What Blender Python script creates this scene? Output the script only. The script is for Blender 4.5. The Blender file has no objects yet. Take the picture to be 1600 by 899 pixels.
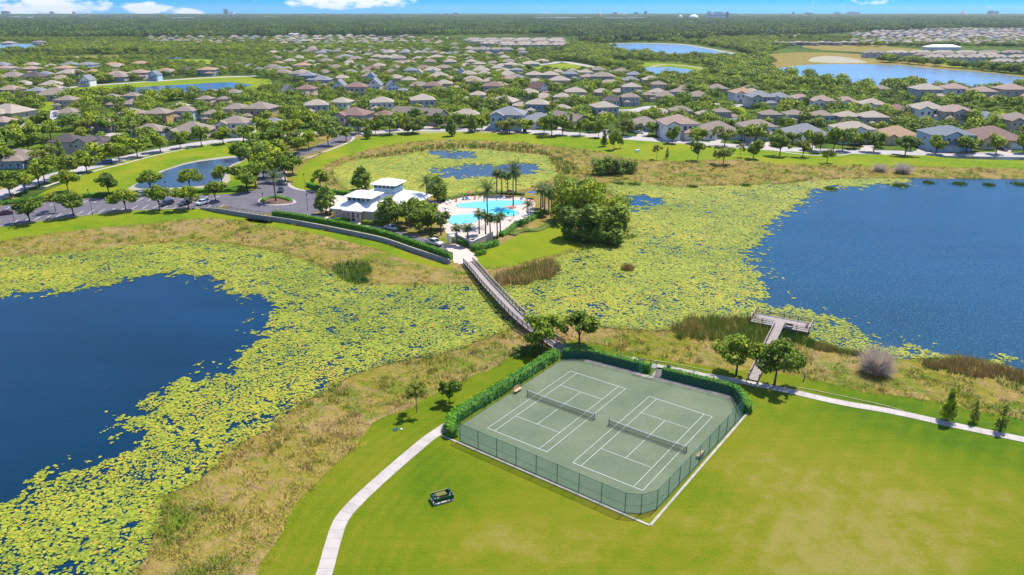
import bpy, bmesh, math, random
import numpy as np
from mathutils import Vector, Matrix
from mathutils.geometry import tessellate_polygon
random.seed(7); RNG = np.random.default_rng(7)
SC = bpy.context.scene
COL = SC.collection
# ---------------------------------------------------------------- camera
F, PITCH, CAMH = 1154.4, 0.35881, 60.0
cam = bpy.data.cameras.new('camera'); co = bpy.data.objects.new('camera', cam); COL.objects.link(co)
cam.sensor_width = 36; cam.lens = F/1600*36; cam.clip_start = 1; cam.clip_end = 80000
co.location = (0, 0, CAMH); co.rotation_euler = (math.pi/2-PITCH, 0, 0); SC.camera = co
# ---------------------------------------------------------------- light
SUN = Vector((0.52, 0.60, 1.35)).normalized()
s = bpy.data.lights.new('sun', 'SUN'); so = bpy.data.objects.new('sun', s); COL.objects.link(so)
s.energy = 4.4; s.angle = math.radians(0.5); s.color = (1, .955, .88)
so.rotation_euler = (-SUN).to_track_quat('-Z', 'Y').to_euler()
W = bpy.data.worlds.new('World'); SC.world = W; W.use_nodes = True
SC.view_settings.view_transform = 'Standard'; SC.view_settings.look = 'None'
SC.view_settings.exposure = 0.72; SC.view_settings.gamma = 1
def world():
    nt = W.node_tree; N = nt.nodes; L = nt.links; N.clear()
    out = N.new('ShaderNodeOutputWorld'); bg = N.new('ShaderNodeBackground'); bg.inputs[1].default_value = 0.118
    sky = N.new('ShaderNodeTexSky'); sky.sky_type = 'NISHITA'; sky.sun_disc = False
    sky.sun_elevation = math.asin(SUN.z); sky.sun_rotation = math.atan2(SUN.x, SUN.y)
    sky.altitude = 60; sky.air_density = 1.0; sky.dust_density = 0.25; sky.ozone_density = 3.2
    # the photograph's sky is a saturated clean blue down to the horizon
    # below the eye's level the sky goes on down to where the land ends
    tc0 = N.new('ShaderNodeTexCoord'); vm = N.new('ShaderNodeVectorMath'); vm.operation = 'MAXIMUM'; vm.inputs[1].default_value = (-2, -2, .012)
    L.new(tc0.outputs['Generated'], vm.inputs[0]); L.new(vm.outputs[0], sky.inputs[0])
    mul = N.new('ShaderNodeMix'); mul.data_type = 'RGBA'; mul.blend_type = 'MULTIPLY'; mul.inputs[0].default_value = 1
    mul.inputs[7].default_value = (0.02, 0.41, 0.98, 1)
    L.new(sky.outputs[0], mul.inputs[6])
    # clouds: low cumulus banks by direction
    tc = N.new('ShaderNodeTexCoord')
    sep = N.new('ShaderNodeSeparateXYZ'); L.new(tc.outputs['Generated'], sep.inputs[0])
    def math_(op, a, b=None, c=None):
        m = N.new('ShaderNodeMath'); m.operation = op
        for i, v in enumerate((a, b, c)):
            if v is None: continue
            if isinstance(v, (int, float)): m.inputs[i].default_value = v
            else: L.new(v, m.inputs[i])
        return m.outputs[0]
    az = math_('ARCTAN2', sep.outputs[0], sep.outputs[1])
    el = math_('ARCSINE', sep.outputs[2])
    cv = N.new('ShaderNodeCombineXYZ'); L.new(az, cv.inputs[0]); L.new(math_('MULTIPLY', el, 2.2), cv.inputs[1])
    nz = N.new('ShaderNodeTexNoise'); nz.inputs['Scale'].default_value = 34; nz.inputs['Detail'].default_value = 7; nz.inputs['Roughness'].default_value = .6
    L.new(cv.outputs[0], nz.inputs[0])
    total = None
    for (px, w, ce, he) in ((50, 112, .004, .017), (228, 46, .0, .0095), (300, 42, -.0025, .006), (545, 112, .0125, .0125), (1345, 80, .008, .006)):
        a0 = math.atan((px-800)/F*0.94); hw = w/F*.9
        d = math_('DIVIDE', math_('SUBTRACT', az, a0), hw)
        d2 = math_('MULTIPLY', d, d)
        e = math_('DIVIDE', math_('SUBTRACT', el, ce), he)
        r = math_('ADD', d2, math_('MULTIPLY', e, e))
        v = math_('SUBTRACT', 1.0, r)
        if px in (1345,): v = math_('SUBTRACT', v, .45)
        total = v if total is None else math_('MAXIMUM', total, v)
    # general scattered cloud above the picture (seen only mirrored in the lakes)
    hi = math_('SUBTRACT', math_('MULTIPLY', math_('GREATER_THAN', el, .10), .62), .35)
    total = math_('MAXIMUM', total, hi)
    dens = math_('ADD', math_('MULTIPLY', total, .55), math_('SUBTRACT', math_('MULTIPLY', nz.outputs[0], 2.2), 1.22))
    mr = N.new('ShaderNodeMapRange'); mr.inputs[1].default_value = 0.0; mr.inputs[2].default_value = 0.30; mr.clamp = True
    L.new(dens, mr.inputs[0])
    mix = N.new('ShaderNodeMix'); mix.data_type = 'RGBA'; L.new(mr.outputs[0], mix.inputs[0])
    L.new(mul.outputs[2], mix.inputs[6]); mix.inputs[7].default_value = (5.2, 5.5, 5.8, 1)
    L.new(mix.outputs[2], bg.inputs[0]); L.new(bg.outputs[0], out.inputs[0])
world()
# ---------------------------------------------------------------- helpers
CP, SP = math.cos(PITCH), math.sin(PITCH)
def P(px, py, z=0.0):
    """pixel of the 1600x899 survey picture -> point at height z in metres"""
    a = (px-800)/F; b = (449.5-py)/F
    dy = CP + b*SP; dz = -SP + b*CP
    if dz > -0.0016: dz = -0.0016
    t = (z-CAMH)/dz
    return Vector((a*t, dy*t, z))
def pxm(px, py, z=0.0):
    """survey pixels per metre at that place"""
    p = P(px, py, z); d = p.y*CP - (p.z-CAMH)*SP
    return F/d
_lat = RNG.random((257, 257))
def vnoise(x, y):
    x = np.asarray(x, float); y = np.asarray(y, float)
    xi = np.floor(x).astype(int); yi = np.floor(y).astype(int); fx = x-xi; fy = y-yi
    fx = fx*fx*(3-2*fx); fy = fy*fy*(3-2*fy)
    g = lambda i, j: _lat[i % 256, j % 256]
    return (g(xi, yi)*(1-fx)+g(xi+1, yi)*fx)*(1-fy) + (g(xi, yi+1)*(1-fx)+g(xi+1, yi+1)*fx)*fy
def fbm(x, y, o=3):
    r = 0; a = .5; t = 0
    for k in range(o):
        r = r + a*vnoise(x*2**k+17*k, y*2**k+31*k); t += a; a *= .5
    return r/t
def crv(pts, n=4, closed=True):
    """Catmull-Rom through points (2D)"""
    pts = [Vector((p[0], p[1])) for p in pts]; m = len(pts); out = []
    rng = range(m) if closed else range(m-1)
    for i in rng:
        if closed: a, b, c, d = pts[i-1], pts[i], pts[(i+1) % m], pts[(i+2) % m]
        else: a, b, c, d = pts[max(i-1, 0)], pts[i], pts[i+1], pts[min(i+2, m-1)]
        for k in range(n):
            t = k/n
            out.append(0.5*((2*b)+(c-a)*t+(2*a-5*b+4*c-d)*t*t+(3*b-a-3*c+d)*t**3))
    if not closed: out.append(pts[-1])
    return out
def wpoly(px, n=4, smooth=True, jit=0):
    w = [P(*p)[:2] for p in px]
    w = crv(w, n) if smooth else [Vector(p) for p in w]
    if jit:
        w = [p + Vector((vnoise(p.x*.3, p.y*.3)-.5, vnoise(p.x*.3+50, p.y*.3+9)-.5))*2*jit for p in w]
    return w
def inside(x, y, poly):
    x = np.asarray(x); y = np.asarray(y); r = np.zeros(x.shape, bool); n = len(poly)
    for i in range(n):
        x1, y1 = poly[i][0], poly[i][1]; x2, y2 = poly[(i+1) % n][0], poly[(i+1) % n][1]
        if y1 == y2: continue
        c = ((y1 > y) != (y2 > y)) & (x < (x2-x1)*(y-y1)/(y2-y1)+x1)
        r ^= c
    return r
def link(name, me, parent=None, m=None):
    o = bpy.data.objects.new(name, me); COL.objects.link(o)
    if parent is not None: o.parent = parent
    if m is not None:
        for q in (m if isinstance(m, (list, tuple)) else [m]): me.materials.append(q)
    return o
def tag(o, label=None, cat=None, group=None, kind=None):
    if label: o['label'] = label
    if cat: o['category'] = cat
    if group: o['group'] = group
    if kind: o['kind'] = kind
    return o
def empty(name, loc=(0, 0, 0), rz=0, label=None, cat=None, group=None):
    o = bpy.data.objects.new(name, None); COL.objects.link(o); o.empty_display_size = .5
    o.location = loc; o.rotation_euler = (0, 0, rz); return tag(o, label, cat, group)
KIDS = {}
def copy_tree(o, parent=None, depth=0):
    c = o.copy(); COL.objects.link(c); c.parent = parent
    ch = KIDS.get(o.name)
    if ch is None: ch = KIDS[o.name] = list(o.children)
    for k in ch: copy_tree(k, c, depth+1)
    return c
def npmesh(name, V, Fc, tint=None, smooth=False):
    me = bpy.data.meshes.new(name); V = np.asarray(V, np.float32); Fc = np.asarray(Fc, np.int32)
    k = Fc.shape[1]; me.vertices.add(len(V)); me.vertices.foreach_set('co', V.ravel())
    me.loops.add(Fc.size); me.loops.foreach_set('vertex_index', Fc.ravel())
    me.polygons.add(len(Fc)); me.polygons.foreach_set('loop_start', np.arange(0, Fc.size, k, dtype=np.int32))
    me.polygons.foreach_set('loop_total', np.full(len(Fc), k, np.int32))
    if smooth: me.polygons.foreach_set('use_smooth', np.ones(len(Fc), bool))
    me.update(calc_edges=True)
    if tint is not None:
        a = me.attributes.new('tint', 'FLOAT', 'FACE'); a.data.foreach_set('value', np.asarray(tint, np.float32))
    return me
def bmmesh(name, bm, smooth=False):
    me = bpy.data.meshes.new(name); bm.to_mesh(me); bm.free()
    if smooth: me.polygons.foreach_set('use_smooth', [True]*len(me.polygons))
    return me
def box(bm, x0, x1, y0, y1, z0, z1, mi=0, M=None):
    v = [bm.verts.new(((M @ Vector(p)) if M else p)) for p in ((x0, y0, z0), (x1, y0, z0), (x1, y1, z0), (x0, y1, z0), (x0, y0, z1), (x1, y0, z1), (x1, y1, z1), (x0, y1, z1))]
    for f in ((3, 2, 1, 0), (4, 5, 6, 7), (0, 1, 5, 4), (1, 2, 6, 5), (2, 3, 7, 6), (3, 0, 4, 7)):
        bm.faces.new([v[i] for i in f]).material_index = mi
def bar(bm, a, b, w, h, mi=0):
    """rectangular bar between two points, w wide, h high"""
    a = Vector(a); b = Vector(b); d = b-a; L = d.length
    if L < 1e-5: return
    d.normalize(); up = Vector((0, 0, 1)) if abs(d.z) < .95 else Vector((0, 1, 0))
    sd = d.cross(up).normalized(); u2 = sd.cross(d).normalized()
    M = Matrix((( d.x, sd.x, u2.x, a.x), (d.y, sd.y, u2.y, a.y), (d.z, sd.z, u2.z, a.z), (0, 0, 0, 1)))
    box(bm, 0, L, -w/2, w/2, -h/2, h/2, mi, M)
def tube(bm, pts, rs, seg=6, mi=0, cap=True):
    rings = []; pts = [Vector(p) for p in pts]
    for i, p in enumerate(pts):
        d = (pts[min(i+1, len(pts)-1)]-pts[max(i-1, 0)]).normalized()
        up = Vector((0, 0, 1)) if abs(d.z) < .9 else Vector((1, 0, 0))
        a = d.cross(up).normalized(); b = d.cross(a)
        r = rs[i] if hasattr(rs, '__len__') else rs
        rings.append([bm.verts.new(p+(a*math.cos(2*math.pi*k/seg)+b*math.sin(2*math.pi*k/seg))*r) for k in range(seg)])
    for i in range(len(rings)-1):
        for k in range(seg):
            f = bm.faces.new((rings[i][k], rings[i][(k+1) % seg], rings[i+1][(k+1) % seg], rings[i+1][k])); f.material_index = mi; f.smooth = True
    if cap:
        for r in (rings[0][::-1], rings[-1]): bm.faces.new(r).material_index = mi
def sheet(name, poly, z, m, thick=0, **kw):
    tri = tessellate_polygon([[Vector((p[0], p[1], 0)) for p in poly]])
    V = [(p[0], p[1], z) for p in poly]
    me = bpy.data.meshes.new(name)
    area = sum(poly[i][0]*poly[(i+1) % len(poly)][1]-poly[(i+1) % len(poly)][0]*poly[i][1] for i in range(len(poly)))
    fs = []
    for t in tri:
        a, b, c = (Vector(poly[i][:2]) for i in t)
        fs.append(t if (b-a).cross(c-a) > 0 else t[::-1])
    if thick:
        n = len(V); V += [(p[0], p[1], z-thick) for p in poly]
        for i in range(n):
            j = (i+1) % n
            fs.append((i, n+i, n+j, j) if area > 0 else (j, n+j, n+i, i))
    me.from_pydata(V, [], fs); o = link(name, me, kw.get('parent'), m)
    if 'kind' in kw: o['kind'] = kw['kind']
    return o
def ribbon(name, px, wid, z, m, n=5, h=0, world_pts=False, kind='structure', parent=None):
    w = px if world_pts else [P(*p)[:2] for p in px]
    w = crv(w, n, False); V = []; fs = []
    for i, p in enumerate(w):
        d = (w[min(i+1, len(w)-1)]-w[max(i-1, 0)]).normalized(); s_ = Vector((-d.y, d.x))
        for q in (p+s_*wid/2, p-s_*wid/2): V.append((q.x, q.y, z))
        if h:
            for q in (p+s_*wid/2, p-s_*wid/2): V.append((q.x, q.y, z-h))
    k = 4 if h else 2
    for i in range(len(w)-1):
        a = i*k; b = a+k
        fs.append((a+1, b+1, b, a))
        if h: fs += [(a, b, b+2, a+2), (a+3, b+3, b+1, a+1)]
    if h: fs += [(0, 2, 3, 1), (len(V)-3, len(V)-1, len(V)-2, len(V)-4)]
    me = bpy.data.meshes.new(name); me.from_pydata(V, [], fs); o = link(name, me, parent, m)
    if kind: o['kind'] = kind
    return o
# ---------------------------------------------------------------- materials
class NB:
    def __init__(s, name):
        s.m = bpy.data.materials.new(name); s.m.use_nodes = True; s.nt = s.m.node_tree; s.N = s.nt.nodes; s.L = s.nt.links
        s.b = s.N['Principled BSDF']; s.out = s.N['Material Output']; s.b.inputs['Specular IOR Level'].default_value = .3
        s.geo = None
    def pos(s):
        if not s.geo: s.geo = s.N.new('ShaderNodeNewGeometry')
        return s.geo.outputs['Position']
    def math(s, op, a, b=None, clamp=False):
        m = s.N.new('ShaderNodeMath'); m.operation = op; m.use_clamp = clamp
        for i, v in enumerate((a, b)):
            if v is None: continue
            if isinstance(v, (int, float)): m.inputs[i].default_value = v
            else: s.L.new(v, m.inputs[i])
        return m.outputs[0]
    def noise(s, scale, detail=3, vec=None, rough=.55, dist=0, stretch=None):
        n = s.N.new('ShaderNodeTexNoise'); n.inputs['Scale'].default_value = scale; n.inputs['Detail'].default_value = detail
        n.inputs['Roughness'].default_value = rough; n.inputs['Distortion'].default_value = dist
        v = vec if vec is not None else s.pos()
        if stretch:
            mp = s.N.new('ShaderNodeMapping'); mp.inputs['Rotation'].default_value = (0, 0, stretch[0]); mp.inputs['Scale'].default_value = (stretch[1], stretch[2], 1)
            s.L.new(v, mp.inputs[0]); v = mp.outputs[0]
        s.L.new(v, n.inputs[0]); return n.outputs[0]
    def ramp(s, fac, stops, interp='LINEAR'):
        r = s.N.new('ShaderNodeValToRGB'); e = r.color_ramp.elements; r.color_ramp.interpolation = interp
        while len(e) < len(stops): e.new(.5)
        for i, (p, c) in enumerate(stops): e[i].position = p; e[i].color = (*c, 1)
        s.L.new(fac, r.inputs[0]); return r.outputs[0]
    def mix(s, f, a, b, mode='MIX'):
        m = s.N.new('ShaderNodeMix'); m.data_type = 'RGBA'; m.blend_type = mode
        for i, v in ((0, f), (6, a), (7, b)):
            if isinstance(v, (int, float)): m.inputs[i].default_value = v
            elif isinstance(v, tuple): m.inputs[i].default_value = (*v, 1)
            else: s.L.new(v, m.inputs[i])
        return m.outputs[2]
    def maprange(s, v, a, b, c=0, d=1):
        m = s.N.new('ShaderNodeMapRange'); s.L.new(v, m.inputs[0])
        for i, q in enumerate((a, b, c, d)): m.inputs[i+1].default_value = q
        return m.outputs[0]
    def attr(s, n):
        a = s.N.new('ShaderNodeAttribute'); a.attribute_name = n; return a.outputs['Fac']
    def rand(s):
        return s.N.new('ShaderNodeObjectInfo').outputs['Random']
    def col(s, c):
        if isinstance(c, tuple): s.b.inputs['Base Color'].default_value = (*c, 1)
        else: s.L.new(c, s.b.inputs['Base Color'])
    def rough(s, r): s.b.inputs['Roughness'].default_value = r
    def bump(s, h, dist=.1, strength=.5):
        b = s.N.new('ShaderNodeBump'); b.inputs['Distance'].default_value = dist; b.inputs['Strength'].default_value = strength
        s.L.new(h, b.inputs['Height']); s.L.new(b.outputs[0], s.b.inputs['Normal'])
def vary(name, c, rough=.7, amt=.18, scale=1.5, bump=0, spec=None, obj=.0):
    """base colour with dirt/wear noise"""
    n = NB(name); k = n.noise(scale, 4)
    lo = tuple(v*(1-amt) for v in c); hi = tuple(min(1, v*(1+amt)) for v in c)
    col = n.ramp(k, [(.3, lo), (.7, hi)])
    if obj: col = n.mix(1.0, col, n.ramp(n.rand(), [(0, (1-obj,)*3), (1, (1+obj,)*3)]), 'MULTIPLY')
    n.col(col); n.rough(rough)
    if spec is not None: n.b.inputs['Specular IOR Level'].default_value = spec
    if bump: n.bump(n.noise(scale*6, 3), bump, .6)
    return n.m
def lawn_mat(name='mown_grass', k=1.0):
    n = NB(name)
    n1 = n.noise(.035, 3, dist=.6); n2 = n.noise(.28, 4, dist=.4); n3 = n.noise(2.0, 5, rough=.75); n4 = n.noise(6, 3, rough=.8)
    st = n.noise(.8, 3, stretch=(.62, .08, 1.8)); st2 = n.noise(1.2, 3, stretch=(-.25, .08, 1.5))
    f = n.math('ADD', n.math('MULTIPLY', n1, .58), n.math('MULTIPLY', n2, .24))
    f = n.math('ADD', f, n.math('MULTIPLY', n3, .22)); f = n.math('ADD', f, n.math('MULTIPLY', st, .10)); f = n.math('ADD', f, n.math('MULTIPLY', st2, .08))
    f = n.math('ADD', f, n.math('MULTIPLY', n4, .24))
    def stripes(v, wl, amp, mask):
        k = n.math('SINE', n.math('MULTIPLY', v, 6.283/wl)); return n.math('MULTIPLY', n.math('MULTIPLY', k, amp), mask)
    wob = n.math('MULTIPLY', n.math('SUBTRACT', n2, .5), 3.0)
    cc = Vector((26.0, 66.0, 0)); dd = n.N.new('ShaderNodeVectorMath'); dd.operation = 'DISTANCE'; n.L.new(n.pos(), dd.inputs[0]); dd.inputs[1].default_value = cc
    sp = n.N.new('ShaderNodeSeparateXYZ'); n.L.new(n.pos(), sp.inputs[0]); ml = n.maprange(sp.outputs[0], -4, -12, 0, 1); mr_ = n.maprange(sp.outputs[0], 8, 18, 0, 1)
    dr = n.math('ADD', n.math('MULTIPLY', sp.outputs[0], .803), n.math('MULTIPLY', sp.outputs[1], -.595))
    f = n.math('ADD', f, stripes(n.math('ADD', dd.outputs['Value'], n.math('MULTIPLY', wob, .25)), 1.9, .028, n.math('MULTIPLY', ml, n.maprange(n2, .35, .6, .2, 1.2)))); f = n.math('ADD', f, stripes(n.math('ADD', dr, wob), 3.1, .022, n.math('MULTIPLY', mr_, n.maprange(n2, .35, .6, .0, 1.4))))
    # worn, dry patches of turf at their places in the park
    for (px, py, r, a) in ((850, 880, 12, .16), (1180, 820, 15, .15), (1330, 740, 15, .10), (1600, 780, 6, .15), (1420, 880, 14, .15), (1000, 850, 8, .08), (1240, 880, 12, .13), (760, 850, 7, .10), (1230, 670, 13, -.09), (1400, 690, 14, -.04), (1090, 780, 6, -.05), (700, 745, 8, -.07), (585, 780, 7, -.04), (640, 850, 6, .06), (1500, 840, 10, .08), (1290, 640, 8, .03), (800, 800, 5, -.05), (740, 620, 8, -.07), (1560, 720, 10, -.05), (980, 845, 4, -.05)):
        q = P(px, py); d = n.N.new('ShaderNodeVectorMath'); d.operation = 'DISTANCE'; n.L.new(n.pos(), d.inputs[0]); d.inputs[1].default_value = q
        w = n.maprange(d.outputs['Value'], r*.2, r*1.3, a, 0); f = n.math('ADD', f, n.math('MULTIPLY', w, n.maprange(n2, .3, .65, .45, .95)))
    c = n.ramp(f, [(.46, (.040, .098, .002)), (.60, (.080, .150, .002)), (.72, (.140, .185, .003)), (.85, (.200, .200, .010)), (1.0, (.26, .225, .045))])
    if k != 1: c = n.mix(1.0, c, (k, k*1.02, k*.9), 'MULTIPLY')
    n.col(c); n.rough(.9); n.b.inputs['Specular IOR Level'].default_value = .1
    n.bump(n.math('ADD', n3, n4), .3, .75); return n.m
def rough_mat():
    n = NB('rough_grass')
    n1 = n.noise(.06, 4, dist=.8); n2 = n.noise(.5, 5, dist=.6); n3 = n.noise(3.5, 4)
    f = n.math('ADD', n.math('MULTIPLY', n1, .5), n.math('ADD', n.math('MULTIPLY', n2, .4), n.math('MULTIPLY', n3, .25)))
    c = n.ramp(f, [(.34, (.06, .105, .006)), (.44, (.14, .155, .012)), (.54, (.215, .175, .032)), (.64, (.27, .19, .070)), (.76, (.32, .225, .12))])
    g = n.noise(.11, 4, dist=1.0); c = n.mix(n.maprange(g, .52, .66, 0, .75), c, (.085, .15, .008)); g2 = n.noise(.16, 4, dist=1.4); c = n.mix(n.maprange(g2, .55, .68, 0, .7), c, (.235, .15, .08))
    n.col(c); n.rough(.95); n.b.inputs['Specular IOR Level'].default_value = .05; n.bump(n2, 1.2, .8); return n.m
def ground_mat():
    n = NB('suburb_ground')
    n1 = n.noise(.004, 3); n2 = n.noise(.06, 5, dist=.5); n3 = n.noise(.4, 4)
    f = n.math('ADD', n.math('MULTIPLY', n2, .7), n.math('MULTIPLY', n3, .35))
    c = n.ramp(f, [(.4, (.035, .075, .010)), (.52, (.08, .13, .012)), (.62, (.14, .18, .015)), (.72, (.23, .21, .08))])
    c = n.mix(n.maprange(n1, .35, .65), c, (.03, .055, .012)); n.col(c); n.rough(.95); n.b.inputs['Specular IOR Level'].default_value = .05
    return n.m
def water_mat(name, base, spec=.5, rough=.06, bscale=1.2, bstr=.25, wind_sheen=None):
    n = NB(name)
    n1 = n.noise(.018, 4, dist=1.2); n2 = n.noise(.05, 4, stretch=(.5, .25, 1.6))
    n.rough(rough); base2 = tuple(v*1.5 for v in base)
    if wind_sheen:       # paler sky sheen of the wind-ruffled right lake put into the base colour
        sp = n.N.new('ShaderNodeSeparateXYZ'); n.L.new(n.pos(), sp.inputs[0]); w = n.maprange(sp.outputs[0], 5, 60)
        b1 = n.mix(w, base, wind_sheen); b2 = n.mix(w, base2, tuple(v*1.3 for v in wind_sheen)); n.L.new(n.math('ADD', n.math('MULTIPLY', w, .12), .07), n.b.inputs['Roughness'])
    else: b1, b2 = base, base2
    c = n.mix(n.maprange(n.math('ADD', n.math('MULTIPLY', n1, .6), n.math('MULTIPLY', n2, .4)), .36, .62), b1, b2); n.col(c)  # broad wind-streak sheen put into the base colour by noise
    if wind_sheen:
        fine = n.noise(2.2, 4, rough=.8); c = n.mix(n.math('MULTIPLY', n.maprange(fine, .54, .74), w), c, (.12, .20, .26)); n.col(c)  # pale ripple flecks: sky glints put into the colour
    n.b.inputs['IOR'].default_value = 1.33; n.b.inputs['Specular IOR Level'].default_value = spec
    h = n.math('ADD', n.noise(bscale, 4, rough=.7, dist=.4), n.math('MULTIPLY', n.noise(bscale*.22, 3), .8)); n.bump(h, .25, bstr)
    return n.m
def leaf_mat(name, stops, rnd=.42, trans=.38, up=0):
    n = NB(name); t = n.attr('tint')
    c = n.ramp(t, stops)
    c = n.mix(1.0, c, n.ramp(n.rand(), [(0, (1-rnd, 1-rnd*.8, 1-rnd*.4)), (.5, (1, 1, 1)), (1, (1+rnd*1.1, 1+rnd*.7, 1))]), 'MULTIPLY')
    n.col(c); n.rough(.65); n.b.inputs['Specular IOR Level'].default_value = .25
    tr = n.N.new('ShaderNodeBsdfTranslucent'); n.L.new(c, tr.inputs[0]); mx = n.N.new('ShaderNodeMixShader'); mx.inputs[0].default_value = trans
    if up:      # thin blades: shade as a soft sward rather than as flat cards
        n.pos(); vm = n.N.new('ShaderNodeVectorMath'); vm.operation = 'ADD'; n.L.new(n.geo.outputs['Normal'], vm.inputs[0]); vm.inputs[1].default_value = (0, 0, up)
        vn = n.N.new('ShaderNodeVectorMath'); vn.operation = 'NORMALIZE'; n.L.new(vm.outputs[0], vn.inputs[0]); n.L.new(vn.outputs[0], n.b.inputs['Normal']); n.L.new(vn.outputs[0], tr.inputs['Normal'])
    n.L.new(n.b.outputs[0], mx.inputs[1]); n.L.new(tr.outputs[0], mx.inputs[2]); n.L.new(mx.outputs[0], n.out.inputs[0])
    return n.m
def screen_mat(name, c, cover):
    """woven mesh far finer than a pixel: part cord, part open air"""
    n = NB(name); n.col(c); n.rough(.6)
    tr = n.N.new('ShaderNodeBsdfTransparent'); mx = n.N.new('ShaderNodeMixShader'); mx.inputs[0].default_value = cover
    n.L.new(tr.outputs[0], mx.inputs[1]); n.L.new(n.b.outputs[0], mx.inputs[2]); n.L.new(mx.outputs[0], n.out.inputs[0])
    return n.m
M = {}
M['lawn'] = lawn_mat(); M['rough'] = rough_mat(); M['ground'] = ground_mat(); M['lawn2'] = lawn_mat('bright_turf', 1.2)  # lawn2: brighter, slightly less blue turf for the roadside and far lawns
M['lakeL'] = water_mat('deep_lake_water', (.0005, .020, .043), .35, .10, 2.6, .22, wind_sheen=(.007, .040, .066))
M['lakeR'] = water_mat('rippled_lake_water', (.028, .090, .130), .5, .2, 1.3, 1.0)
M['pond'] = water_mat('pond_water', (.026, .044, .052), .22, .12, .8, .2)
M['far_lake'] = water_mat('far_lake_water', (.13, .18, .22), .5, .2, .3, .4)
M['pool'] = water_mat('pool_water', (.13, .50, .56), .4, .05, 1.5, .1)
M['pool_deep'] = water_mat('deep_pool_water', (.0, .33, .44), .4, .05, 1.5, .1)
M['path'] = vary('concrete_path', (.40, .355, .315), .9, .13, .5, .01, obj=.06)
M['road'] = vary('concrete_road', (.36, .33, .32), .9, .14, .15)
M['asphalt'] = vary('asphalt', (.115, .105, .120), .9, .16, .3)
M['paint'] = vary('white_paint', (.80, .80, .79), .6, .06, 3)
M['paver'] = vary('pale_paver', (.52, .42, .35), .85, .10, 1)
M['deck'] = vary('pool_deck_concrete', (.47, .40, .335), .85, .06, 1)
M['sand'] = vary('bare_sand', (.30, .27, .18), .95, .2, .3)
M['concrete'] = vary('weathered_concrete', (.36, .33, .27), .9, .22, .9, .02)
M['wallgrey'] = vary('retaining_block', (.27, .26, .25), .9, .15, .8)
def court_mat():
    n = NB('green_court'); a = n.noise(.12, 4); b = n.noise(1.6, 5); g = n.noise(14, 3)
    f = n.math('ADD', n.math('MULTIPLY', a, .6), n.math('ADD', n.math('MULTIPLY', b, .3), n.math('MULTIPLY', g, .1)))
    n.col(n.ramp(f, [(.34, (.085, .120, .068)), (.50, (.114, .146, .083)), (.66, (.150, .170, .105))])); n.rough(.85); n.bump(g, .004, .5); return n.m
M['court'] = court_mat()
M['wood'] = vary('grey_timber', (.17, .145, .135), .85, .25, 2.5)
M['woodlight'] = vary('bleached_timber', (.31, .265, .24), .85, .18, 2.0)
M['benchwood'] = vary('tan_bench_slat', (.50, .33, .19), .7, .15, 3)
M['green'] = vary('green_coated_steel', (.012, .085, .055), .5, .2, 2)
M['darkgreen'] = vary('dark_green_paint', (.02, .085, .03), .5, .2, 3)
M['black'] = vary('black_metal', (.018, .018, .02), .5, .2, 3)
M['bark'] = vary('bark', (.10, .075, .055), .95, .3, 3)
M['palmbark'] = vary('palm_trunk_bark', (.16, .13, .10), .95, .25, 3)
M['chainlink'] = screen_mat('green_chain_link', (.05, .20, .13), .13)
M['screen'] = screen_mat('green_windscreen', (.035, .30, .19), .36)
M['net'] = screen_mat('tennis_net_cord', (.03, .035, .035), .42)
M['leaf'] = leaf_mat('tree_leaves', [(0, (0.085, 0.137, 0.010)), (.45, (0.229, 0.318, 0.015)), (.8, (0.413, 0.498, 0.022)), (1, (0.629, 0.603, 0.036))], up=.5)
M['leafdark'] = leaf_mat('dark_leaves', [(0, (0.086, 0.147, 0.020)), (.5, (0.234, 0.328, 0.032)), (1, (0.522, 0.583, 0.061))], .25, up=.5)
M['leafyel'] = leaf_mat('yellowish_leaves', [(0, (0.097, 0.132, 0.014)), (.5, (0.211, 0.256, 0.022)), (1, (0.341, 0.358, 0.054))], .2, up=.5)
M['leafdry'] = leaf_mat('dry_twigs', [(0, (0.296, 0.225, 0.182)), (.5, (0.494, 0.404, 0.353)), (1, (0.741, 0.641, 0.547))], .1)
M['hedge'] = leaf_mat('hedge_leaves', [(0, (0.055, 0.174, 0.009)), (.5, (0.140, 0.347, 0.013)), (1, (0.310, 0.580, 0.022))], .12, up=.5)
M['forest'] = leaf_mat('forest_leaves', [(0, (0.058, 0.113, 0.020)), (.5, (0.134, 0.209, 0.033)), (1, (0.247, 0.309, 0.050))], .35, up=.5)
M['palmleaf'] = leaf_mat('palm_fronds', [(0, (0.045, 0.083, 0.018)), (.5, (0.112, 0.173, 0.033)), (1, (0.255, 0.285, 0.090))], .15)
M['pads'] = leaf_mat('lily_pads', [(0, (0.111, 0.154, 0.014)), (.3, (0.201, 0.259, 0.021)), (.62, (0.321, 0.354, 0.031)), (.86, (0.447, 0.386, 0.031)), (1, (0.491, 0.266, 0.034))], 0, .12)
M['grassblade'] = leaf_mat('tall_grass_blades', [(0, (0.089, 0.199, 0.010)), (.25, (0.202, 0.285, 0.012)), (.42, (0.366, 0.373, 0.030)), (.6, (0.531, 0.422, 0.076)), (.8, (0.557, 0.409, 0.128)), (1, (0.380, 0.248, 0.102))], 0, .3, 2.2)
M['reedblade'] = leaf_mat('reed_blades', [(0, (0.115, 0.264, 0.016)), (.3, (0.322, 0.432, 0.024)), (.55, (0.575, 0.480, 0.096)), (.8, (0.644, 0.456, 0.160)), (1, (0.414, 0.288, 0.112))], 0, .35, 1.6)
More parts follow.
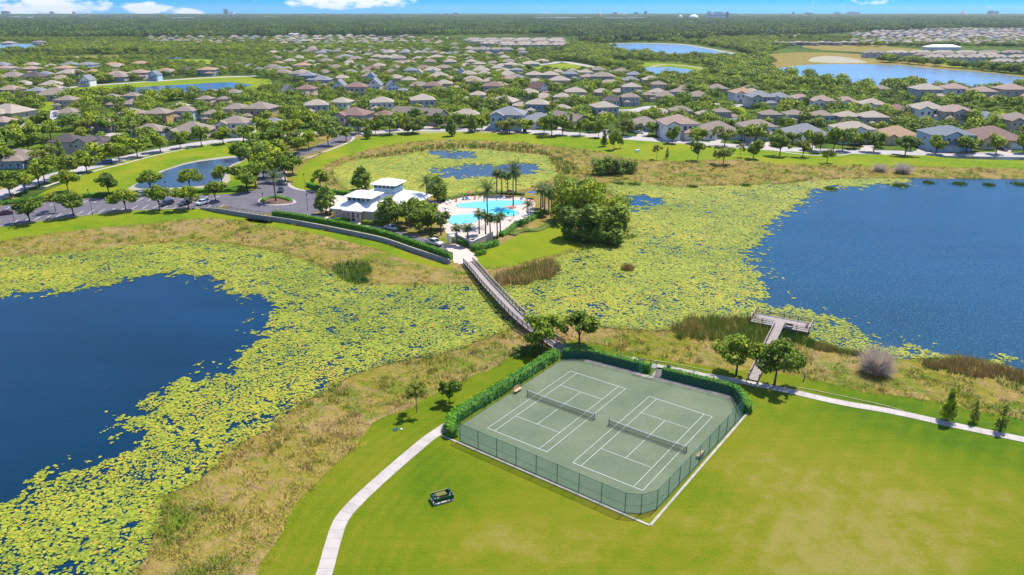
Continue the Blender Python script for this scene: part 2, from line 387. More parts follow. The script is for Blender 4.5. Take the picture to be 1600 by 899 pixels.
ROOF = {k: vary(k+'_shingles', c, .92, .14, 1.2) for k, c in dict(brown=(.235, .19, .15), tan=(.33, .28, .22), gray=(.20, .20, .21), red=(.205, .130, .105), salmon=(.30, .215, .170),
        orange=(.34, .22, .135), dark=(.085, .07, .068), white=(.80, .80, .80), slate=(.165, .18, .20)).items()}
ROOFN = dict(brown='brown', tan='tan', gray='grey', red='reddish brown', salmon='salmon', orange='orange', dark='dark brown', white='white', slate='slate')
WALL = {k: vary(k+'_render', c, .85, .06, 1.2) for k, c in dict(gray=(.44, .43, .41), cream=(.56, .46, .29), white=(.76, .73, .69), blue=(.42, .54, .62), beige=(.52, .42, .33), taupe=(.34, .30, .25), bluegray=(.30, .35, .37), yellow=(.52, .33, .12)).items()}
WALLN = dict(gray='grey', cream='cream', white='white', blue='pale blue', beige='beige', taupe='taupe', bluegray='blue grey', yellow='yellow')
M['pane'] = vary('dark_glass', (.025, .035, .05), .12, .2, .6, 0, .6)
M['trim'] = vary('white_trim', (.70, .70, .68), .6, .05, 2)
M['solar'] = vary('solar_panel', (.03, .045, .08), .2, .1, 2)
# ---------------------------------------------------------------- ground sheets
def ground_grid():
    c = [0, 25, 50, 100, 150, 200, 300, 400, 500, 650, 800, 1000, 1300, 1700, 2200, 3000, 4500, 7000, 10000, 12900]
    xs = sorted(set([-v for v in c]+c)); ys = [-290, -150, -50]+[v for v in c if v < 12000]+[12000, 14000]; n = len(xs)
    V = [(x, y, 0) for y in ys for x in xs]; Fc = [(j*n+i, j*n+i+1, j*n+n+i+1, j*n+n+i) for j in range(len(ys)-1) for i in range(n-1)]
    tag(link('ground', npmesh('ground', V, Fc), m=M['ground']), kind='structure')
ground_grid()
def struct(name, px, z, m, **k):
    sm = k.pop('smooth', True); n = k.pop('n', 4); j = k.pop('jit', 0)
    w = wpoly(px, n, sm, j); sheet(name, w, z, m, kind='structure', **k); return w
ROUGH_PX = [(-60, 250), (60, 330), (330, 322), (430, 215), (560, 206), (800, 206), (1000, 218), (1200, 234), (1400, 242), (1700, 252), (1900, 700), (1250, 610), (900, 560), (600, 900), (350, 1150), (-400, 1100), (-200, 500)]
struct('rough_ground', ROUGH_PX, .01, M['rough'], smooth=False)
# mown lawns
LAWNS = {}
LAWNS['park'] = struct('park_lawn', [(850, 545), (815, 553), (780, 570), (738, 588), (694, 610), (640, 638), (588, 660), (556, 692), (514, 736), (470, 782), (430, 850), (400, 900), (350, 1000), (400, 1150), (900, 1200), (1500, 1150), (2000, 1000), (1850, 740), (1700, 680), (1600, 656), (1505, 638), (1437, 625), (1360, 612), (1300, 601), (1237, 588), (1150, 578), (1060, 566), (960, 545), (900, 533)], .03, M['lawn'], jit=.6)
LAWNS['road'] = struct('roadside_lawn', [(462, 296), (460, 275), (470, 262), (500, 243), (540, 224), (575, 214), (650, 204), (720, 202), (800, 204), (870, 209), (935, 214), (1000, 219), (1100, 227), (1200, 234), (1320, 239), (1400, 241), (1600, 247), (1750, 252), (1750, 268), (1600, 264), (1500, 262), (1400, 260), (1300, 258), (1220, 257), (1150, 250), (1060, 252), (1000, 250), (940, 238), (900, 232), (860, 228), (800, 222), (720, 219), (650, 221), (600, 229), (545, 243), (510, 258), (492, 275), (500, 292), (485, 298)], .03, M['lawn2'], jit=.5)
LAWNS['left'] = struct('left_lawn', [(105, 285), (150, 264), (187, 254), (240, 241), (300, 228), (350, 221), (400, 219), (440, 217), (430, 240), (412, 262), (395, 285), (380, 302), (300, 304), (180, 304), (130, 308), (95, 312), (60, 318), (60, 305)], .03, M['lawn2'])
LAWNS['lot'] = struct('lot_lawn', [(-60, 358), (0, 352), (110, 338), (212, 328), (310, 323), (350, 333), (420, 345), (420, 350), (397, 348), (325, 342), (225, 350), (150, 357), (60, 368), (-60, 385)], .03, M['lawn2'], jit=.4)
LAWNS['pool'] = struct('pool_lawn', [(738, 404), (745, 394), (780, 385), (800, 372), (830, 362), (860, 345), (880, 352), (905, 378), (905, 392), (880, 396), (850, 402), (812, 414), (770, 420), (750, 416)], .03, M['lawn2'])
LAWNS['bank'] = struct('wall_foot_grass', [(395, 342), (500, 360), (600, 380), (650, 401), (705, 416), (700, 421), (640, 408), (590, 390), (500, 368), (395, 349)], .03, M['lawn2'], jit=.3)
for li, px in enumerate(([(90, 141), (170, 132), (230, 127), (300, 122), (350, 119), (385, 120), (425, 131), (400, 140), (380, 146), (362, 135), (300, 140), (230, 136), (160, 142), (110, 147)], [(60, 91), (120, 88), (200, 87), (250, 88), (180, 91), (110, 94)], [(250, 95), (320, 93), (345, 99), (290, 101)], [(815, 106), (850, 102), (895, 99), (920, 106), (905, 112), (860, 111), (820, 110)], [(945, 95), (1000, 98), (1050, 100), (1110, 108), (1125, 117), (1080, 112), (1020, 106), (960, 101)],
           [(1255, 72), (1330, 69), (1400, 74), (1450, 80), (1440, 86), (1350, 82), (1280, 78)], [(1440, 95), (1490, 93), (1530, 97), (1535, 104), (1490, 106), (1455, 103)], [(1200, 86), (1280, 82), (1380, 88), (1460, 100), (1480, 106), (1380, 101), (1220, 104)],
           [(50, 165), (80, 160), (88, 170), (62, 175)], [(45, 187), (76, 185), (78, 192), (50, 194)], [(1148, 170), (1162, 167), (1165, 180), (1150, 182)], [(690, 166), (740, 163), (760, 172), (700, 176)], [(395, 125), (420, 124), (424, 136), (398, 138)])):
    struct('far_lawn', px, (.06 if px[0][1] > 110 else .13)+.006*li, M['lawn2'] if px[0][0] not in (1255, 1200, 60) else M['rough'], jit=.8)
# water
WATER = {}
WATER['L'] = struct('left_lake', [(-80, 415), (0, 403), (60, 399), (130, 392), (215, 383), (330, 380), (420, 392), (480, 409), (530, 430), (565, 443), (640, 446), (700, 444), (742, 446), (765, 440), (787, 449), (816, 446), (838, 440), (862, 436), (866, 424), (865, 405), (885, 395), (920, 385), (962, 372), (985, 360), (974, 345), (966, 315), (945, 292), (965, 284), (987, 284), (1050, 292), (1082, 291), (1125, 291), (1200, 289), (1250, 285), (1300, 281), (1375, 279), (1500, 280), (1600, 281), (1850, 288), (2100, 420), (2000, 640), (1700, 606), (1600, 580), (1570, 573), (1532, 563), (1462, 559), (1400, 562), (1340, 552), (1300, 543), (1277, 537), (1245, 522), (1220, 516), (1190, 507), (1160, 505), (1120, 501), (1062, 507), (1040, 517), (990, 516), (950, 513), (900, 508), (860, 505), (815, 505), (797, 514), (732, 540), (675, 557), (612, 567), (555, 585), (520, 607), (487, 625), (450, 647), (425, 672), (400, 680), (370, 698), (332, 730), (295, 760), (258, 778), (248, 820), (236, 849), (220, 880), (205, 915), (190, 960), (150, 1100), (-400, 1080), (-250, 600)], .05, M['lakeL'], jit=.5)
WATER['M'] = struct('clubhouse_pond', [(522, 268), (535, 258), (562, 250), (625, 244), (665, 237), (737, 234), (800, 239), (850, 244), (862, 257), (870, 274), (845, 288), (800, 300), (755, 305), (695, 308), (640, 305), (560, 300), (530, 288)], .05, M['pond'], jit=.5)
struct('sandy_rim', [(205, 292), (248, 269), (298, 253), (360, 244), (386, 246), (378, 254), (362, 262), (352, 289), (264, 297), (208, 298)], .045, M['sand'], jit=.5)
WATER['P'] = struct('lawn_pond', [(210, 292), (252, 270), (300, 255), (362, 247), (378, 247), (372, 253), (356, 262), (340, 286), (264, 294)], .06, M['pond'], jit=.2)
WATER['N'] = struct('subdivision_pond', [(168, 141), (200, 139), (240, 135), (300, 132), (350, 129), (382, 131), (392, 134), (365, 140), (310, 147), (240, 150), (180, 148)], .09, M['pond'])
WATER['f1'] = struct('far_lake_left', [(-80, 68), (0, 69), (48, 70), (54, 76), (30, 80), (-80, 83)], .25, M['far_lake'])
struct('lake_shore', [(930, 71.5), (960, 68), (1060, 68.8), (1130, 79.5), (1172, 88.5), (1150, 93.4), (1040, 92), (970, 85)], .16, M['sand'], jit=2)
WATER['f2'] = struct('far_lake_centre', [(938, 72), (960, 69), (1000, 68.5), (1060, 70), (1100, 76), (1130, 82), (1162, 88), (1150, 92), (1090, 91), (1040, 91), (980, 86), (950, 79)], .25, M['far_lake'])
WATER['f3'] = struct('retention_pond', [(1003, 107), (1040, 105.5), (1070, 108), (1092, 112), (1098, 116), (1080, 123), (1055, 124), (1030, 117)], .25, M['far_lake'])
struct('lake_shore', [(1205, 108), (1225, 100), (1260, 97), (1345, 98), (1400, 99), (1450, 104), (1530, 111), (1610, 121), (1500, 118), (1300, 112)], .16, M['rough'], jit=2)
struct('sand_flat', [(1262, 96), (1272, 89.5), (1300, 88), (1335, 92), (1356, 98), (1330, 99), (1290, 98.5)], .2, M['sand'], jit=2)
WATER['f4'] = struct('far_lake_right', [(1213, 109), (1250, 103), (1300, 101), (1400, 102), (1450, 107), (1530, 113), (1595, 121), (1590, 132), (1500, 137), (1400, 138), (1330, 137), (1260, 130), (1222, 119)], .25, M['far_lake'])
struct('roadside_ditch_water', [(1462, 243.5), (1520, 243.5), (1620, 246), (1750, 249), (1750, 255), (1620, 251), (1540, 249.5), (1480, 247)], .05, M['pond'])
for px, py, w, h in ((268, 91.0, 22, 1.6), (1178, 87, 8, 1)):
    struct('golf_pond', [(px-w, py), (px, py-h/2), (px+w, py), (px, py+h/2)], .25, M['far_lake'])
# ---------------------------------------------------------------- roads and paths
def slab_path(name, px, wid, step, m):
    w = crv([P(*p)[:2] for p in px], 12, False); S = [0]
    for a, b in zip(w[:-1], w[1:]): S.append(S[-1]+(b-a).length)
    def at(d):
        i = min(max(int(np.searchsorted(S, d))-1, 0), len(w)-2); t = (d-S[i])/(S[i+1]-S[i]); q = w[i].lerp(w[i+1], t); e_ = (w[min(i+2, len(w)-1)]-w[max(i-1, 0)]).normalized(); return q, Vector((-e_.y, e_.x))
    base = ribbon(name, [tuple(p) for p in w[::6]]+[tuple(w[-1])], wid-.04, .045, M['dirt'], 4, world_pts=True)
    d = 0
    while d < S[-1]-.2:
        e_ = min(d+step, S[-1]); V = []
        for q in (d+.012, (d+e_)/2, e_-.012):
            p, n_ = at(q)
            for s_ in (1, -1):
                k = p+n_*s_*(wid/2+RNG.normal(0, .006)); V += [(k.x, k.y, .085), (k.x, k.y, .0)]
        me = bpy.data.meshes.new('slab'); me.from_pydata(V, [], [(0, 2, 6, 4), (4, 6, 10, 8), (0, 4, 5, 1), (4, 8, 9, 5), (2, 3, 7, 6), (6, 7, 11, 10), (0, 1, 3, 2), (8, 10, 11, 9)])
        me.validate(); bm = bmesh.new(); bm.from_mesh(me); bmesh.ops.recalc_face_normals(bm, faces=bm.faces[:]); bm.to_mesh(me); bm.free()
        link('slab', me, base, m); d = e_
M['dirt'] = vary('joint_dirt', (.07, .06, .035), .95)
slab_path('park_footpath', [(480, 960), (506, 899), (520, 850), (534, 812), (562, 780), (600, 745), (645, 706), (672, 684), (702, 664)], 1.85, 1.7, M['path'])
slab_path('lakeside_footpath', [(985, 560), (1000, 568), (1030, 574), (1060, 579), (1100, 587), (1160, 597), (1230, 611), (1310, 629), (1400, 645), (1500, 667), (1620, 692), (1700, 710)], 1.75, 1.7, M['path'])
ribbon('gate_path', [(1035, 576), (1024, 592)], 1.8, .085, M['path'])
ribbon('bridge_landing', [(874, 543), (884, 549)], 2.6, .07, M['path'])
ROADS = []
def road(name, px, w, mat='road', z=.06, walk=True, **k):
    ROADS.append(([P(*p)[:2] for p in px], w)); o = ribbon(name, px, w, z, M[mat], **k)
    return o
road('lakefront_road', [(500, 207), (560, 209), (610, 205), (680, 203), (760, 203.5), (830, 206), (900, 210), (960, 214.5), (1040, 220), (1120, 226.5), (1200, 232), (1300, 236.5), (1400, 239), (1500, 241), (1620, 243), (1800, 246)], 11)
ribbon('lakefront_sidewalk', [(560, 213), (640, 209), (720, 206.5), (800, 208), (900, 213), (1000, 219), (1100, 226.5), (1170, 231), (1215, 236), (1240, 240), (1275, 243), (1310, 243), (1330, 240)], 1.6, .065, M['path'])
road('village_road', [(-60, 330), (0, 305), (50, 286), (100, 271), (150, 259), (190, 249), (250, 235.5), (325, 222.5), (400, 216), (450, 212), (505, 207)], 9)
ribbon('village_sidewalk', [(60, 296), (120, 275), (190, 257), (250, 241.5), (325, 226.5), (400, 219.5), (450, 216)], 1.5, .065, M['path'])
road('club_entry_road', [(545, 207), (535, 217), (512, 227), (480, 237), (450, 247), (432, 258), (424, 270), (422, 285), (425, 298)], 9, 'asphalt', .07)
ribbon('entry_kerb_walk', [(553, 214), (548, 221), (525, 231), (492, 243), (463, 254), (448, 266), (444, 278), (455, 292), (475, 298), (500, 300)], 1.5, .08, M['path'])
struct('roundabout', [(352, 318), (358, 308), (372, 302), (400, 297), (418, 289), (445, 290), (470, 297), (500, 303), (520, 312), (520, 330), (480, 331), (440, 334), (400, 334), (365, 330)], .075, M['asphalt'])
struct('parking_lot', [(-60, 330), (0, 322), (60, 317), (125, 311.5), (175, 309), (300, 306), (350, 304), (372, 303), (375, 329), (345, 328), (310, 325), (212, 328), (100, 339.5), (0, 354), (-60, 362)], .07, M['asphalt'], smooth=False)
ribbon('lot_kerb', [(-60, 363), (0, 355), (100, 341), (212, 329.5), (310, 326.5), (350, 330), (375, 333)], .5, .17, M['path'], h=.12)
struct('service_drive', [(430, 333), (480, 329), (520, 345), (600, 357), (660, 372), (700, 384), (712, 400), (690, 398), (640, 382), (590, 366), (510, 347), (440, 338)], .065, M['asphalt'])
struct('service_walk', [(470, 336), (520, 340), (590, 352), (600, 358), (560, 357), (500, 346), (468, 341)], .075, M['paver'])
struct('path_apron', [(694, 384), (712, 381), (728, 388), (740, 397), (747, 407), (735, 412), (722, 414), (709, 411), (706, 400)], .08, M['paver'], smooth=False)
struct('club_forecourt', [(498, 300), (515, 304), (535, 306), (545, 315), (530, 326), (505, 330), (495, 316)], .085, M['paver'])
struct('pool_deck', [(650, 322), (672, 314), (700, 310), (740, 307), (790, 308), (825, 311), (836, 318), (834, 332), (830, 342), (806, 351), (785, 363), (765, 372), (740, 374), (712, 372), (698, 366), (690, 350), (668, 338)], .09, M['deck'])
for px in ([(935, 178), (975, 181), (1000, 174), (1028, 167), (1010, 166), (985, 171), (950, 172)], [(1116, 162), (1130, 167), (1165, 168.5), (1168, 165), (1140, 162)], [(60, 203), (95, 199), (102, 194), (90, 193), (92, 172), (80, 170), (76, 194), (58, 199)], [(160, 213), (195, 214), (192, 210), (165, 208)], [(20, 192), (60, 192), (60, 196), (24, 198)]):
    struct('residential_street', px, .06, M['road'])
road('golf_road', [(20, 98), (60, 95), (95, 93), (127, 89)], 12, 'paver', .2)
road('far_village_road', [(90, 139), (140, 134), (200, 130), (260, 126), (320, 122), (400, 119)], 9, 'road', .09)
road('far_boulevard', [(838, 102), (862, 99.5), (878, 97), (905, 101), (940, 108), (970, 113)], 11, 'road', .2)
road('sand_road', [(425, 71), (455, 76), (480, 80), (495, 84), (512, 88)], 16, 'sand', .2)
road('service_track', [(1010, 108), (1040, 101), (1090, 106), (1120, 114)], 5, 'sand', .18)
# driveways of the front row
for x in (628, 668, 700, 760, 800, 822, 868, 938, 1000, 1048, 1068, 1116, 1165, 1200, 1262, 1352, 1440, 1505, 1566):
    y = np.interp(x, [500, 680, 760, 900, 1040, 1200, 1400, 1620], [207, 203, 203.5, 210, 220, 232, 239, 243])
    ribbon('driveway', [(x+6, y-10), (x, y-1)], 5, .068, M['path'])
# parking bay lines: each a painted stripe
for x in list(range(18, 350, 17)):
    y = np.interp(x, [0, 100, 212, 310, 350], [353, 338.5, 327, 324, 326])
    q = P(x, y); q2 = P(x+13, y-7.5); d = (q2-q).normalized(); ribbon('bay_stripe', [q[:2], (q+d*4.8)[:2]], .14, .078, M['paint'], 1, world_pts=True)
for x in list(range(20, 345, 17)):
    y = np.interp(x, [0, 60, 125, 300, 350], [323, 318.5, 313, 307, 306])
    q = P(x, y); q2 = P(x-12, y+6.5); d = (q2-q).normalized(); ribbon('bay_stripe', [q[:2], (q+d*4.8)[:2]], .14, .078, M['paint'], 1, world_pts=True)
# ---------------------------------------------------------------- scattered stuff (nobody could count it)
OPEN = [wpoly(p, 3) for p in (
    [(-80, 470), (0, 467), (27, 456), (75, 454), (140, 449), (180, 444), (217, 431), (250, 432), (312, 432), (350, 442), (370, 456), (400, 462), (422, 466), (434, 483), (425, 505), (412, 523), (395, 540), (385, 551), (357, 577), (300, 592), (262, 612), (238, 622), (222, 637), (196, 655), (187, 682), (225, 690), (220, 707), (175, 725), (100, 733), (70, 750), (25, 766), (0, 781), (-120, 840), (-400, 800)],
    [(1310, 293), (1270, 297), (1250, 320), (1215, 338), (1197, 362), (1180, 385), (1170, 405), (1185, 430), (1195, 455), (1190, 474), (1215, 480), (1270, 494), (1290, 494), (1310, 497), (1340, 516), (1352, 531), (1395, 538), (1437, 536), (1457, 551), (1535, 562), (1600, 578), (1700, 605), (2000, 640), (2100, 420), (1850, 296), (1600, 286), (1500, 285), (1400, 287)],
    [(664, 239), (700, 235), (737, 237), (745, 243), (735, 248), (705, 249), (680, 245)],
    [(668, 264), (690, 277), (715, 280), (760, 279), (800, 275), (838, 270), (846, 262), (830, 257), (800, 254), (770, 259), (740, 257), (700, 263)],
    [(966, 308), (1000, 306), (1030, 308), (1038, 314), (1012, 324), (992, 331), (985, 322)],
    [(925, 478), (935, 476), (944, 481), (938, 487), (927, 486)],
    [(1310, 300), (1280, 310), (1240, 330), (1300, 330)])]
def scatter_pads():
    P0 = []
    for (poly, r0, dens) in ((WATER['L'], .168, 1), (WATER['M'], .27, 1)):
        xs = [p[0] for p in poly]; ys = [p[1] for p in poly]
        x0, x1 = max(min(xs), -150), min(max(xs), 150); y0, y1 = min(ys), max(ys)
        n = int((x1-x0)*(y1-y0)*(17.5 if poly is WATER['L'] else 10.0)); x = RNG.uniform(x0, x1, n); y = RNG.uniform(y0, y1, n)
        # keep to what the picture's frame (and a step beside it) can see
        k = (np.abs(x) < .78*y+8) & inside(x, y, poly)
        x, y = x[k], y[k]
        wx = x+(fbm(x*.35, y*.35)-.5)*9+(vnoise(x*1.4, y*1.4)-.5)*2.0; wy = y+(fbm(x*.35+70, y*.35+9)-.5)*13+(vnoise(x*1.4+9, y*1.4)-.5)*2.5
        op = np.zeros(x.shape, bool)
        for o in OPEN: op |= inside(wx, wy, o)
        cl = vnoise(x*.85+3, y*.85); big = fbm(x*.16+40, y*.16)
        hole = (vnoise(x*.55+11, y*.55+5)*.45+vnoise(x*1.9, y*1.9+30)*.55) > (.73-.08*(big > .56))
        k = ~op & (~hole | (RNG.random(x.shape) < .05))
        stray = op & (cl > .80) & (RNG.random(x.shape) < .25)
        n0 = np.zeros(x.shape, bool)
        for o in OPEN: n0 |= inside(wx*1.0, wy+ (6), o) & inside(wx, wy-6, o) & inside(wx+6, wy, o) & inside(wx-6, wy, o)
        stray &= ~n0
        k |= stray
        # thinner cover where the lake opens to the right
        thin = np.clip((x-45)/50, 0, 1)*(y > 120)*(poly is WATER['L'])
        k &= RNG.random(x.shape) > thin*.22
        x, y = x[k], y[k]; r = (.68+.75*fbm(x*.22+90, y*.22))*r0*RNG.uniform(.45, 1.6, x.size)**1.0*(1+np.clip((y-110)/260, 0, .7))
        P0.append(np.stack([x, y, r], 1))
    A = np.concatenate(P0)
    n = len(A); ang = RNG.uniform(0, 6.28, n); V = np.zeros((n, 5, 3), np.float32)
    z = .07+RNG.uniform(0, .10, n)+np.maximum(0, .12*(fbm(A[:, 0]*.2, A[:, 1]*.2)-.5)); tx = RNG.normal(0, .07, n); ty = RNG.normal(0, .07, n)
    for k in range(5):
        a = ang+k*math.pi/2.5; rr = A[:, 2]*RNG.uniform(.82, 1.12, n); dx = np.cos(a)*rr; dy = np.sin(a)*rr
        V[:, k, 0] = A[:, 0]+dx; V[:, k, 1] = A[:, 1]+dy; V[:, k, 2] = z+dx*tx+dy*ty
    Fc = np.arange(n*5).reshape(n, 5)
    t = .20+.55*fbm(A[:, 0]*.06, A[:, 1]*.06)+RNG.normal(0, .18, n)+.14*(vnoise(A[:, 0]*.5, A[:, 1]*.5)-.5)
    t = np.where(RNG.random(n) < .02, 1.0, np.clip(t, 0, .93))
    o = link('lily_pads', npmesh('lily_pads', V.reshape(-1, 3), Fc, t), m=M['pads']); tag(o, 'yellow green lily pads floating densely over the lakes and pond', 'lily pads', kind='stuff')
    print('pads', n)
scatter_pads()
def blades(pos, h, w, tint, nb=7, lean=.45, spread=.35):
    """tufts of narrow leaning blades; pos (n,2), h (n,), w (n,)"""
    n = len(pos); N_ = n*nb
    bx = np.repeat(pos[:, 0], nb)+RNG.normal(0, spread, N_); by = np.repeat(pos[:, 1], nb)+RNG.normal(0, spread, N_)
    hh = np.repeat(h, nb)*RNG.uniform(.55, 1.15, N_); ww = np.repeat(w, nb)*RNG.uniform(.6, 1.3, N_)
    a = RNG.uniform(0, 6.28, N_); ln = hh*lean*RNG.uniform(0, 1.6, N_); la = RNG.uniform(0, 6.28, N_)
    V = np.zeros((N_, 3, 3), np.float32)
    V[:, 0] = np.stack([bx-np.cos(a)*ww/2, by-np.sin(a)*ww/2, np.full(N_, 0.)], 1); V[:, 1] = np.stack([bx+np.cos(a)*ww/2, by+np.sin(a)*ww/2, np.full(N_, 0.)], 1)
    V[:, 2] = np.stack([bx+np.cos(la)*ln, by+np.sin(la)*ln, hh], 1)
    t = np.clip(np.repeat(tint, nb)+RNG.normal(0, .09, N_), 0, 1)
    return V.reshape(-1, 3), t
def scatter_tall_grass():
    VV = []; TT = []
    world_r = [P(*p)[:2] for p in ROUGH_PX]
    x0, x1, y0, y1 = -190, 210, 66, 400
    n = 150000; y = y0+(y1-y0)*RNG.random(n)**1.5; x = RNG.uniform(-1, 1, n)*(.80*y+6)
    k = inside(x, y, world_r)
    jx = x+(vnoise(x*.5, y*.5)-.5)*2.5; jy = y+(vnoise(x*.5+9, y*.5)-.5)*2.5
    for p in list(LAWNS.values()): k &= ~inside(jx, jy, p)
    for p in (WATER['L'], WATER['M'], WATER['P']): k &= ~inside(x+(vnoise(x, y)-.5)*2.2, y+(vnoise(x+5, y)-.5)*2.2, p)
    club = [P(*p)[:2] for p in [(352, 322), (400, 332), (500, 352), (600, 374), (705, 412), (740, 412), (800, 400), (905, 380), (905, 340), (840, 300), (700, 302), (560, 290), (480, 290), (430, 215), (330, 215), (0, 300), (0, 352), (310, 328)]]
    k &= ~inside(x, y, club)
    for pts, w in ROADS:
        for a, b in zip(pts[:-1], pts[1:]):
            a = np.array(a); b = np.array(b); d = b-a; L2 = (d**2).sum(); t = np.clip(((x-a[0])*d[0]+(y-a[1])*d[1])/L2, 0, 1)
            k &= (x-a[0]-t*d[0])**2+(y-a[1]-t*d[1])**2 > (w*.5+2)**2
    x, y = x[k], y[k]
    f = fbm(x*.05, y*.05); g = fbm(x*.28+7, y*.28); q = vnoise(x*.8, y*.8)
    # denser, taller, straw coloured clumps against lower greener turf between
    keep = RNG.random(x.size) < np.clip(.20+1.7*(g-.34)+.5*(q-.5), .05, 1)
    x, y, f, g, q = x[keep], y[keep], f[keep], g[keep], q[keep]
    t = .12+.70*g+.55*(f-.40)+.30*(q-.5)
    # broad green patches
    green = fbm(x*.09+33, y*.09+3); t = np.where(green > .57, t-.34, t)
    h = np.clip(.20+1.0*(g-.38)+.4*(q-.4), .12, 1.0)*(1+np.clip((y-180)/300, 0, .8)); w = .05+.04*h+.0004*y
    v, tt = blades(np.stack([x, y], 1), h, w, np.clip(t, 0, .94), 8, .9, .42); VV.append(v); TT.append(tt); print('tufts', x.size)
    # bigger tussocks and low brush standing proud of the grass
    mk = (fbm(x*.13+60, y*.13) > .50) & (RNG.random(x.size) < .085); mx, my = x[mk], y[mk]; print('mounds', mx.size)
    mt = np.clip(.12+.75*fbm(mx*.2+4, my*.2+1)+RNG.normal(0, .12, mx.size), 0, 1); mh = RNG.uniform(.55, 1.25, mx.size)
    v, tt = blades(np.stack([mx, my], 1), mh, np.full(mx.size, .10), mt, 34, .7, .42); VV.append(v); TT.append(tt)
    # ragged fringes where the rough grass meets the water and the mown turf
    for poly, step, jt, hh, t0 in ((WATER['L'], .16, .75, .75, .45), (WATER['M'], .5, 1.2, .9, .35), (LAWNS['park'], .22, .55, .30, .30), (LAWNS['road'], .6, 1.2, .40, .3), (LAWNS['lot'], .4, .8, .3, .35)):
        fx = []
        for a, b in zip(poly, poly[1:]+poly[:1]):
            L_ = (b-a).length; m_ = (a+b)/2
            if m_.y > 330 or m_.y < 62 or abs(m_.x) > .85*m_.y+10 or L_ < .01 or L_ > 60: continue
            q = int(L_/step)+1; t_ = RNG.random(q); fx.append(np.stack([a.x+(b.x-a.x)*t_, a.y+(b.y-a.y)*t_], 1))
        fx = np.concatenate(fx); kk = vnoise(fx[:, 0]*.35, fx[:, 1]*.35); w_ = (fbm(fx[:, 0]*.2, fx[:, 1]*.2)-.5)*2.5
        fx = fx+RNG.normal(0, jt, fx.shape)+w_[:, None]*.5; kp = kk > .28; fx = fx[kp]; kk = kk[kp]; kd = np.ones(len(fx), bool)
        for pts_, w__ in ROADS:
            for a, b in zip(pts_[:-1], pts_[1:]):
                a = np.array(a); b = np.array(b); d = b-a; tt_ = np.clip(((fx[:, 0]-a[0])*d[0]+(fx[:, 1]-a[1])*d[1])/(d**2).sum(), 0, 1); kd &= (fx[:, 0]-a[0]-tt_*d[0])**2+(fx[:, 1]-a[1]-tt_*d[1])**2 > (w__*.5+1)**2
        fx, kk = fx[kd], kk[kd]
        v, tt = blades(fx, hh*(.5+kk*.8), np.full(len(fx), .06), np.clip(t0+.8*(fbm(fx[:, 0]*.1+8, fx[:, 1]*.1)-.5), 0, 1), 7, .6, .28); VV.append(v); TT.append(tt)
    Vv = np.concatenate(VV); Tt = np.concatenate(TT)
    tag(link('tall_grass', npmesh('tall_grass', Vv, np.arange(len(Vv)).reshape(-1, 3), Tt), m=M['grassblade']), 'straw and olive coloured rough grass growing between lakes and lawns', 'tall grass', kind='stuff')
scatter_tall_grass()
def reeds(name, px, n, h, t, label, spread=.3, w=.10, m='reedblade', jit=1.2, nb=8, lean=.35):
    poly = wpoly(px, 3, True, jit); xs = [p[0] for p in poly]; ys = [p[1] for p in poly]
    x = RNG.uniform(min(xs), max(xs), n*3); y = RNG.uniform(min(ys), max(ys), n*3); k = inside(x, y, poly); x, y = x[k][:n], y[k][:n]
    hh = h*(.6+.7*fbm(x*.3, y*.3)); n_ = x.size//2; x, y, hh = x[:n_], y[:n_], hh[:n_]
    v, tt = blades(np.stack([x, y], 1), hh, np.full(x.size, w*1.5), np.clip(t+.5*(fbm(x*.25+5, y*.25)-.5), 0, 1), nb, lean, spread)
    tag(link(name, npmesh(name, v, np.arange(len(v)).reshape(-1, 3), tt), m=M[m]), label, name.replace('_', ' '), kind='stuff')
reeds('cattail_reeds', [(1050, 518), (1062, 506), (1120, 500), (1165, 503), (1195, 508), (1205, 514), (1198, 540), (1150, 540), (1100, 535), (1060, 530)], 1300, 1.9, .42, 'tall brown and green cattails growing left of the wooden dock')
reeds('cattail_reeds', [(778, 449), (790, 446), (816, 446), (840, 440), (864, 437), (868, 418), (840, 414), (800, 424), (780, 432)], 1000, 2.1, .62, 'tall straw coloured reeds on the point right of the footbridge')
reeds('cattail_reeds', [(1275, 540), (1300, 545), (1345, 554), (1345, 560), (1300, 552), (1276, 547)], 300, 1.1, .55, 'short pinkish brown reeds at the shore right of the dock')
reeds('cattail_reeds', [(1440, 568), (1500, 562), (1600, 583), (1720, 612), (1720, 625), (1600, 600), (1500, 582), (1450, 578)], 900, 1.6, .74, 'dark brown reed bank along the shore at the right edge')
reeds('green_rushes', [(520, 420), (545, 412), (572, 418), (576, 440), (550, 444), (530, 432)], 700, 1.5, .12, 'dark green rushes at the lily edge below the retaining wall')
reeds('green_rushes', [(900, 395), (935, 380), (972, 368), (995, 371), (960, 380), (920, 392)], 450, 1.0, .18, 'bright green rushes on the spit below the big oaks')
reeds('green_rushes', [(1205, 516), (1225, 514), (1252, 525), (1278, 540), (1270, 545), (1240, 535), (1212, 526)], 500, .9, .10, 'fresh green rushes at the water edge right of the dock walkway')
reeds('green_rushes', [(560, 246), (620, 238), (680, 228), (760, 226), (830, 230), (870, 245), (905, 268), (870, 272), (850, 244), (800, 238), (740, 233), (665, 236), (600, 246)], 1300, 1.7, .30, 'mixed rushes along the far bank of the clubhouse pond', w=.16)
reeds('green_rushes', [(816, 548), (840, 541), (846, 552), (832, 560), (815, 558)], 350, 1.1, .06, 'bright green rush clump at the foot of the left bridge oak')
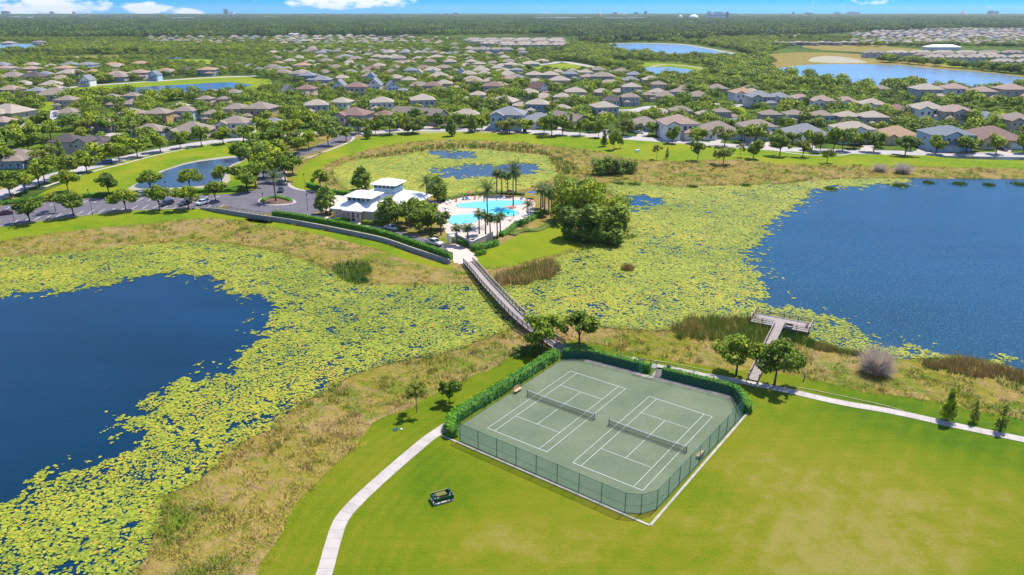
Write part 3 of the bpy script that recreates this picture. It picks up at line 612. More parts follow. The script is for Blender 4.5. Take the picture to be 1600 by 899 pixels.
# ---------------------------------------------------------------- trees
def leaf_cloud(lobes, n, size, seed, shell=.55, flat=.0, clump=1.1):
    r = np.random.default_rng(seed); L = np.array(lobes, float)
    vol = L[:, 3]*L[:, 4]*L[:, 5]; idx = r.choice(len(L), n, p=vol**.8/(vol**.8).sum()); c = L[idx, :3]; R = L[idx, 3:6]
    d = r.normal(size=(n, 3)); d /= np.linalg.norm(d, axis=1)[:, None]
    rad = shell+(1-shell)*r.random(n)**.7; rad *= .86+.22*vnoise(d[:, 0]*2.5+idx*3.1+seed, d[:, 1]*2.5+d[:, 2]*1.7)*1.2
    p = c+d*R*rad[:, None]
    # drop leaves to open gaps
    g = vnoise(p[:, 0]*.9+seed, p[:, 1]*.9+p[:, 2]*.7+3*seed); k = g > .31; p, d, g = p[k], d[k], g[k]; n = len(p)
    nrm = d*.9+r.normal(size=(n, 3))*.75; nrm[:, 2] += .35; nrm /= np.linalg.norm(nrm, axis=1)[:, None]
    a = np.cross(nrm, r.normal(size=(n, 3))); a /= np.linalg.norm(a, axis=1)[:, None]; b = np.cross(nrm, a)
    s = size*r.uniform(.55, 1.35, n)[:, None]
    V = np.stack([p-a*s, p-b*s*.6, p+a*s, p+b*s*.6], 1)
    t = .45+.55*(vnoise(p[:, 0]*clump+9+seed, p[:, 1]*clump+p[:, 2]*clump)-.5)+r.normal(0, .15, n)
    return V.reshape(-1, 3), np.arange(n*4).reshape(n, 4), np.clip(t, 0, 1)
def crown(name, lobes, n, size, seed, m, **k):
    V, Fc, t = leaf_cloud(lobes, n, size, seed, **k); me = npmesh(name, V, Fc, t); me.materials.append(m); return me
def trunk(name, base_r, h, limbs, seed, m, seg=7):
    r = random.Random(seed); bm = bmesh.new()
    tube(bm, [(0, 0, -.1), (0, 0, h*.25), (r.uniform(-.1, .1), r.uniform(-.1, .1), h)], [base_r*1.25, base_r, base_r*.75], seg)
    for (x, y, z) in limbs:
        z0 = h*r.uniform(.7, 1); mid = (x*.4+r.uniform(-.2, .2), y*.4+r.uniform(-.2, .2), z0+(z-z0)*.55)
        tube(bm, [(0, 0, z0), mid, (x, y, z)], [base_r*.55, base_r*.35, base_r*.12], 5)
    me = bmmesh(name, bm, True); me.materials.append(m); return me
TPL = {}
def oak(seed, w=1.0, h=8.0, n=3600, size=.26, m='leaf', flat=1.0, nl=10, lo=.40):
    r = random.Random(seed); lobes = []; limbs = []
    for i in range(nl):
        a = i*2.4+r.uniform(-.3, .3); q = r.uniform(.45, 1)**.8*2.7*w if i else 0; z = h*(lo+(.70-lo)*r.random())+(1.2 if i < 3 else 0)
        rr = r.uniform(.95, 2.0)*(1.1 if i < 3 else .9)*max(w, .75); lobes.append((q*math.cos(a), q*math.sin(a), z, rr, rr, rr*.78*flat))
        limbs.append((q*math.cos(a)*.8, q*math.sin(a)*.8, z))
    return crown('crown', lobes, n, size, seed, M[m]), trunk('trunk', .17, h*.30, limbs[:7], seed, M['bark'])
for i in range(4): TPL['oak%d' % i] = oak(11+i)
for i in range(3): TPL['mid%d' % i] = oak(31+i, n=1700, size=.42)
for i in range(2): TPL['yel%d' % i] = oak(41+i, n=1700, size=.36, m='leafyel')
for i in range(2): TPL['dark%d' % i] = oak(51+i, n=1900, size=.40, m='leafdark')
TPL['big0'] = oak(61, 1.35, 12, 8000, .36, 'leafdark', 1.35, 24, .13); TPL['big1'] = oak(62, 1.35, 12, 8000, .36, 'leaf', 1.35, 24, .13)
def conical(seed, n=1500, m='leaf', wf=1.0, size=.24):
    r = random.Random(seed); lobes = [(r.uniform(-.2, .2), r.uniform(-.2, .2), z, wf*(2.0-1.55*z/8), wf*(2.0-1.55*z/8), .9) for z in np.linspace(1.6, 7.4, 7)]
    return crown('crown', lobes, n, size, seed, M[m], shell=.3), trunk('trunk', .13, 6.5, [], seed, M['bark'])
TPL['cone'] = conical(71); TPL['cone_dark'] = conical(72, m='leafdark', wf=1.2); TPL['sparse'] = conical(73, 900, wf=1.1, size=.24, m='leafyel'); TPL['column'] = conical(75, 1600, wf=.9)
def magnolia(seed):
    lobes = [(.3*math.cos(i*2), .3*math.sin(i*2), z, w, w, 1.2) for i, (z, w) in enumerate(((1.6, 1.9), (2.8, 2.4), (4.0, 2.5), (5.2, 2.1), (6.3, 1.5), (7.1, .8)))]
    return crown('crown', lobes, 2200, .33, seed, M['leafdark'], shell=.6, clump=2), trunk('trunk', .16, 3, [], seed, M['bark'])
TPL['magnolia'] = magnolia(81)
def spr(seed):
    r = random.Random(seed); lobes = [(r.uniform(-1.6, 1.6), r.uniform(-1.6, 1.6), r.uniform(4, 7.2), .9, .9, .8) for _ in range(10)]
    return crown('crown', lobes, 1200, .23, seed, M['leafyel'], shell=.15), trunk('trunk', .07, 4.5, [l[:3] for l in lobes[:6]], seed, M['bark'])
TPL['sapling'] = spr(91)
def bush(seed, m='leaf'):
    r = random.Random(seed); lobes = [(r.uniform(-2.6, 2.6), r.uniform(-2.2, 2.2), r.uniform(1.2, 4.6), 1.7, 1.7, 1.7) for _ in range(14)]
    return crown('crown', lobes, 3400, .32, seed, M[m], shell=.5), trunk('trunk', .15, 1.2, [l[:3] for l in lobes[:6]], seed, M['bark'])
TPL['bush'] = bush(95, 'leafdark'); TPL['roundbush'] = oak(97, 1.0, 7, 3800, .28, 'leafyel', 1.35, 14)
def deadbush(seed):
    n = 1100; h = np.full(n, 1.0); pos = np.zeros((n, 2)); r = np.random.default_rng(seed)
    a = r.uniform(0, 6.28, n); q = r.uniform(0, 1, n)**.6; el = r.uniform(.35, 1.45, n); Ls = r.uniform(2.5, 6, n)*np.where(el > .9, 1, .75)
    base = np.stack([np.cos(a)*q*.8, np.sin(a)*q*.8, np.zeros(n)], 1); d = np.stack([np.cos(a)*np.cos(el), np.sin(a)*np.cos(el), np.sin(el)], 1)
    V = []
    for k in range(6):
        j = r.normal(0, .22, (n, 3)); dd = d+j; dd /= np.linalg.norm(dd, axis=1)[:, None]; st = base+d*(Ls*r.uniform(0, .6, n))[:, None]; ln = (Ls*r.uniform(.25, .55, n))[:, None]
        sd = np.cross(dd, r.normal(size=(n, 3))); sd /= np.linalg.norm(sd, axis=1)[:, None]; V.append(np.stack([st-sd*.03, st+sd*.03, st+dd*ln], 1))
    V = np.concatenate(V).reshape(-1, 3); me = npmesh('twigs', V, np.arange(len(V)).reshape(-1, 3), r.random(len(V)//3)); me.materials.append(M['leafdry']); return me
def palm(kind, seed):
    r = random.Random(seed); H = 7.0; bm = bmesh.new()
    tube(bm, [(0, 0, -.1), (.05, 0, H*.3), (0, .08, H*.65), (0, 0, H)], [.24, .19, .17, .16], 7)
    tr = bmmesh('trunk', bm, True); tr.materials.append(M['palmbark'])
    V = []; T = []
    nf, Lf = (34, 1.9) if kind == 'sabal' else (46, 3.2)
    for i in range(nf):
        a = i*2.399; el = math.radians(r.uniform(-40, 75)) if kind == 'sabal' else math.radians(r.uniform(-22, 72)); L_ = Lf*r.uniform(.8, 1.1); seg = 5
        p = Vector((0, 0, H)); d = Vector((math.cos(a)*math.cos(el), math.sin(a)*math.cos(el), math.sin(el))); t = r.random()*.8+.1
        for s_ in range(seg):
            q = p+d*(L_/seg); side = Vector((-math.sin(a), math.cos(a), 0)); wd = (.55 if kind == 'sabal' else .42)*(1.0-abs(s_-(3 if kind == 'sabal' else 2))*.16)
            for sg in (-1, 1):
                for b in range(2):
                    u = p.lerp(q, b*.5); e = u+side*sg*wd+d*(.35)-Vector((0, 0, .18+.1*b)); V += [u[:], (u+d*.24)[:], e[:]]; T.append(min(1, max(0, t+r.uniform(-.15, .15))))
            p = q; d = (d-Vector((0, 0, .20 if kind == 'sabal' else .17))).normalized()
    me = npmesh('fronds', V, np.arange(len(V)).reshape(-1, 3), T); me.materials.append(M['palmleaf']); return me, tr
TPL['sabal'] = palm('sabal', 3); TPL['date'] = palm('date', 4)
NTREE = [0]; TREES = []
KIND = dict(oak='oak_tree', mid='oak_tree', yel='street_tree', dark='oak_tree', big='live_oak_tree', cone='cypress_tree', column='cypress_tree', sparse='young_tree', magnolia='magnolia_tree', sapling='sapling', bush='shrub', roundbush='shrub', sabal='palm_tree', date='palm_tree')
def tree(px, py, h, w, kind, label, group=None, cat=None, rot=None, world_pt=None, z=0):
    cr, tr = TPL[kind]; p = world_pt if world_pt is not None else P(px, py)
    base = kind.rstrip('0123456789'); nm = KIND.get(base, KIND.get(base.split('_')[0], 'tree'))
    th = {'oak': 8, 'mid': 8, 'yel': 8, 'dark': 8, 'big': 12, 'bush': 6, 'roundbush': 7.2, 'magnolia': 8}.get(base, 8); tw = {'big': 10.5, 'cone': 4, 'cone_dark': 4.6, 'column': 3.6, 'sparse': 4, 'magnolia': 5, 'sapling': 5, 'bush': 8, 'roundbush': 8.4, 'sabal': 4, 'date': 6.2}.get(base, 8.2)
    e = empty(nm, (p[0], p[1], z), random.uniform(0, 6.28) if rot is None else rot, label, cat or ('palm' if base in ('sabal', 'date') else 'shrub' if base in ('bush', 'roundbush') else 'tree'), group)
    e.scale = (w/tw, w/tw, h/th)
    o = bpy.data.objects.new('fronds' if base in ('sabal', 'date') else 'crown', cr); COL.objects.link(o); o.parent = e
    o2 = bpy.data.objects.new('trunk', tr); COL.objects.link(o2); o2.parent = e
    NTREE[0] += 1; TREES.append((p[0], p[1], w)); return e
T = tree
# trees of the park
T(651, 645, 5.6, 4.2, 'sapling', 'thin sparse sapling with airy crown standing in rough grass left of the tennis hedge')
T(702, 629, 4.7, 4.2, 'mid1', 'small round leafy tree on the lawn just left of the tennis court hedge')
T(847, 549, 7.8, 9.6, 'oak0', 'spreading oak hiding the near end of the wooden footbridge')
T(905, 540, 7.6, 9.4, 'oak1', 'oak with visible trunk standing right of the footbridge end behind the courts')
T(1150, 587, 8.3, 9.6, 'oak2', 'oak left of the dock walkway with its shade over the footpath')
T(1210, 602, 8.9, 9.4, 'oak3', 'oak right of the dock walkway beside the footpath')
T(1480, 658, 5.8, 3.4, 'cone', 'tallest of the three young conical trees beside the right footpath')
T(1521, 660, 3.9, 2.0, 'sparse', 'thin greyish young tree, middle of three beside the right footpath')
T(1562, 674, 4.7, 2.5, 'sparse', 'sparse young tree, rightmost of three beside the right footpath')
T(815, 556, 2.0, 3.8, 'bush', 'low bright green bush under the left oak at the bridge end')
e = empty('bare_shrub', P(1368, 583), 0, 'big bare grey twiggy bush on the shore right of the dock', 'shrub'); link('twigs', deadbush(5), e); e.scale = (1.0, 1.0, 1.05)
for i, (x, y, sc_, l) in enumerate(((1374, 268, .75, 'small bare grey bush on the far bank, left of two'), (1410, 271, .95, 'small bare pinkish grey bush on the far bank, right of two'))):
    e = empty('bare_shrub', P(x, y), i, l, 'shrub'); link('twigs', bpy.data.meshes['twigs'], e); e.scale = (sc_*1.2, sc_*1.2, sc_*.9)
def tuft_mound(x, y, n, h, r, t, label):
    t = t+.12 if t > .3 else t
    p = P(x, y); a = RNG.normal(0, r*.4, (n, 2)); v, tt = blades(a, np.full(n, h), np.full(n, .09), np.full(n, t), 8, .35, .15)
    me = npmesh('reed_lily_clump', v, np.arange(len(v)).reshape(-1, 3), tt); o = link('reed_lily_clump', me, m=M['reedblade']); o.location = (p.x, p.y, .05); tag(o, label, 'reed clump')
tuft_mound(980, 422, 130, 1.5, 1.6, .55, 'lone tuft of reeds standing in the lily pads right of the point')
for k_, (x, y, w) in enumerate(((1297, 296, 2.6), (1405, 291, 3.4), (1450, 286, 2), (1500, 288, 3), (1545, 290, 2), (1596, 289, 4), (1165, 291, 2), (1082, 293, 2.2), (990, 289, 3), (968, 288, 2))):  # lily mounds along the far shore, built from reed blades
    tuft_mound(x, y, 140, .8, w, .22, 'low green lily mound at the far lake shore, %s from the left' % ['seventh', 'eighth', 'ninth', 'tenth', 'eleventh', 'twelfth', 'fifth', 'fourth', 'third', 'second'][k_])
# big oaks beside the pool
for i, (x, y, h, w, k, l) in enumerate(((905, 373, 11, 12, 'big0', 'front left live oak of the dense grove right of the pool'), (946, 376, 12.5, 14, 'big0', 'tallest front live oak of the dense grove right of the pool'), (882, 345, 12, 11, 'big1', 'live oak on the pool side of the dense grove'), (930, 345, 12.5, 13, 'big1', 'live oak in the middle of the dense grove by the pool'),
                                        (905, 315, 9.5, 13, 'big0', 'greyish live oak at the back of the dense grove'), (962, 352, 9.5, 9, 'big1', 'rightmost live oak of the dense grove at the lake edge'), (885, 308, 7.5, 10, 'big1', 'low live oak at the back left of the dense grove'),
                                        (944, 272, 7, 12, 'bush', 'left and tallest of the dark bushes on the bank above the grove'), (965, 272, 6, 10, 'bush', 'middle one of the dark bushes on the bank above the grove'), (981, 271, 5.4, 8, 'bush', 'rightmost of the dark bushes on the bank above the grove'))):
    T(x, y, h, w, k, l)
# roadside lawn trees on the right
for (x, y, h, w, k, l) in ((944, 229, 8, 4.6, 'column', 'narrow light green conical tree on the roadside lawn'), (959, 234, 10, 6.5, 'mid0', 'taller tree right of the narrow conical tree on the lawn'), (969, 232, 7, 4.5, 'mid1', 'small dark tree at the right of the lawn group of three'),
    (1026, 249, 6.5, 5.5, 'sapling', 'thin pale tree on the lawn beside the white marker'), (1042, 248, 5, 2.6, 'sparse', 'very thin sapling on the lawn right of the pale tree'), (1090, 251, 8.5, 7, 'mid2', 'round tree with clear trunk alone on the lawn bank'), (1130, 257, 7.5, 10, 'dark0', 'broad low dark tree on the lower bank'),
    (1157, 246, 6, 5, 'sapling', 'thin airy tree left of a round tree on the right lawn'), (1177, 248, 8.5, 9, 'mid0', 'round tree on the lawn where the sidewalk ends'), (1218, 244, 10, 12, 'oak1', 'large full oak on the lawn left of the curved walk'), (1254, 246, 8, 8, 'yel0', 'pale yellowish tree in the loop of the curved walk'),
    (1292, 255, 6.5, 7, 'yel1', 'small pale round tree lowest on the lawn below the walk'), (1414, 243, 9.5, 13, 'oak2', 'large oak with deep shadow on the lawn below the orange brown roof')): T(x, y, h, w, k, l)
ORD = ['first', 'second', 'third', 'fourth', 'fifth', 'sixth', 'seventh', 'eighth', 'ninth', 'tenth', 'eleventh', 'twelfth', 'thirteenth', 'fourteenth', 'fifteenth', 'sixteenth', 'seventeenth', 'eighteenth', 'nineteenth', 'twentieth']
def ordn(i):
    if i < 20: return ORD[i]
    t = ['twenty', 'thirty', 'forty', 'fifty', 'sixty'][(i+1)//10-2]; u = (i+1) % 10
    return (t[:-1]+'ieth') if u == 0 else t+' '+ORD[u-1]
def tree_row(rows, fmt, group):
    g = 1.0 if 'palm' in group or 'parking' in group or 'clubhouse' in group else 1.16
    for i, r in enumerate(sorted(rows)): T(r[0], r[1], r[2]*(g*.5+.5), r[3]*g, r[4], fmt % ordn(i), group)
tree_row([(1269, 235, 9, 8, 'mid1'), (1281, 238, 9, 8, 'yel0'), (1302, 236, 10, 9, 'mid2'), (1316, 236, 10, 9, 'dark0'), (1335, 232, 9, 8, 'mid0'), (1365, 238, 9, 9, 'mid1'), (1462, 241, 8, 8, 'mid0'), (1509, 240, 8, 10, 'mid1'), (1556, 241, 8, 8, 'mid2'), (1598, 240, 8, 8, 'mid0'), (1050, 224, 8, 8, 'mid0'), (1089, 225, 7.5, 10, 'mid1'), (1132, 229, 9, 11, 'yel1'), (1163, 222, 9, 9, 'dark1'), (1180, 226, 9, 11, 'mid2'),
          (821, 207, 7, 9, 'mid1'), (850, 209, 8, 9, 'mid0'), (862, 213, 11, 12, 'oak0'), (879, 211, 10, 9, 'mid2'), (906, 212, 8.5, 8, 'mid1'), (919, 198, 8, 9, 'dark1'), (935, 215, 9, 7, 'mid0'), (974, 212, 8.5, 11, 'yel0'), (1025, 212, 7, 9, 'mid1'),
          (683, 201, 8, 9, 'mid0'), (719, 201, 8, 8, 'mid2'), (753, 204, 8.5, 8, 'mid1'), (786, 206, 7, 10, 'yel1'), (796, 208, 7, 10, 'yel0'), (609, 210, 10, 10, 'dark0'), (620, 203, 9, 9, 'mid2'), (560, 209, 9, 9, 'dark1'), (587, 211, 8, 7, 'mid1'), (572, 205, 7, 6, 'yel0'), (645, 196, 9, 10, 'mid0'), (660, 195, 8, 9, 'mid1')],
         '%s tree from the left in the row along the lakefront road', 'street trees along the lakefront road')
for r in ((645, 209, 8.5, 14.5, 'roundbush', 'very wide round yellowish tree on the lawn by the road'), (705, 213, 9, 6, 'magnolia', 'left dark magnolia on the roadside lawn'), (738, 207, 9.5, 6, 'magnolia', 'right dark magnolia on the roadside lawn'), (575, 217, 6.5, 5, 'magnolia', 'small dark magnolia on the lawn by the road junction')): T(*r)
tree_row([(390, 262, 9, 10, 'dark0'), (412, 278, 9, 10, 'mid0'), (400, 293, 9, 10, 'oak1'), (446, 284, 10, 11, 'oak2'), (432, 265, 9, 10, 'mid2'), (458, 272, 9, 9, 'mid0'), (385, 292, 8, 8, 'mid1'), (410, 246, 8, 10, 'dark1'), (440, 247, 8, 9, 'mid0'), (466, 240, 8, 9, 'mid1'), (482, 233, 8, 9, 'mid2'), (455, 230, 8, 9, 'yel0'), (430, 227, 8, 10, 'mid0'), (402, 234, 8, 10, 'mid1'), (513, 228, 9.5, 9, 'dark0'), (541, 221, 7, 8, 'mid2'), (478, 199, 9, 11, 'mid0'), (500, 212, 8, 9, 'mid1'), (520, 206, 8, 9, 'dark1'), (415, 214, 9, 11, 'mid2'), (455, 214, 9, 10, 'mid1'), (375, 250, 8, 9, 'mid0')],
         '%s tree from the left in the grove lining the entry road', 'trees lining the entry road')
tree_row([(47, 348, 8, 11, 'oak0'), (115, 338, 8.5, 11, 'oak1'), (197, 330, 8, 10.5, 'oak3'), (250, 329, 9, 8.5, 'oak2'), (295, 327, 8.5, 10.5, 'oak0'), (337, 315, 7.5, 9, 'oak1'), (87, 331, 6.5, 8, 'sapling')],
         '%s tree from the left in the front row beside the parking lot', 'trees beside the parking lot')
tree_row([(171, 307, 9, 9.5, 'oak1'), (236, 300, 8.5, 10.5, 'oak2'), (297, 296, 8, 10, 'oak3'), (347, 290, 8, 9, 'oak0'), (107, 300, 8.5, 10, 'oak2'), (387, 300, 8, 9, 'oak1'), (17, 308, 10, 12, 'oak3'), (62, 293, 9.5, 11, 'oak0'), (40, 302, 8, 10, 'oak2')],
         '%s tree from the left in the back row behind the parking lot', 'trees behind the parking lot')
tree_row([(136, 270, 8.5, 9.5, 'mid0'), (102, 277, 8.5, 10, 'yel0'), (187, 253, 8.5, 9, 'mid1'), (215, 246, 8.5, 10, 'mid2'), (251, 238, 9, 9.5, 'mid0'), (282, 232, 7, 7, 'mid1'), (315, 228, 9, 9, 'mid2'), (349, 225, 8, 9, 'mid0'), (381, 221, 8.5, 9.5, 'dark1'), (160, 255, 8.5, 11, 'mid1'), (70, 285, 9, 10, 'mid2'), (232, 229, 9, 10, 'dark0'), (200, 240, 9, 10, 'mid1')],
         '%s tree from the left in the row along the village road', 'street trees along the village road')
T(96, 248, 8.5, 5, 'cone_dark', 'dark conical evergreen in front of the brown gabled house')
T(501, 297, 8, 9, 'oak1', 'broad tree at the pond corner left of the clubhouse')
T(510, 335, 9.5, 7.2, 'magnolia', 'dark magnolia in front of the left end of the clubhouse')
T(566, 298, 9, 7.4, 'magnolia', 'dark magnolia standing behind the clubhouse roof')
T(608, 352, 9, 8.5, 'magnolia', 'glossy dark tree in front of the clubhouse centre')
T(684, 315, 9, 7.5, 'magnolia', 'dark magnolia beside the palm right of the clubhouse')
tree_row([(636, 356, 7.5, 8, 'oak0'), (655, 365, 8, 9, 'oak1'), (674, 362, 7, 8, 'mid0'), (648, 346, 8, 9, 'oak2'), (688, 358, 6, 7, 'mid1'), (622, 350, 6, 6, 'mid2'), (668, 350, 7.5, 8, 'dark0')], '%s tree from the left in the clump between clubhouse and service drive', 'clump of trees by the clubhouse')
T(431, 315, 9.5, 7.8, 'date', 'tall date palm in the planted island of the roundabout')
T(762, 352, 12, 7, 'date', 'tallest date palm standing in front of the pool')
T(802, 322, 13, 7, 'date', 'tall palm on the planted island in the pool')
T(668, 322, 9, 7.5, 'date', 'full palm right of the clubhouse roof')
tree_row([(689, 368, 6.5, 4.4, 'sabal'), (714, 382, 5.5, 4.0, 'sabal'), (731, 384, 6, 4.2, 'sabal'), (749, 366, 7, 4.2, 'sabal'), (759, 371, 7.5, 4.2, 'sabal'), (766, 372, 7, 4, 'sabal'), (777, 372, 6.8, 4, 'sabal'), (782, 368, 7, 4, 'sabal'), (825, 350, 6.5, 4.6, 'date')], '%s sabal palm from the left along the near side of the pool deck', 'palms along the near side of the pool')
tree_row([(776, 304, 9, 4.5, 'sabal'), (784, 305, 8.8, 4.5, 'sabal'), (793, 305, 8, 4.2, 'sabal'), (806, 305, 9, 4.8, 'sabal')], '%s sabal palm from the left along the far side of the pool', 'palms along the far side of the pool')
tree_row([(845, 330, 8.5, 4.8, 'sabal'), (851, 334, 8.8, 4.8, 'sabal'), (857, 336, 8.6, 4.8, 'sabal'), (862, 330, 8.5, 4.8, 'sabal'), (848, 324, 8, 4.6, 'sabal')], '%s sabal palm from the left in the cluster between pool and oak grove', 'palm cluster between pool and oaks')
tree_row([(12, 232, 10, 12, 'dark0'), (36, 228, 10, 12, 'mid0'), (60, 224, 10, 12, 'dark1'), (45, 238, 9, 10, 'mid1'), (80, 218, 9, 11, 'mid2'), (115, 205, 9, 10, 'dark0'), (140, 207, 9, 10, 'mid0'), (165, 208, 9, 10, 'dark1'), (150, 196, 8, 9, 'mid1'), (128, 212, 8, 9, 'yel0'), (6, 262, 9, 11, 'mid2'), (66, 200, 9, 11, 'mid0'), (70, 262, 9, 10, 'yel1')], '%s tree from the left in the gardens at the left edge', 'garden trees at the left edge')
# hedges: clipped box of leaves along a line
def hedge(name, px, wid, h, label, n_per=70, m='hedge', world_pts=None, size=.16, z0=0):
    w = world_pts or [P(*p)[:2] for p in px]; w = crv(w, 4, False); seg = []; V = []; T_ = []
    for a, b in zip(w[:-1], w[1:]):
        L_ = (b-a).length
        if L_ < .01: continue
        n = int(L_*n_per*(wid+2*h)/5); d = (b-a)/L_; sd = Vector((-d.y, d.x))
        u = RNG.random(n)*L_; f = RNG.random(n)*(wid+2*h); jit = .10*RNG.normal(size=n)
        off = np.where(f < h, -wid/2, np.where(f < h+wid, f-h-wid/2, wid/2)); z = np.where(f < h, f, np.where(f < h+wid, h, 2*h+wid-f))
        nx = np.where(f < h, -1, np.where(f < h+wid, 0, 1)); nz = np.where((f >= h) & (f < h+wid), 1, 0)
        bulge = .14*(vnoise((a.x+d.x*u)*.9, (a.y+d.y*u)*.9+z)-.5)*2+jit
        off = off+nx*bulge; z = z+nz*bulge
        c = np.stack([a.x+d.x*u+sd.x*off, a.y+d.y*u+sd.y*off, z+z0], 1); nn = np.stack([sd.x*nx, sd.y*nx, nz*1.0], 1)*.8+RNG.normal(size=(n, 3))*.7; nn /= np.linalg.norm(nn, axis=1)[:, None]
        p_ = np.cross(nn, RNG.normal(size=(n, 3))); p_ /= np.linalg.norm(p_, axis=1)[:, None]; q_ = np.cross(nn, p_); s_ = size*RNG.uniform(.6, 1.4, n)[:, None]
        V.append(np.stack([c-p_*s_, c-q_*s_*.7, c+p_*s_, c+q_*s_*.7], 1)); T_.append(np.clip(.5+.6*(vnoise(c[:, 0]*1.4, c[:, 1]*1.4+c[:, 2])-.5)+RNG.normal(0, .15, n), 0, 1))
    V = np.concatenate(V).reshape(-1, 3); tt = np.concatenate(T_); nq = len(V)//4
    # dense inner body
    bV = []; bF = []
    for i, p in enumerate(w):
        d = (w[min(i+1, len(w)-1)]-w[max(i-1, 0)]).normalized(); sd = Vector((-d.y, d.x))*(wid/2-.08)
        bV += [(p.x+sd.x, p.y+sd.y, z0), (p.x+sd.x, p.y+sd.y, z0+h-.1), (p.x-sd.x, p.y-sd.y, z0+h-.1), (p.x-sd.x, p.y-sd.y, z0)]
    for i in range(len(w)-1):
        a = i*4
        for k in range(3): bF.append((a+k, a+k+1, a+k+5, a+k+4))
    bF.append((3, 2, 1, 0)); k = len(bV)-4; bF.append((k, k+1, k+2, k+3))
    me = npmesh(name, np.concatenate([V, np.array(bV)]), np.concatenate([np.arange(nq*4).reshape(nq, 4), np.array(bF)+nq*4]), np.concatenate([tt, np.full(len(bF), .12)]))
    return tag(link(name, me, m=M[m]), label, 'hedge')
hedge('clipped_hedge', [(428, 342), (450, 345), (500, 353.5), (550, 363), (600, 374), (650, 391), (705, 411)], 1.5, 1.6, 'long clipped hedge along the top of the grey retaining wall', 110, z0=.9)
hedge('clipped_hedge', [(482, 291), (500, 298), (520, 303), (550, 306)], 1.8, 1.4, 'clipped hedge between the roundabout and the clubhouse pond', 60)
hedge('clipped_hedge', [(130, 309), (175, 306), (240, 303), (300, 302), (375, 299)], 1.8, 1.3, 'dark clipped hedge along the back of the parking lot', 45)
hedge('clipped_hedge', [(-30, 325), (30, 317), (75, 311)], 1.8, 1.3, 'clipped hedge at the left end of the parking lot', 45)
hedge('clipped_hedge', [(738, 392), (758, 388), (777, 383)], 1.8, 1.5, 'thick clipped hedge below the beige pump enclosure', 70)
hedge('clipped_hedge', [(709, 377), (722, 382), (731, 386)], 1.3, 1.2, 'short hedge between the truck and the pump enclosure', 70)
hedge('clipped_hedge', [(783, 370), (797, 362), (806, 354), (825, 347), (838, 340), (852, 333)], 1.6, 1.2, 'hedge curving along the right edge of the pool deck', 60)
hedge('flower_bed', [(800, 368), (815, 362), (840, 360), (858, 352), (872, 344)], 2.4, .5, 'low planted bed curving round the pool lawn', 40, 'leafdark')
hedge('flower_bed', [(692, 316), (725, 307), (770, 303), (820, 305)], 2.0, .8, 'row of low shrubs along the far edge of the pool deck', 40, 'leafdark')
hedge('clipped_hedge', [(523, 345), (545, 347)], 1.6, .9, 'low shrubs against the left front wall of the clubhouse', 60)
hedge('clipped_hedge', [(566, 350), (600, 354), (625, 360)], 1.8, 1.2, 'low dark shrubs against the right front wall of the clubhouse', 60, 'leafdark')
def ball(px, py, r, label):
    V, Fc, t = leaf_cloud([(0, 0, r*.8, r, r, r)], 420, .17, 7, shell=.85); o = link('shrub', npmesh('shrub', V, Fc, t), m=M['hedge']); o.location = P(px, py); tag(o, label, 'shrub')
ball(748, 399, .95, 'clipped ball shrub at the lawn corner, left of two'); ball(755, 397, .95, 'clipped ball shrub at the lawn corner, right of two')
# ---------------------------------------------------------------- houses
def hip(bm, x0, x1, y0, y1, z, s=.42, ov=.5, mi=0, bow=0):
    x0 -= ov; x1 += ov; y0 -= ov; y1 += ov; z -= .08; w = x1-x0; d = y1-y0; t = .2
    if w >= d: a, b = (x0+d/2, (y0+y1)/2), (x1-d/2, (y0+y1)/2); H = d/2*s
    else: a, b = ((x0+x1)/2, y0+w/2), ((x0+x1)/2, y1-w/2); H = w/2*s
    if abs(a[0]-b[0])+abs(a[1]-b[1]) < .3: a = (a[0]-.15, a[1]) if w >= d else (a[0], a[1]-.15); b = (b[0]+.15, b[1]) if w >= d else (b[0], b[1]+.15)
    v = [bm.verts.new(p) for p in ((x0, y0, z), (x1, y0, z), (x1, y1, z), (x0, y1, z), (x0, y0, z+t), (x1, y0, z+t), (x1, y1, z+t), (x0, y1, z+t), (*a, z+t+H), (*b, z+t+H))]
    fs = [(3, 2, 1, 0), (0, 1, 5, 4), (1, 2, 6, 5), (2, 3, 7, 6), (3, 0, 4, 7)]
    fs += [(4, 5, 9, 8), (5, 6, 9), (6, 7, 8, 9), (7, 4, 8)] if w >= d else [(4, 5, 8), (5, 6, 9, 8), (6, 7, 9), (7, 4, 8, 9)]
    for f in fs: bm.faces.new([v[i] for i in f]).material_index = mi
    return z+t+H
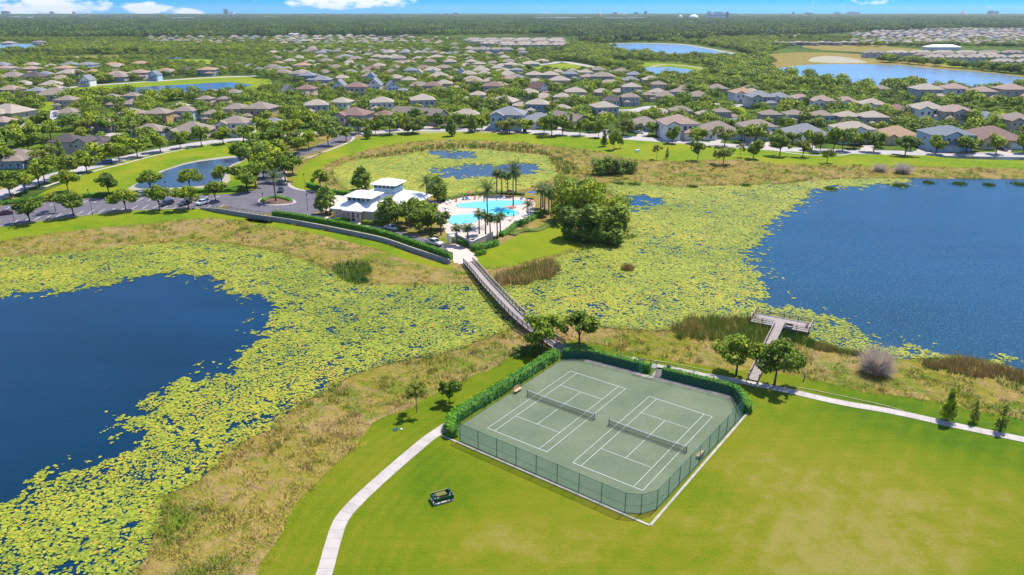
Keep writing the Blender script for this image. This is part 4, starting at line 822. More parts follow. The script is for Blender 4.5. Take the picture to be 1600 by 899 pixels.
def gable(bmR, bmW, x0, x1, y0, y1, z, s=.5, ov=.4, axis='y'):
    """gable roof; ridge runs along axis; gable wall triangles go to bmW"""
    t = .2; z -= .08
    if axis == 'y':
        xc = (x0+x1)/2; H = (x1-x0+2*ov)/2*s; X0, X1, Y0, Y1 = x0-ov, x1+ov, y0-ov, y1+ov
        prof = [(X0, z), (xc, z+H), (X1, z), (X1, z+t), (xc, z+H+t), (X0, z+t)]
        A = [bmR.verts.new((p[0], Y0, p[1])) for p in prof]; B = [bmR.verts.new((p[0], Y1, p[1])) for p in prof]
        for yy, rv in ((y0, 0), (y1, 1)):
            w = [bmW.verts.new(p) for p in ((x0, yy, z), (x1, yy, z), (xc, yy, z+H-ov*s))]; bmW.faces.new(w[::-1] if rv else w)
    else:
        yc = (y0+y1)/2; H = (y1-y0+2*ov)/2*s; X0, X1, Y0, Y1 = x0-ov, x1+ov, y0-ov, y1+ov
        prof = [(Y0, z), (yc, z+H), (Y1, z), (Y1, z+t), (yc, z+H+t), (Y0, z+t)]
        A = [bmR.verts.new((X1, p[0], p[1])) for p in prof]; B = [bmR.verts.new((X0, p[0], p[1])) for p in prof]
        for xx, rv in ((x0, 1), (x1, 0)):
            w = [bmW.verts.new(p) for p in ((xx, y0, z), (xx, y1, z), (xx, yc, z+H-ov*s))]; bmW.faces.new(w[::-1] if rv else w)
    for i in range(6):
        j = (i+1) % 6; bmR.faces.new((A[i], A[j], B[j], B[i]))
    bmR.faces.new((A[0], A[5], A[4], A[1])); bmR.faces.new((A[1], A[4], A[3], A[2])); bmR.faces.new((B[1], B[4], B[5], B[0])); bmR.faces.new((B[2], B[3], B[4], B[1]))
    return z+H+t
HT = {}
def window_mesh():
    bm = bmesh.new(); w, h = .62, .72
    box(bm, -w, w, -.03, .0, -h, h, 1)
    for x in (-w, w): box(bm, x-.07, x+.07, -.09, .0, -h-.07, h+.07, 0)
    for z in (-h, h): box(bm, -w+.07, w-.07, -.085, .0, z-.07, z+.07, 0)
    box(bm, -.03, .03, -.07, -.03, -h+.07, h-.07, 0)
    me = bmmesh('window', bm); me.materials.append(M['trim']); me.materials.append(M['pane']); return me
WIN = window_mesh()
def gdoor_mesh():
    bm = bmesh.new(); box(bm, -2.4, 2.4, -.04, 0, 0, 2.2, 0)
    for k in range(3): box(bm, -2.38, 2.38, -.07, -.04, .08+k*.73, .70+k*.73, 0)
    me = bmmesh('garage_door', bm); me.materials.append(M['trim']); return me
GDOOR = gdoor_mesh()
def house_template(key, blocks, roofs, wins, gdoors=(), far=False, solar=None):
    """blocks: (x0,x1,y0,y1,h) walls; roofs: ('hip'|'gy'|'gx', x0,x1,y0,y1,z,slope)"""
    bw = bmesh.new(); br = bmesh.new()
    for i, b in enumerate(blocks): box(bw, b[0], b[1], b[2], b[3], -.1, b[4]-.003*i)
    top = 0
    for r in roofs:
        if r[0] == 'hip': z = hip(br, *r[1:6], r[6])
        else: z = gable(br, bw, *r[1:6], r[6], axis='y' if r[0] == 'gy' else 'x')
        top = max(top, z)
    mw = bmmesh('wall', bw); mr = bmmesh('roof', br); mw.materials.append(WALL['gray']); mr.materials.append(ROOF['tan'])
    HT[key] = dict(w=mw, r=mr, wins=wins, gd=gdoors, top=top, W=max(b[1] for b in blocks)-min(b[0] for b in blocks)+.8, solar=solar)
F_ = 0; B_ = 1; L_ = 2; R_ = 3
def wrow(x0, x1, n, y, z, f=F_):
    return [(x0+(x1-x0)*(i/(n-1) if n > 1 else .5), y, z, f) for i in range(n)]
# two-storey hip box (garden side seen) with low extension
house_template('box2', [(-6, 6, -5.5, 5.5, 5.6), (-5.2, -.6, -8.6, -5.49, 2.8)], [('hip', -6, 6, -5.5, 5.5, 5.6, .42), ('hip', -5.2, -.6, -8.6, -5.0, 2.8, .5)], wrow(-4.2, 4.2, 4, -5.5, 4.1)+wrow(2, 4.4, 2, -5.5, 1.5)+[(6, -2, 4.1, R_), (6, 2.5, 4.1, R_), (-6, -2, 4.1, L_), (-6, 2, 4.1, L_), (-2.9, -8.6, 1.4, F_)])
# two-storey with single-storey garage wing beside
house_template('wing2', [(-6.5, 3.5, -5.5, 5.5, 5.6), (3.49, 9, -7.5, 3.5, 2.8)], [('hip', -6.5, 3.5, -5.5, 5.5, 5.6, .42), ('hip', 3.3, 9, -7.5, 3.5, 2.8, .42)], wrow(-5, 2, 3, -5.5, 4.1)+wrow(-5, -1, 2, -5.5, 1.5)+[(-6.5, 0, 4.1, L_), (9, -3, 1.5, R_), (6, -7.5, 1.5, F_)])
# street front: two storeys, front gable, porch, garage
house_template('front2', [(-6.5, 6.5, -5, 7, 5.6), (-6.3, -1.2, -7.5, -4.99, 5.5), (.6, 6.3, -8.2, -4.99, 2.9)], [('hip', -6.5, 6.5, -5, 7, 5.6, .42), ('gy', -6.3, -1.2, -7.5, 0, 5.5, .5), ('hip', .6, 6.3, -8.2, -4.6, 2.9, .5)],
               wrow(-5.2, -2.3, 2, -7.5, 4.1)+wrow(1.2, 5, 3, -5, 4.3)+[(-3.8, -7.5, 1.5, F_), (6.5, -2, 4.1, R_), (6.5, 3, 4.1, R_), (-6.5, -2, 4.1, L_), (-6.5, 3, 4.1, L_)], [(3.4, -8.2)])
house_template('front2b', [(-7.5, 7.5, -5, 7, 5.6), (-3.5, 3.2, -6.6, -4.99, 5.5), (-7.2, -3.5, -7, -4.98, 2.8)], [('hip', -7.5, 7.5, -5, 7, 5.6, .40), ('gy', -3.5, 3.2, -6.6, 1, 5.5, .42), ('hip', -7.2, 7, -8.1, -4.6, 2.8, .5)],
               wrow(-2.3, 2, 3, -6.6, 4.1)+[(-5.8, -5, 4.1, F_), (5.4, -5, 4.1, F_), (7.5, -1, 4.1, R_), (7.5, 4, 4.1, R_), (-7.5, 0, 4.1, L_)], [(0, -6.6)])
# one storey, broad hip with front gable
house_template('ranch', [(-8.5, 8.5, -7, 8, 3.0), (-8, -3, -10, -6.99, 2.95), (2.5, 8, -9, -6.98, 2.9)], [('hip', -8.5, 8.5, -7, 8, 3.0, .46), ('gy', -8, -3, -10, 0, 2.95, .55), ('hip', 2.5, 8, -9, -4, 2.9, .5)],
               wrow(-1.6, 1.2, 2, -7, 1.5)+[(-5.5, -10, 1.5, F_), (8.5, 0, 1.5, R_), (8.5, 5, 1.5, R_), (-8.5, 2, 1.5, L_)], [(5.2, -9)])
house_template('ranch_back', [(-7.5, 7.5, -6, 6, 2.9), (-4, 4.5, -8.2, -5.99, 2.85)], [('hip', -7.5, 7.5, -6, 6, 2.9, .46), ('hip', -4, 4.5, -8.2, -2, 2.85, .46)], wrow(-2.5, 3, 3, -8.2, 1.5)+[(-6, -6, 1.5, F_), (6.2, -6, 1.5, F_), (7.5, 1, 1.5, R_), (-7.5, 1, 1.5, L_)])
house_template('long_gable', [(-4, 4, -11, 11, 3.2), (3.99, 7, -6, 3, 2.9)], [('gy', -4, 4, -11, 11, 3.2, .62), ('gx', 2, 7, -6, 3, 2.9, .45)], wrow(-2, 2, 2, -11, 1.6)+[(-4, -6, 1.6, L_), (-4, 0, 1.6, L_), (-4, 6, 1.6, L_), (7, -2, 1.5, R_)])
house_template('cottage', [(-4, 4, -5, 6, 5.2), (-6.5, -3.99, -3, 4, 3)], [('gy', -4, 4, -5, 6, 5.2, .95), ('hip', -6.5, -3.6, -3, 4, 3, .4), ('hip', -3.6, 3.6, -7, -4.8, 2.8, .35)], wrow(-2.4, 2.4, 3, -5, 4.0)+[(0, -5, 7.0, F_), (-2.4, -5, 1.5, F_), (2.4, -5, 1.5, F_), (4, 0, 4, R_)])
house_template('big_gable', [(-9, 3, -5, 6, 5.8), (2.99, 9, -7, 4, 5.6), (8.99, 13, -4, 3, 3)], [('hip', -9, 4, -5, 6, 5.8, .5), ('gy', 3, 9, -7, 4, 5.6, .62), ('gy', 9, 13, -4.8, 3, 3, .6)], wrow(-7, 1, 3, -5, 4.2)+wrow(4.5, 7.5, 2, -7, 4.2)+[(-9, 0, 4, L_), (11, -4, 1.5, F_), (6, -7, 1.5, F_)])
house_template('far1', [(-7, 7, -6, 6, 3)], [('hip', -7, 7, -6, 6, 3, .46), ('hip', -6, -1, -8, -3, 2.8, .5)], [])
house_template('far2', [(-6, 6, -5.5, 5.5, 5.6), (1, 6, -8.5, -5.49, 2.8)], [('hip', -6, 6, -5.5, 5.5, 5.6, .42), ('hip', 1, 6, -8.5, -5, 2.8, .5)], wrow(-4, 4, 3, -5.5, 4.1))
house_template('town', [(-13, 13, -6, 6, 5.8), (-11, -6, -7.5, -5.99, 5.6), (-2.5, 2.5, -7.5, -5.98, 5.6), (6, 11, -7.5, -5.97, 5.6)], [('hip', -13, 13, -6, 6, 5.8, .46), ('gy', -11, -6, -7.5, 0, 5.6, .5), ('gy', -2.5, 2.5, -7.5, 0, 5.6, .5), ('gy', 6, 11, -7.5, 0, 5.6, .5)], [])
HOUSES = []; ROT = {F_: 0, B_: math.pi, L_: -math.pi/2, R_: math.pi/2}
TPLKEY = {'s1': 'ranch_back', 'S1': 'ranch', 'b2': 'box2', 'w2': 'wing2', 'F2': 'front2', 'G2': 'front2b', 'lg': 'long_gable', 'ct': 'cottage', 'bg': 'big_gable', 'f1': 'far1', 'f2': 'far2', 'tn': 'town'}
def house(ax, ay, wpx, kind, roof, wall, rot, label, group, name='house', short=None):
    t = HT[TPLKEY[kind]]; sc_ = 1.0
    for _ in range(3):
        p = P(ax, ay, t['top']*sc_); sc_ = (wpx/(F/math.hypot(p.y, CAMH)))/t['W']; sc_ = min(max(sc_, .72), 1.45)
    far = ay < 108
    e = empty(name, (p.x, p.y, 0), math.radians(rot), label, 'house', group); e.scale = (sc_, sc_, 1.1 if kind == 'tn' else .82*sc_**.5 if far else sc_)
    for nm, me, mm in (('wall', t['w'], WALL[wall]), ('roof', t['r'], ROOF[roof])):
        o = bpy.data.objects.new(nm, me); COL.objects.link(o); o.parent = e; o.material_slots[0].link = 'OBJECT'; o.material_slots[0].material = mm
    if ay > 96:
        for (x, y, z, f) in (t['wins'] if ay > 120 else t['wins'][:3]):
            o = bpy.data.objects.new('window', WIN); COL.objects.link(o); o.parent = e; o.location = (x, y-(.002 if f == F_ else 0), z); o.rotation_euler = (0, 0, ROT[f])
    if ay > 130:
        for (x, y) in t['gd']:
            o = bpy.data.objects.new('garage_door', GDOOR); COL.objects.link(o); o.parent = e; o.location = (x, y-.003, 0)
    HOUSES.append((p.x, p.y, max(t['W']*sc_/2, 6), short or label)); return e
STO = dict(s1='one-storey', S1='one-storey', b2='two-storey', w2='two-storey', F2='two-storey', G2='two-storey', lg='long gabled', ct='gabled', bg='big gabled', f1='low', f2='two-storey', tn='terraced')
HROWS = {
 'lakefront road': [(552, 168, 48, 'F2', 'red', 'beige', -12), (605, 172, 44, 'w2', 'red', 'beige', 8), (655, 168, 46, 'lg', 'brown', 'beige', 62), (729, 170, 50, 'S1', 'tan', 'taupe', 5), (795, 167, 52, 'F2', 'gray', 'blue', -8), (843, 176, 54, 'S1', 'gray', 'white', 4), (890, 176, 38, 'lg', 'brown', 'beige', 30), (1007, 182, 52, 'S1', 'brown', 'bluegray', 6), (1061, 180, 56, 'F2', 'salmon', 'white', 4), (1122, 189, 62, 'S1', 'brown', 'white', 2), (1185, 187, 54, 'G2', 'brown', 'white', 2), (1259, 193, 62, 'S1', 'gray', 'white', 0), (1335, 190, 58, 'G2', 'tan', 'white', 0), (1402, 197, 62, 'S1', 'orange', 'cream', -2), (1482, 197, 66, 'G2', 'slate', 'blue', -3), (1550, 197, 76, 'S1', 'red', 'cream', -3)],
 'second lakefront row': [(494, 155, 37, 'b2', 'tan', 'gray', 10), (533, 152, 32, 'b2', 'tan', 'white', -10), (561, 159, 25, 's1', 'tan', 'beige', 0), (596, 151, 36, 'b2', 'tan', 'white', 8), (626, 157, 24, 's1', 'brown', 'beige', 15), (660, 147, 38, 'b2', 'tan', 'gray', 12), (730, 151, 26, 's1', 'tan', 'beige', 0), (750, 142, 36, 'w2', 'tan', 'gray', 0), (787, 149, 42, 's1', 'tan', 'bluegray', -20), (814, 159, 20, 's1', 'tan', 'beige', 0), (840, 154, 36, 'b2', 'tan', 'bluegray', -8), (879, 145, 27, 'b2', 'tan', 'cream', -10), (878, 163, 18, 's1', 'tan', 'beige', 0), (910, 165, 26, 's1', 'tan', 'beige', 30), (944, 158, 38, 'b2', 'tan', 'gray', 14), (1032, 169, 36, 's1', 'tan', 'beige', 20), (1064, 165, 34, 'b2', 'brown', 'taupe', 0), (1101, 172, 26, 'b2', 'tan', 'beige', 0), (1132, 168, 38, 'w2', 'brown', 'taupe', 0), (1154, 183, 20, 's1', 'gray', 'white', 0), (1204, 171, 32, 'b2', 'brown', 'taupe', 0), (1242, 171, 32, 'b2', 'brown', 'blue', 0), (1284, 172, 34, 'b2', 'brown', 'blue', 0), (1325, 173, 36, 'b2', 'tan', 'taupe', 0), (1364, 173, 40, 'b2', 'tan', 'taupe', 0)],
 'third lakefront row': [(1161, 137, 34, 'F2', 'orange', 'white', 5), (1189, 142, 40, 'F2', 'gray', 'gray', 0), (1219, 144, 34, 'F2', 'gray', 'white', -6), (1251, 147, 34, 'G2', 'salmon', 'white', -6), (1286, 149, 36, 'F2', 'salmon', 'white', -5), (1321, 151, 36, 'G2', 'salmon', 'white', -8), (1364, 154, 38, 'F2', 'tan', 'white', -4), (1402, 163, 40, 'S1', 'red', 'white', 0), (1451, 159, 46, 'F2', 'tan', 'white', -4), (1493, 164, 50, 'G2', 'salmon', 'beige', 0), (1541, 174, 44, 'S1', 'slate', 'gray', 15), (1590, 176, 46, 'F2', 'brown', 'beige', 0)],
 'row by the far right lake': [(1377, 133, 24, 'f2', 'brown', 'beige', 0), (1448, 130, 46, 'f2', 'tan', 'gray', 0), (1491, 130, 36, 'f2', 'salmon', 'white', 0), (1535, 135, 34, 'f2', 'salmon', 'gray', 0), (1580, 130, 44, 'f2', 'salmon', 'beige', 0), (1574, 149, 16, 's1', 'orange', 'beige', 0)],
 'central upper row': [(826, 138, 30, 'f2', 'tan', 'gray', 0), (850, 145, 34, 's1', 'tan', 'beige', 10), (899, 136, 32, 'f2', 'tan', 'beige', 0), (940, 138, 26, 's1', 'tan', 'beige', 0), (967, 138, 24, 's1', 'tan', 'beige', 0), (987, 129, 28, 'f2', 'tan', 'gray', 0), (958, 149, 34, 's1', 'dark', 'white', 0), (985, 145, 28, 'b2', 'brown', 'gray', 0), (952, 122, 30, 'f1', 'tan', 'beige', 0), (1012, 143, 22, 'f2', 'brown', 'beige', 0), (1028, 138, 26, 's1', 'tan', 'beige', 0), (1042, 142, 22, 's1', 'brown', 'gray', 0), (1033, 126, 34, 'w2', 'brown', 'beige', 0), (1059, 138, 22, 'f2', 'brown', 'gray', 0), (842, 128, 24, 'ct', 'red', 'white', 50), (870, 129, 20, 's1', 'tan', 'beige', 0)],
 'central middle row': [(450, 133, 25, 'ct', 'gray', 'white', 30), (478, 132, 30, 'b2', 'red', 'cream', 0), (480, 143, 28, 's1', 'brown', 'beige', 0), (530, 124, 24, 'ct', 'gray', 'white', 0), (556, 128, 34, 'b2', 'red', 'beige', 0), (585, 122, 28, 'ct', 'gray', 'white', 0), (612, 126, 24, 'ct', 'slate', 'white', 20), (578, 138, 26, 's1', 'brown', 'beige', 0), (598, 139, 22, 's1', 'orange', 'cream', 0), (543, 141, 28, 's1', 'tan', 'cream', 0), (631, 137, 24, 'w2', 'gray', 'beige', 0), (655, 127, 30, 's1', 'brown', 'beige', 0), (676, 127, 28, 'b2', 'red', 'beige', 0), (695, 136, 24, 's1', 'gray', 'bluegray', 0), (713, 134, 30, 's1', 'tan', 'beige', 0), (771, 127, 32, 'b2', 'red', 'gray', 0), (700, 118, 24, 'f1', 'tan', 'beige', 0)],
 'rows by the entry road': [(206, 169, 34, 'b2', 'brown', 'bluegray', -5), (247, 168, 37, 'b2', 'brown', 'yellow', 0), (289, 165, 34, 'b2', 'brown', 'blue', 0), (331, 171, 28, 'b2', 'brown', 'cream', 5), (369, 161, 37, 'b2', 'brown', 'cream', 0), (406, 159, 44, 'b2', 'brown', 'yellow', -8), (405, 172, 28, 's1', 'red', 'beige', 0), (366, 181, 46, 'F2', 'brown', 'white', -3), (298, 190, 60, 'S1', 'brown', 'beige', 0), (234, 193, 48, 's1', 'brown', 'bluegray', 0), (157, 181, 36, 'b2', 'brown', 'taupe', 0), (106, 168, 30, 'S1', 'brown', 'white', 0), (426, 184, 22, 's1', 'gray', 'blue', 0)],
 'rows below the small pond': [(104, 149, 30, 'b2', 'brown', 'beige', 0), (12, 162, 58, 's1', 'tan', 'beige', -15), (16, 133, 30, 'f2', 'salmon', 'beige', 0), (38, 139, 22, 's1', 'gray', 'gray', 0), (57, 136, 26, 'f2', 'gray', 'gray', 0), (84, 137, 46, 's1', 'brown', 'gray', 15), (174, 146, 22, 'f2', 'brown', 'beige', 0), (181, 157, 26, 's1', 'brown', 'beige', 0), (206, 144, 24, 'f2', 'brown', 'bluegray', 0), (204, 156, 20, 's1', 'brown', 'beige', 0), (320, 149, 24, 'f2', 'brown', 'beige', 0), (331, 139, 20, 'f1', 'salmon', 'beige', 0), (340, 143, 18, 'f1', 'brown', 'beige', 0), (364, 139, 24, 'f2', 'brown', 'blue', 0), (349, 150, 20, 'f2', 'brown', 'beige', 0), (281, 160, 15, 'f1', 'tan', 'beige', 0)],
 'upper left rows': [(7, 96, 34, 'f2', 'salmon', 'white', 0), (46, 97, 40, 'f2', 'salmon', 'bluegray', 0), (99, 96, 32, 'f2', 'orange', 'beige', 0), (135, 91, 32, 'f2', 'gray', 'white', 0), (181, 104, 34, 'f2', 'salmon', 'beige', 0), (145, 108, 20, 'f1', 'orange', 'beige', 0), (19, 112, 34, 'f1', 'brown', 'beige', 0), (52, 112, 34, 'f1', 'dark', 'beige', 0), (70, 111, 24, 'f1', 'gray', 'beige', 0), (106, 108, 28, 'f1', 'tan', 'gray', 0), (95, 117, 28, 'f1', 'salmon', 'beige', 0), (135, 117, 20, 'ct', 'gray', 'white', 0), (175, 93, 30, 'f1', 'orange', 'beige', 0), (184, 113, 30, 'f1', 'brown', 'gray', 0), (216, 102, 30, 'f2', 'salmon', 'beige', 0), (258, 103, 28, 'f1', 'orange', 'beige', 0), (288, 102, 24, 'f1', 'dark', 'beige', 0), (323, 98, 30, 'f2', 'orange', 'bluegray', 0), (346, 102, 20, 'f1', 'brown', 'beige', 0), (219, 91, 28, 'f1', 'orange', 'beige', 0), (241, 110, 18, 'ct', 'slate', 'blue', 0), (262, 109, 20, 'f1', 'gray', 'beige', 0), (211, 110, 26, 'f1', 'gray', 'gray', 0), (375, 96, 18, 'f1', 'brown', 'beige', 0), (391, 98, 20, 'f1', 'gray', 'gray', 0), (404, 104, 18, 'f1', 'slate', 'gray', 0)],
 'forest edge at upper left': [(104, 74, 28, 'f1', 'tan', 'beige', 0), (60, 60, 28, 'f2', 'gray', 'beige', 0), (13, 62, 30, 'f1', 'tan', 'beige', 0), (130, 65, 24, 'f1', 'orange', 'beige', 0), (148, 63, 14, 'f1', 'gray', 'white', 0), (280, 65, 28, 'f1', 'salmon', 'beige', 0), (310, 62, 18, 'f1', 'orange', 'beige', 0), (341, 63, 22, 'f1', 'gray', 'beige', 0), (390, 65, 26, 'f1', 'salmon', 'beige', 0), (207, 65, 24, 'f1', 'orange', 'beige', 0), (385, 75, 10, 'f1', 'white', 'white', 0)],
 'hillside of mauve roofs': [(434, 93, 22, 'f1', 'orange', 'beige', 0), (471, 92, 26, 'f2', 'orange', 'gray', 0), (438, 101, 26, 'f1', 'gray', 'gray', 0), (425, 105, 20, 'f1', 'brown', 'gray', 0), (449, 103, 18, 'f1', 'tan', 'gray', 0), (464, 110, 24, 'f2', 'brown', 'gray', 0), (480, 112, 26, 'f2', 'gray', 'bluegray', 0), (502, 118, 30, 'f2', 'gray', 'gray', 0), (546, 106, 24, 'f1', 'gray', 'gray', 0), (572, 108, 22, 'f1', 'brown', 'beige', 0), (580, 113, 18, 'ct', 'slate', 'blue', 0), (582, 99, 28, 'f1', 'red', 'beige', 0), (548, 94, 24, 'f1', 'tan', 'beige', 0), (512, 99, 20, 'f1', 'red', 'beige', 0), (465, 71, 20, 'f1', 'brown', 'beige', 0), (512, 75, 20, 'f1', 'gray', 'gray', 0), (555, 73, 26, 'f1', 'gray', 'beige', 0), (538, 81, 26, 'f1', 'gray', 'gray', 0), (554, 85, 24, 'f1', 'brown', 'beige', 0), (575, 80, 20, 'f1', 'gray', 'beige', 0), (497, 98, 16, 'f1', 'tan', 'beige', 0), (622, 83, 22, 'f2', 'brown', 'gray', 0), (620, 92, 24, 'f1', 'salmon', 'beige', 0), (639, 90, 26, 'f1', 'salmon', 'beige', 0), (661, 97, 32, 'f1', 'red', 'beige', 0), (692, 97, 30, 'f1', 'brown', 'beige', 0), (677, 105, 16, 'ct', 'gray', 'white', 0), (654, 106, 16, 'ct', 'tan', 'white', 0), (685, 112, 28, 'f1', 'tan', 'beige', 0), (698, 119, 22, 'f1', 'tan', 'beige', 0)],
 'upper central rows': [(720, 103, 18, 'ct', 'slate', 'blue', 0), (732, 110, 26, 'f1', 'tan', 'beige', 0), (729, 95, 26, 'f1', 'tan', 'beige', 0), (749, 93, 20, 'f2', 'tan', 'gray', 0), (740, 100, 22, 'f1', 'brown', 'beige', 0), (751, 101, 18, 'f1', 'tan', 'beige', 0), (767, 98, 22, 'f1', 'tan', 'beige', 0), (784, 97, 22, 'f1', 'tan', 'beige', 0), (798, 93, 22, 'f2', 'tan', 'gray', 0), (788, 103, 28, 'f1', 'tan', 'beige', 0), (794, 111, 26, 'f1', 'tan', 'beige', 0), (797, 117, 26, 'f1', 'salmon', 'white', 0), (766, 121, 24, 'f1', 'tan', 'beige', 0), (742, 121, 26, 'f2', 'salmon', 'beige', 0), (727, 82, 20, 'f1', 'tan', 'beige', 0), (704, 85, 22, 'f1', 'tan', 'beige', 0), (682, 82, 24, 'f1', 'tan', 'beige', 0), (662, 86, 18, 'f1', 'tan', 'beige', 0), (625, 71, 20, 'f1', 'tan', 'beige', 0), (652, 72, 16, 'f1', 'tan', 'beige', 0), (702, 80, 14, 'f1', 'slate', 'beige', 0), (816, 86, 22, 'f1', 'tan', 'beige', 0), (829, 91, 34, 'f1', 'tan', 'gray', 0), (847, 90, 20, 'f1', 'tan', 'beige', 0), (807, 103, 20, 'f2', 'gray', 'gray', 0), (835, 111, 26, 'f2', 'tan', 'taupe', 0), (860, 111, 26, 'f2', 'tan', 'taupe', 0), (871, 108, 20, 'f1', 'tan', 'beige', 0), (890, 110, 24, 'f2', 'gray', 'bluegray', 0), (915, 108, 22, 'f2', 'tan', 'gray', 0), (919, 115, 22, 'f2', 'salmon', 'gray', 0), (941, 112, 32, 'f2', 'brown', 'taupe', 0), (930, 121, 14, 'ct', 'tan', 'blue', 0), (907, 121, 14, 'ct', 'gray', 'blue', 0), (808, 116, 26, 'f1', 'gray', 'beige', 0), (972, 121, 22, 'f1', 'brown', 'beige', 0), (889, 123, 18, 'f1', 'red', 'beige', 0)],
}
for rn, rows in HROWS.items():
    for i, r in enumerate(sorted(rows)):
        art = '%s %s house with %s roof, %s from left in %s' % (WALLN[r[5]], STO[r[3]], ROOFN[r[4]], ordn(i), rn)
        house(*r[:7], art, 'houses in the '+rn, short='%s house of the %s' % (ordn(i), rn))
for r, l in (((112, 209, 76, 'bg', 'dark', 'beige', 3), 'large dark brown roofed house with white edged front gables near the left edge'), ((149, 212, 40, 's1', 'dark', 'taupe', 0), 'low dark roofed house behind trees right of the big gabled house'),
             ((27, 233, 64, 's1', 'brown', 'bluegray', 8), 'low brown roofed blue grey house at the left edge above the parking lot'), ((8, 182, 46, 'w2', 'salmon', 'bluegray', -6), 'blue grey two-storey house with salmon roof and solar panels at the left edge')):
    house(*r, l, None, short=l)
# far rows of houses and town houses (still one by one where they can be told apart)
town = []
for j, (y, x0, x1, n) in enumerate(((57.5, 728, 884, 6), (59.5, 722, 880, 6), (61.5, 735, 886, 6), (64, 750, 890, 5), (67, 780, 886, 4), (78, 735, 800, 4))):
    for i in range(n): town.append((x0+(x1-x0)*(i+.5)/n, y, (x1-x0)/n*1.02))
town.sort()
for i, (x, y, w) in enumerate(town): house(x, y, w, 'tn', 'tan' if (i*7) % 5 else 'brown', 'gray', 0, 'tan roofed terrace block, %s from left in the terraces above the centre' % ordn(i), 'town houses above the centre', 'town_house')
town = []
for (y, x0, x1, n) in ((83, 1430, 1560, 4), (87, 1445, 1640, 6), (93, 1550, 1660, 3), (78, 1350, 1600, 7)):
    for i in range(n): town.append((x0+(x1-x0)*(i+.5)/n, y, (x1-x0)/n*.95))
town.sort()
for i, (x, y, w) in enumerate(town): house(x, y, w, 'tn', 'tan' if i % 3 else 'brown', 'gray', 0, 'pale grey terrace block, %s from left in the terraces at upper right' % ordn(i), 'town houses at upper right', 'town_house')
for i in range(12): house(1212+i*12, 62+(i % 3)*.5, 12, 'f2', 'brown' if i % 3 else 'tan', 'taupe', 0, 'small dark walled house, %s from the left in the line above the golden field' % ordn(i), 'houses above the golden field')
print('houses', len(HOUSES))
NREAL = len(HOUSES)
BLOCKED = [list(v) for k, v in WATER.items()]+[wpoly(p, 2) for p in ([(815, 108), (850, 102), (895, 96), (940, 106), (905, 113), (860, 112)], [(90, 142), (170, 130), (360, 117), (425, 128), (420, 142), (390, 146), (300, 149), (180, 151), (110, 148)], [(1030, 112), (1215, 100), (1215, 138), (1100, 140), (1070, 134), (1040, 128)])]
def mass(name, regions, label, keys, roofs):
    """far districts that read as one mass of roofs"""
    V = []; Fc = []; n = 0; r = random.Random(5); bm = bmesh.new(); 
    for (x0, x1, y0, y1, dx, dy) in regions:
        y = y0
        while y < y1:
            x = x0+r.random()*dx
            while x < x1:
                p = P(x, y); w = 9+3*r.random()
                if any((p.x-a)**2+(p.y-b)**2 < (c_+9)**2 for a, b, c_, _n in HOUSES) or any(inside(p.x, p.y, q) for q in BLOCKED): x += dx*.5; continue
                if y > 70: HOUSES.append((p.x, p.y, 9, ''))
                M_ = Matrix.Translation((p.x, p.y, 0)); h = 2.6 if r.random() < .5 else 4.4
                b2 = bmesh.new(); box(b2, -w*.7, w*.7, -w*.6, w*.6, 0, h, 0); hip(b2, -w*.7, w*.7, -w*.6, w*.6, h, .45, .6, 1+int(r.random()*len(roofs)))
                for v in b2.verts: v.co = M_ @ v.co
                me = bpy.data.meshes.new('t'); b2.to_mesh(me); b2.free(); bm.from_mesh(me); bpy.data.meshes.remove(me); n += 1
                x += dx*r.uniform(.8, 1.4)
            y += dy*r.uniform(.85, 1.15)
    me = bmmesh(name, bm); me.materials.append(WALL['beige'])
    for q in roofs: me.materials.append(ROOF[q])
    tag(link(name, me), label, 'houses', kind='stuff'); print(name, n)
mass('distant_houses', [(1330, 1660, 54, 72, 13, 2.1), (1360, 1660, 47, 54, 10, 1.6), (-60, 420, 27.5, 31, 12, .9), (230, 640, 58, 70, 15, 3.2), (425, 700, 62, 86, 17, 3.0), (600, 830, 74, 120, 24, 7.5), (420, 620, 86, 128, 26, 8), (830, 1000, 116, 136, 30, 8),(-60, 200, 108, 150, 34, 10), (1000, 1200, 120, 160, 38, 11), (620, 820, 120, 142, 30, 9), (1130, 1260, 47, 60, 20, 4)], 'far subdivisions of small brown and tan roofs', 1, ['tan', 'brown', 'gray', 'tan', 'brown'])
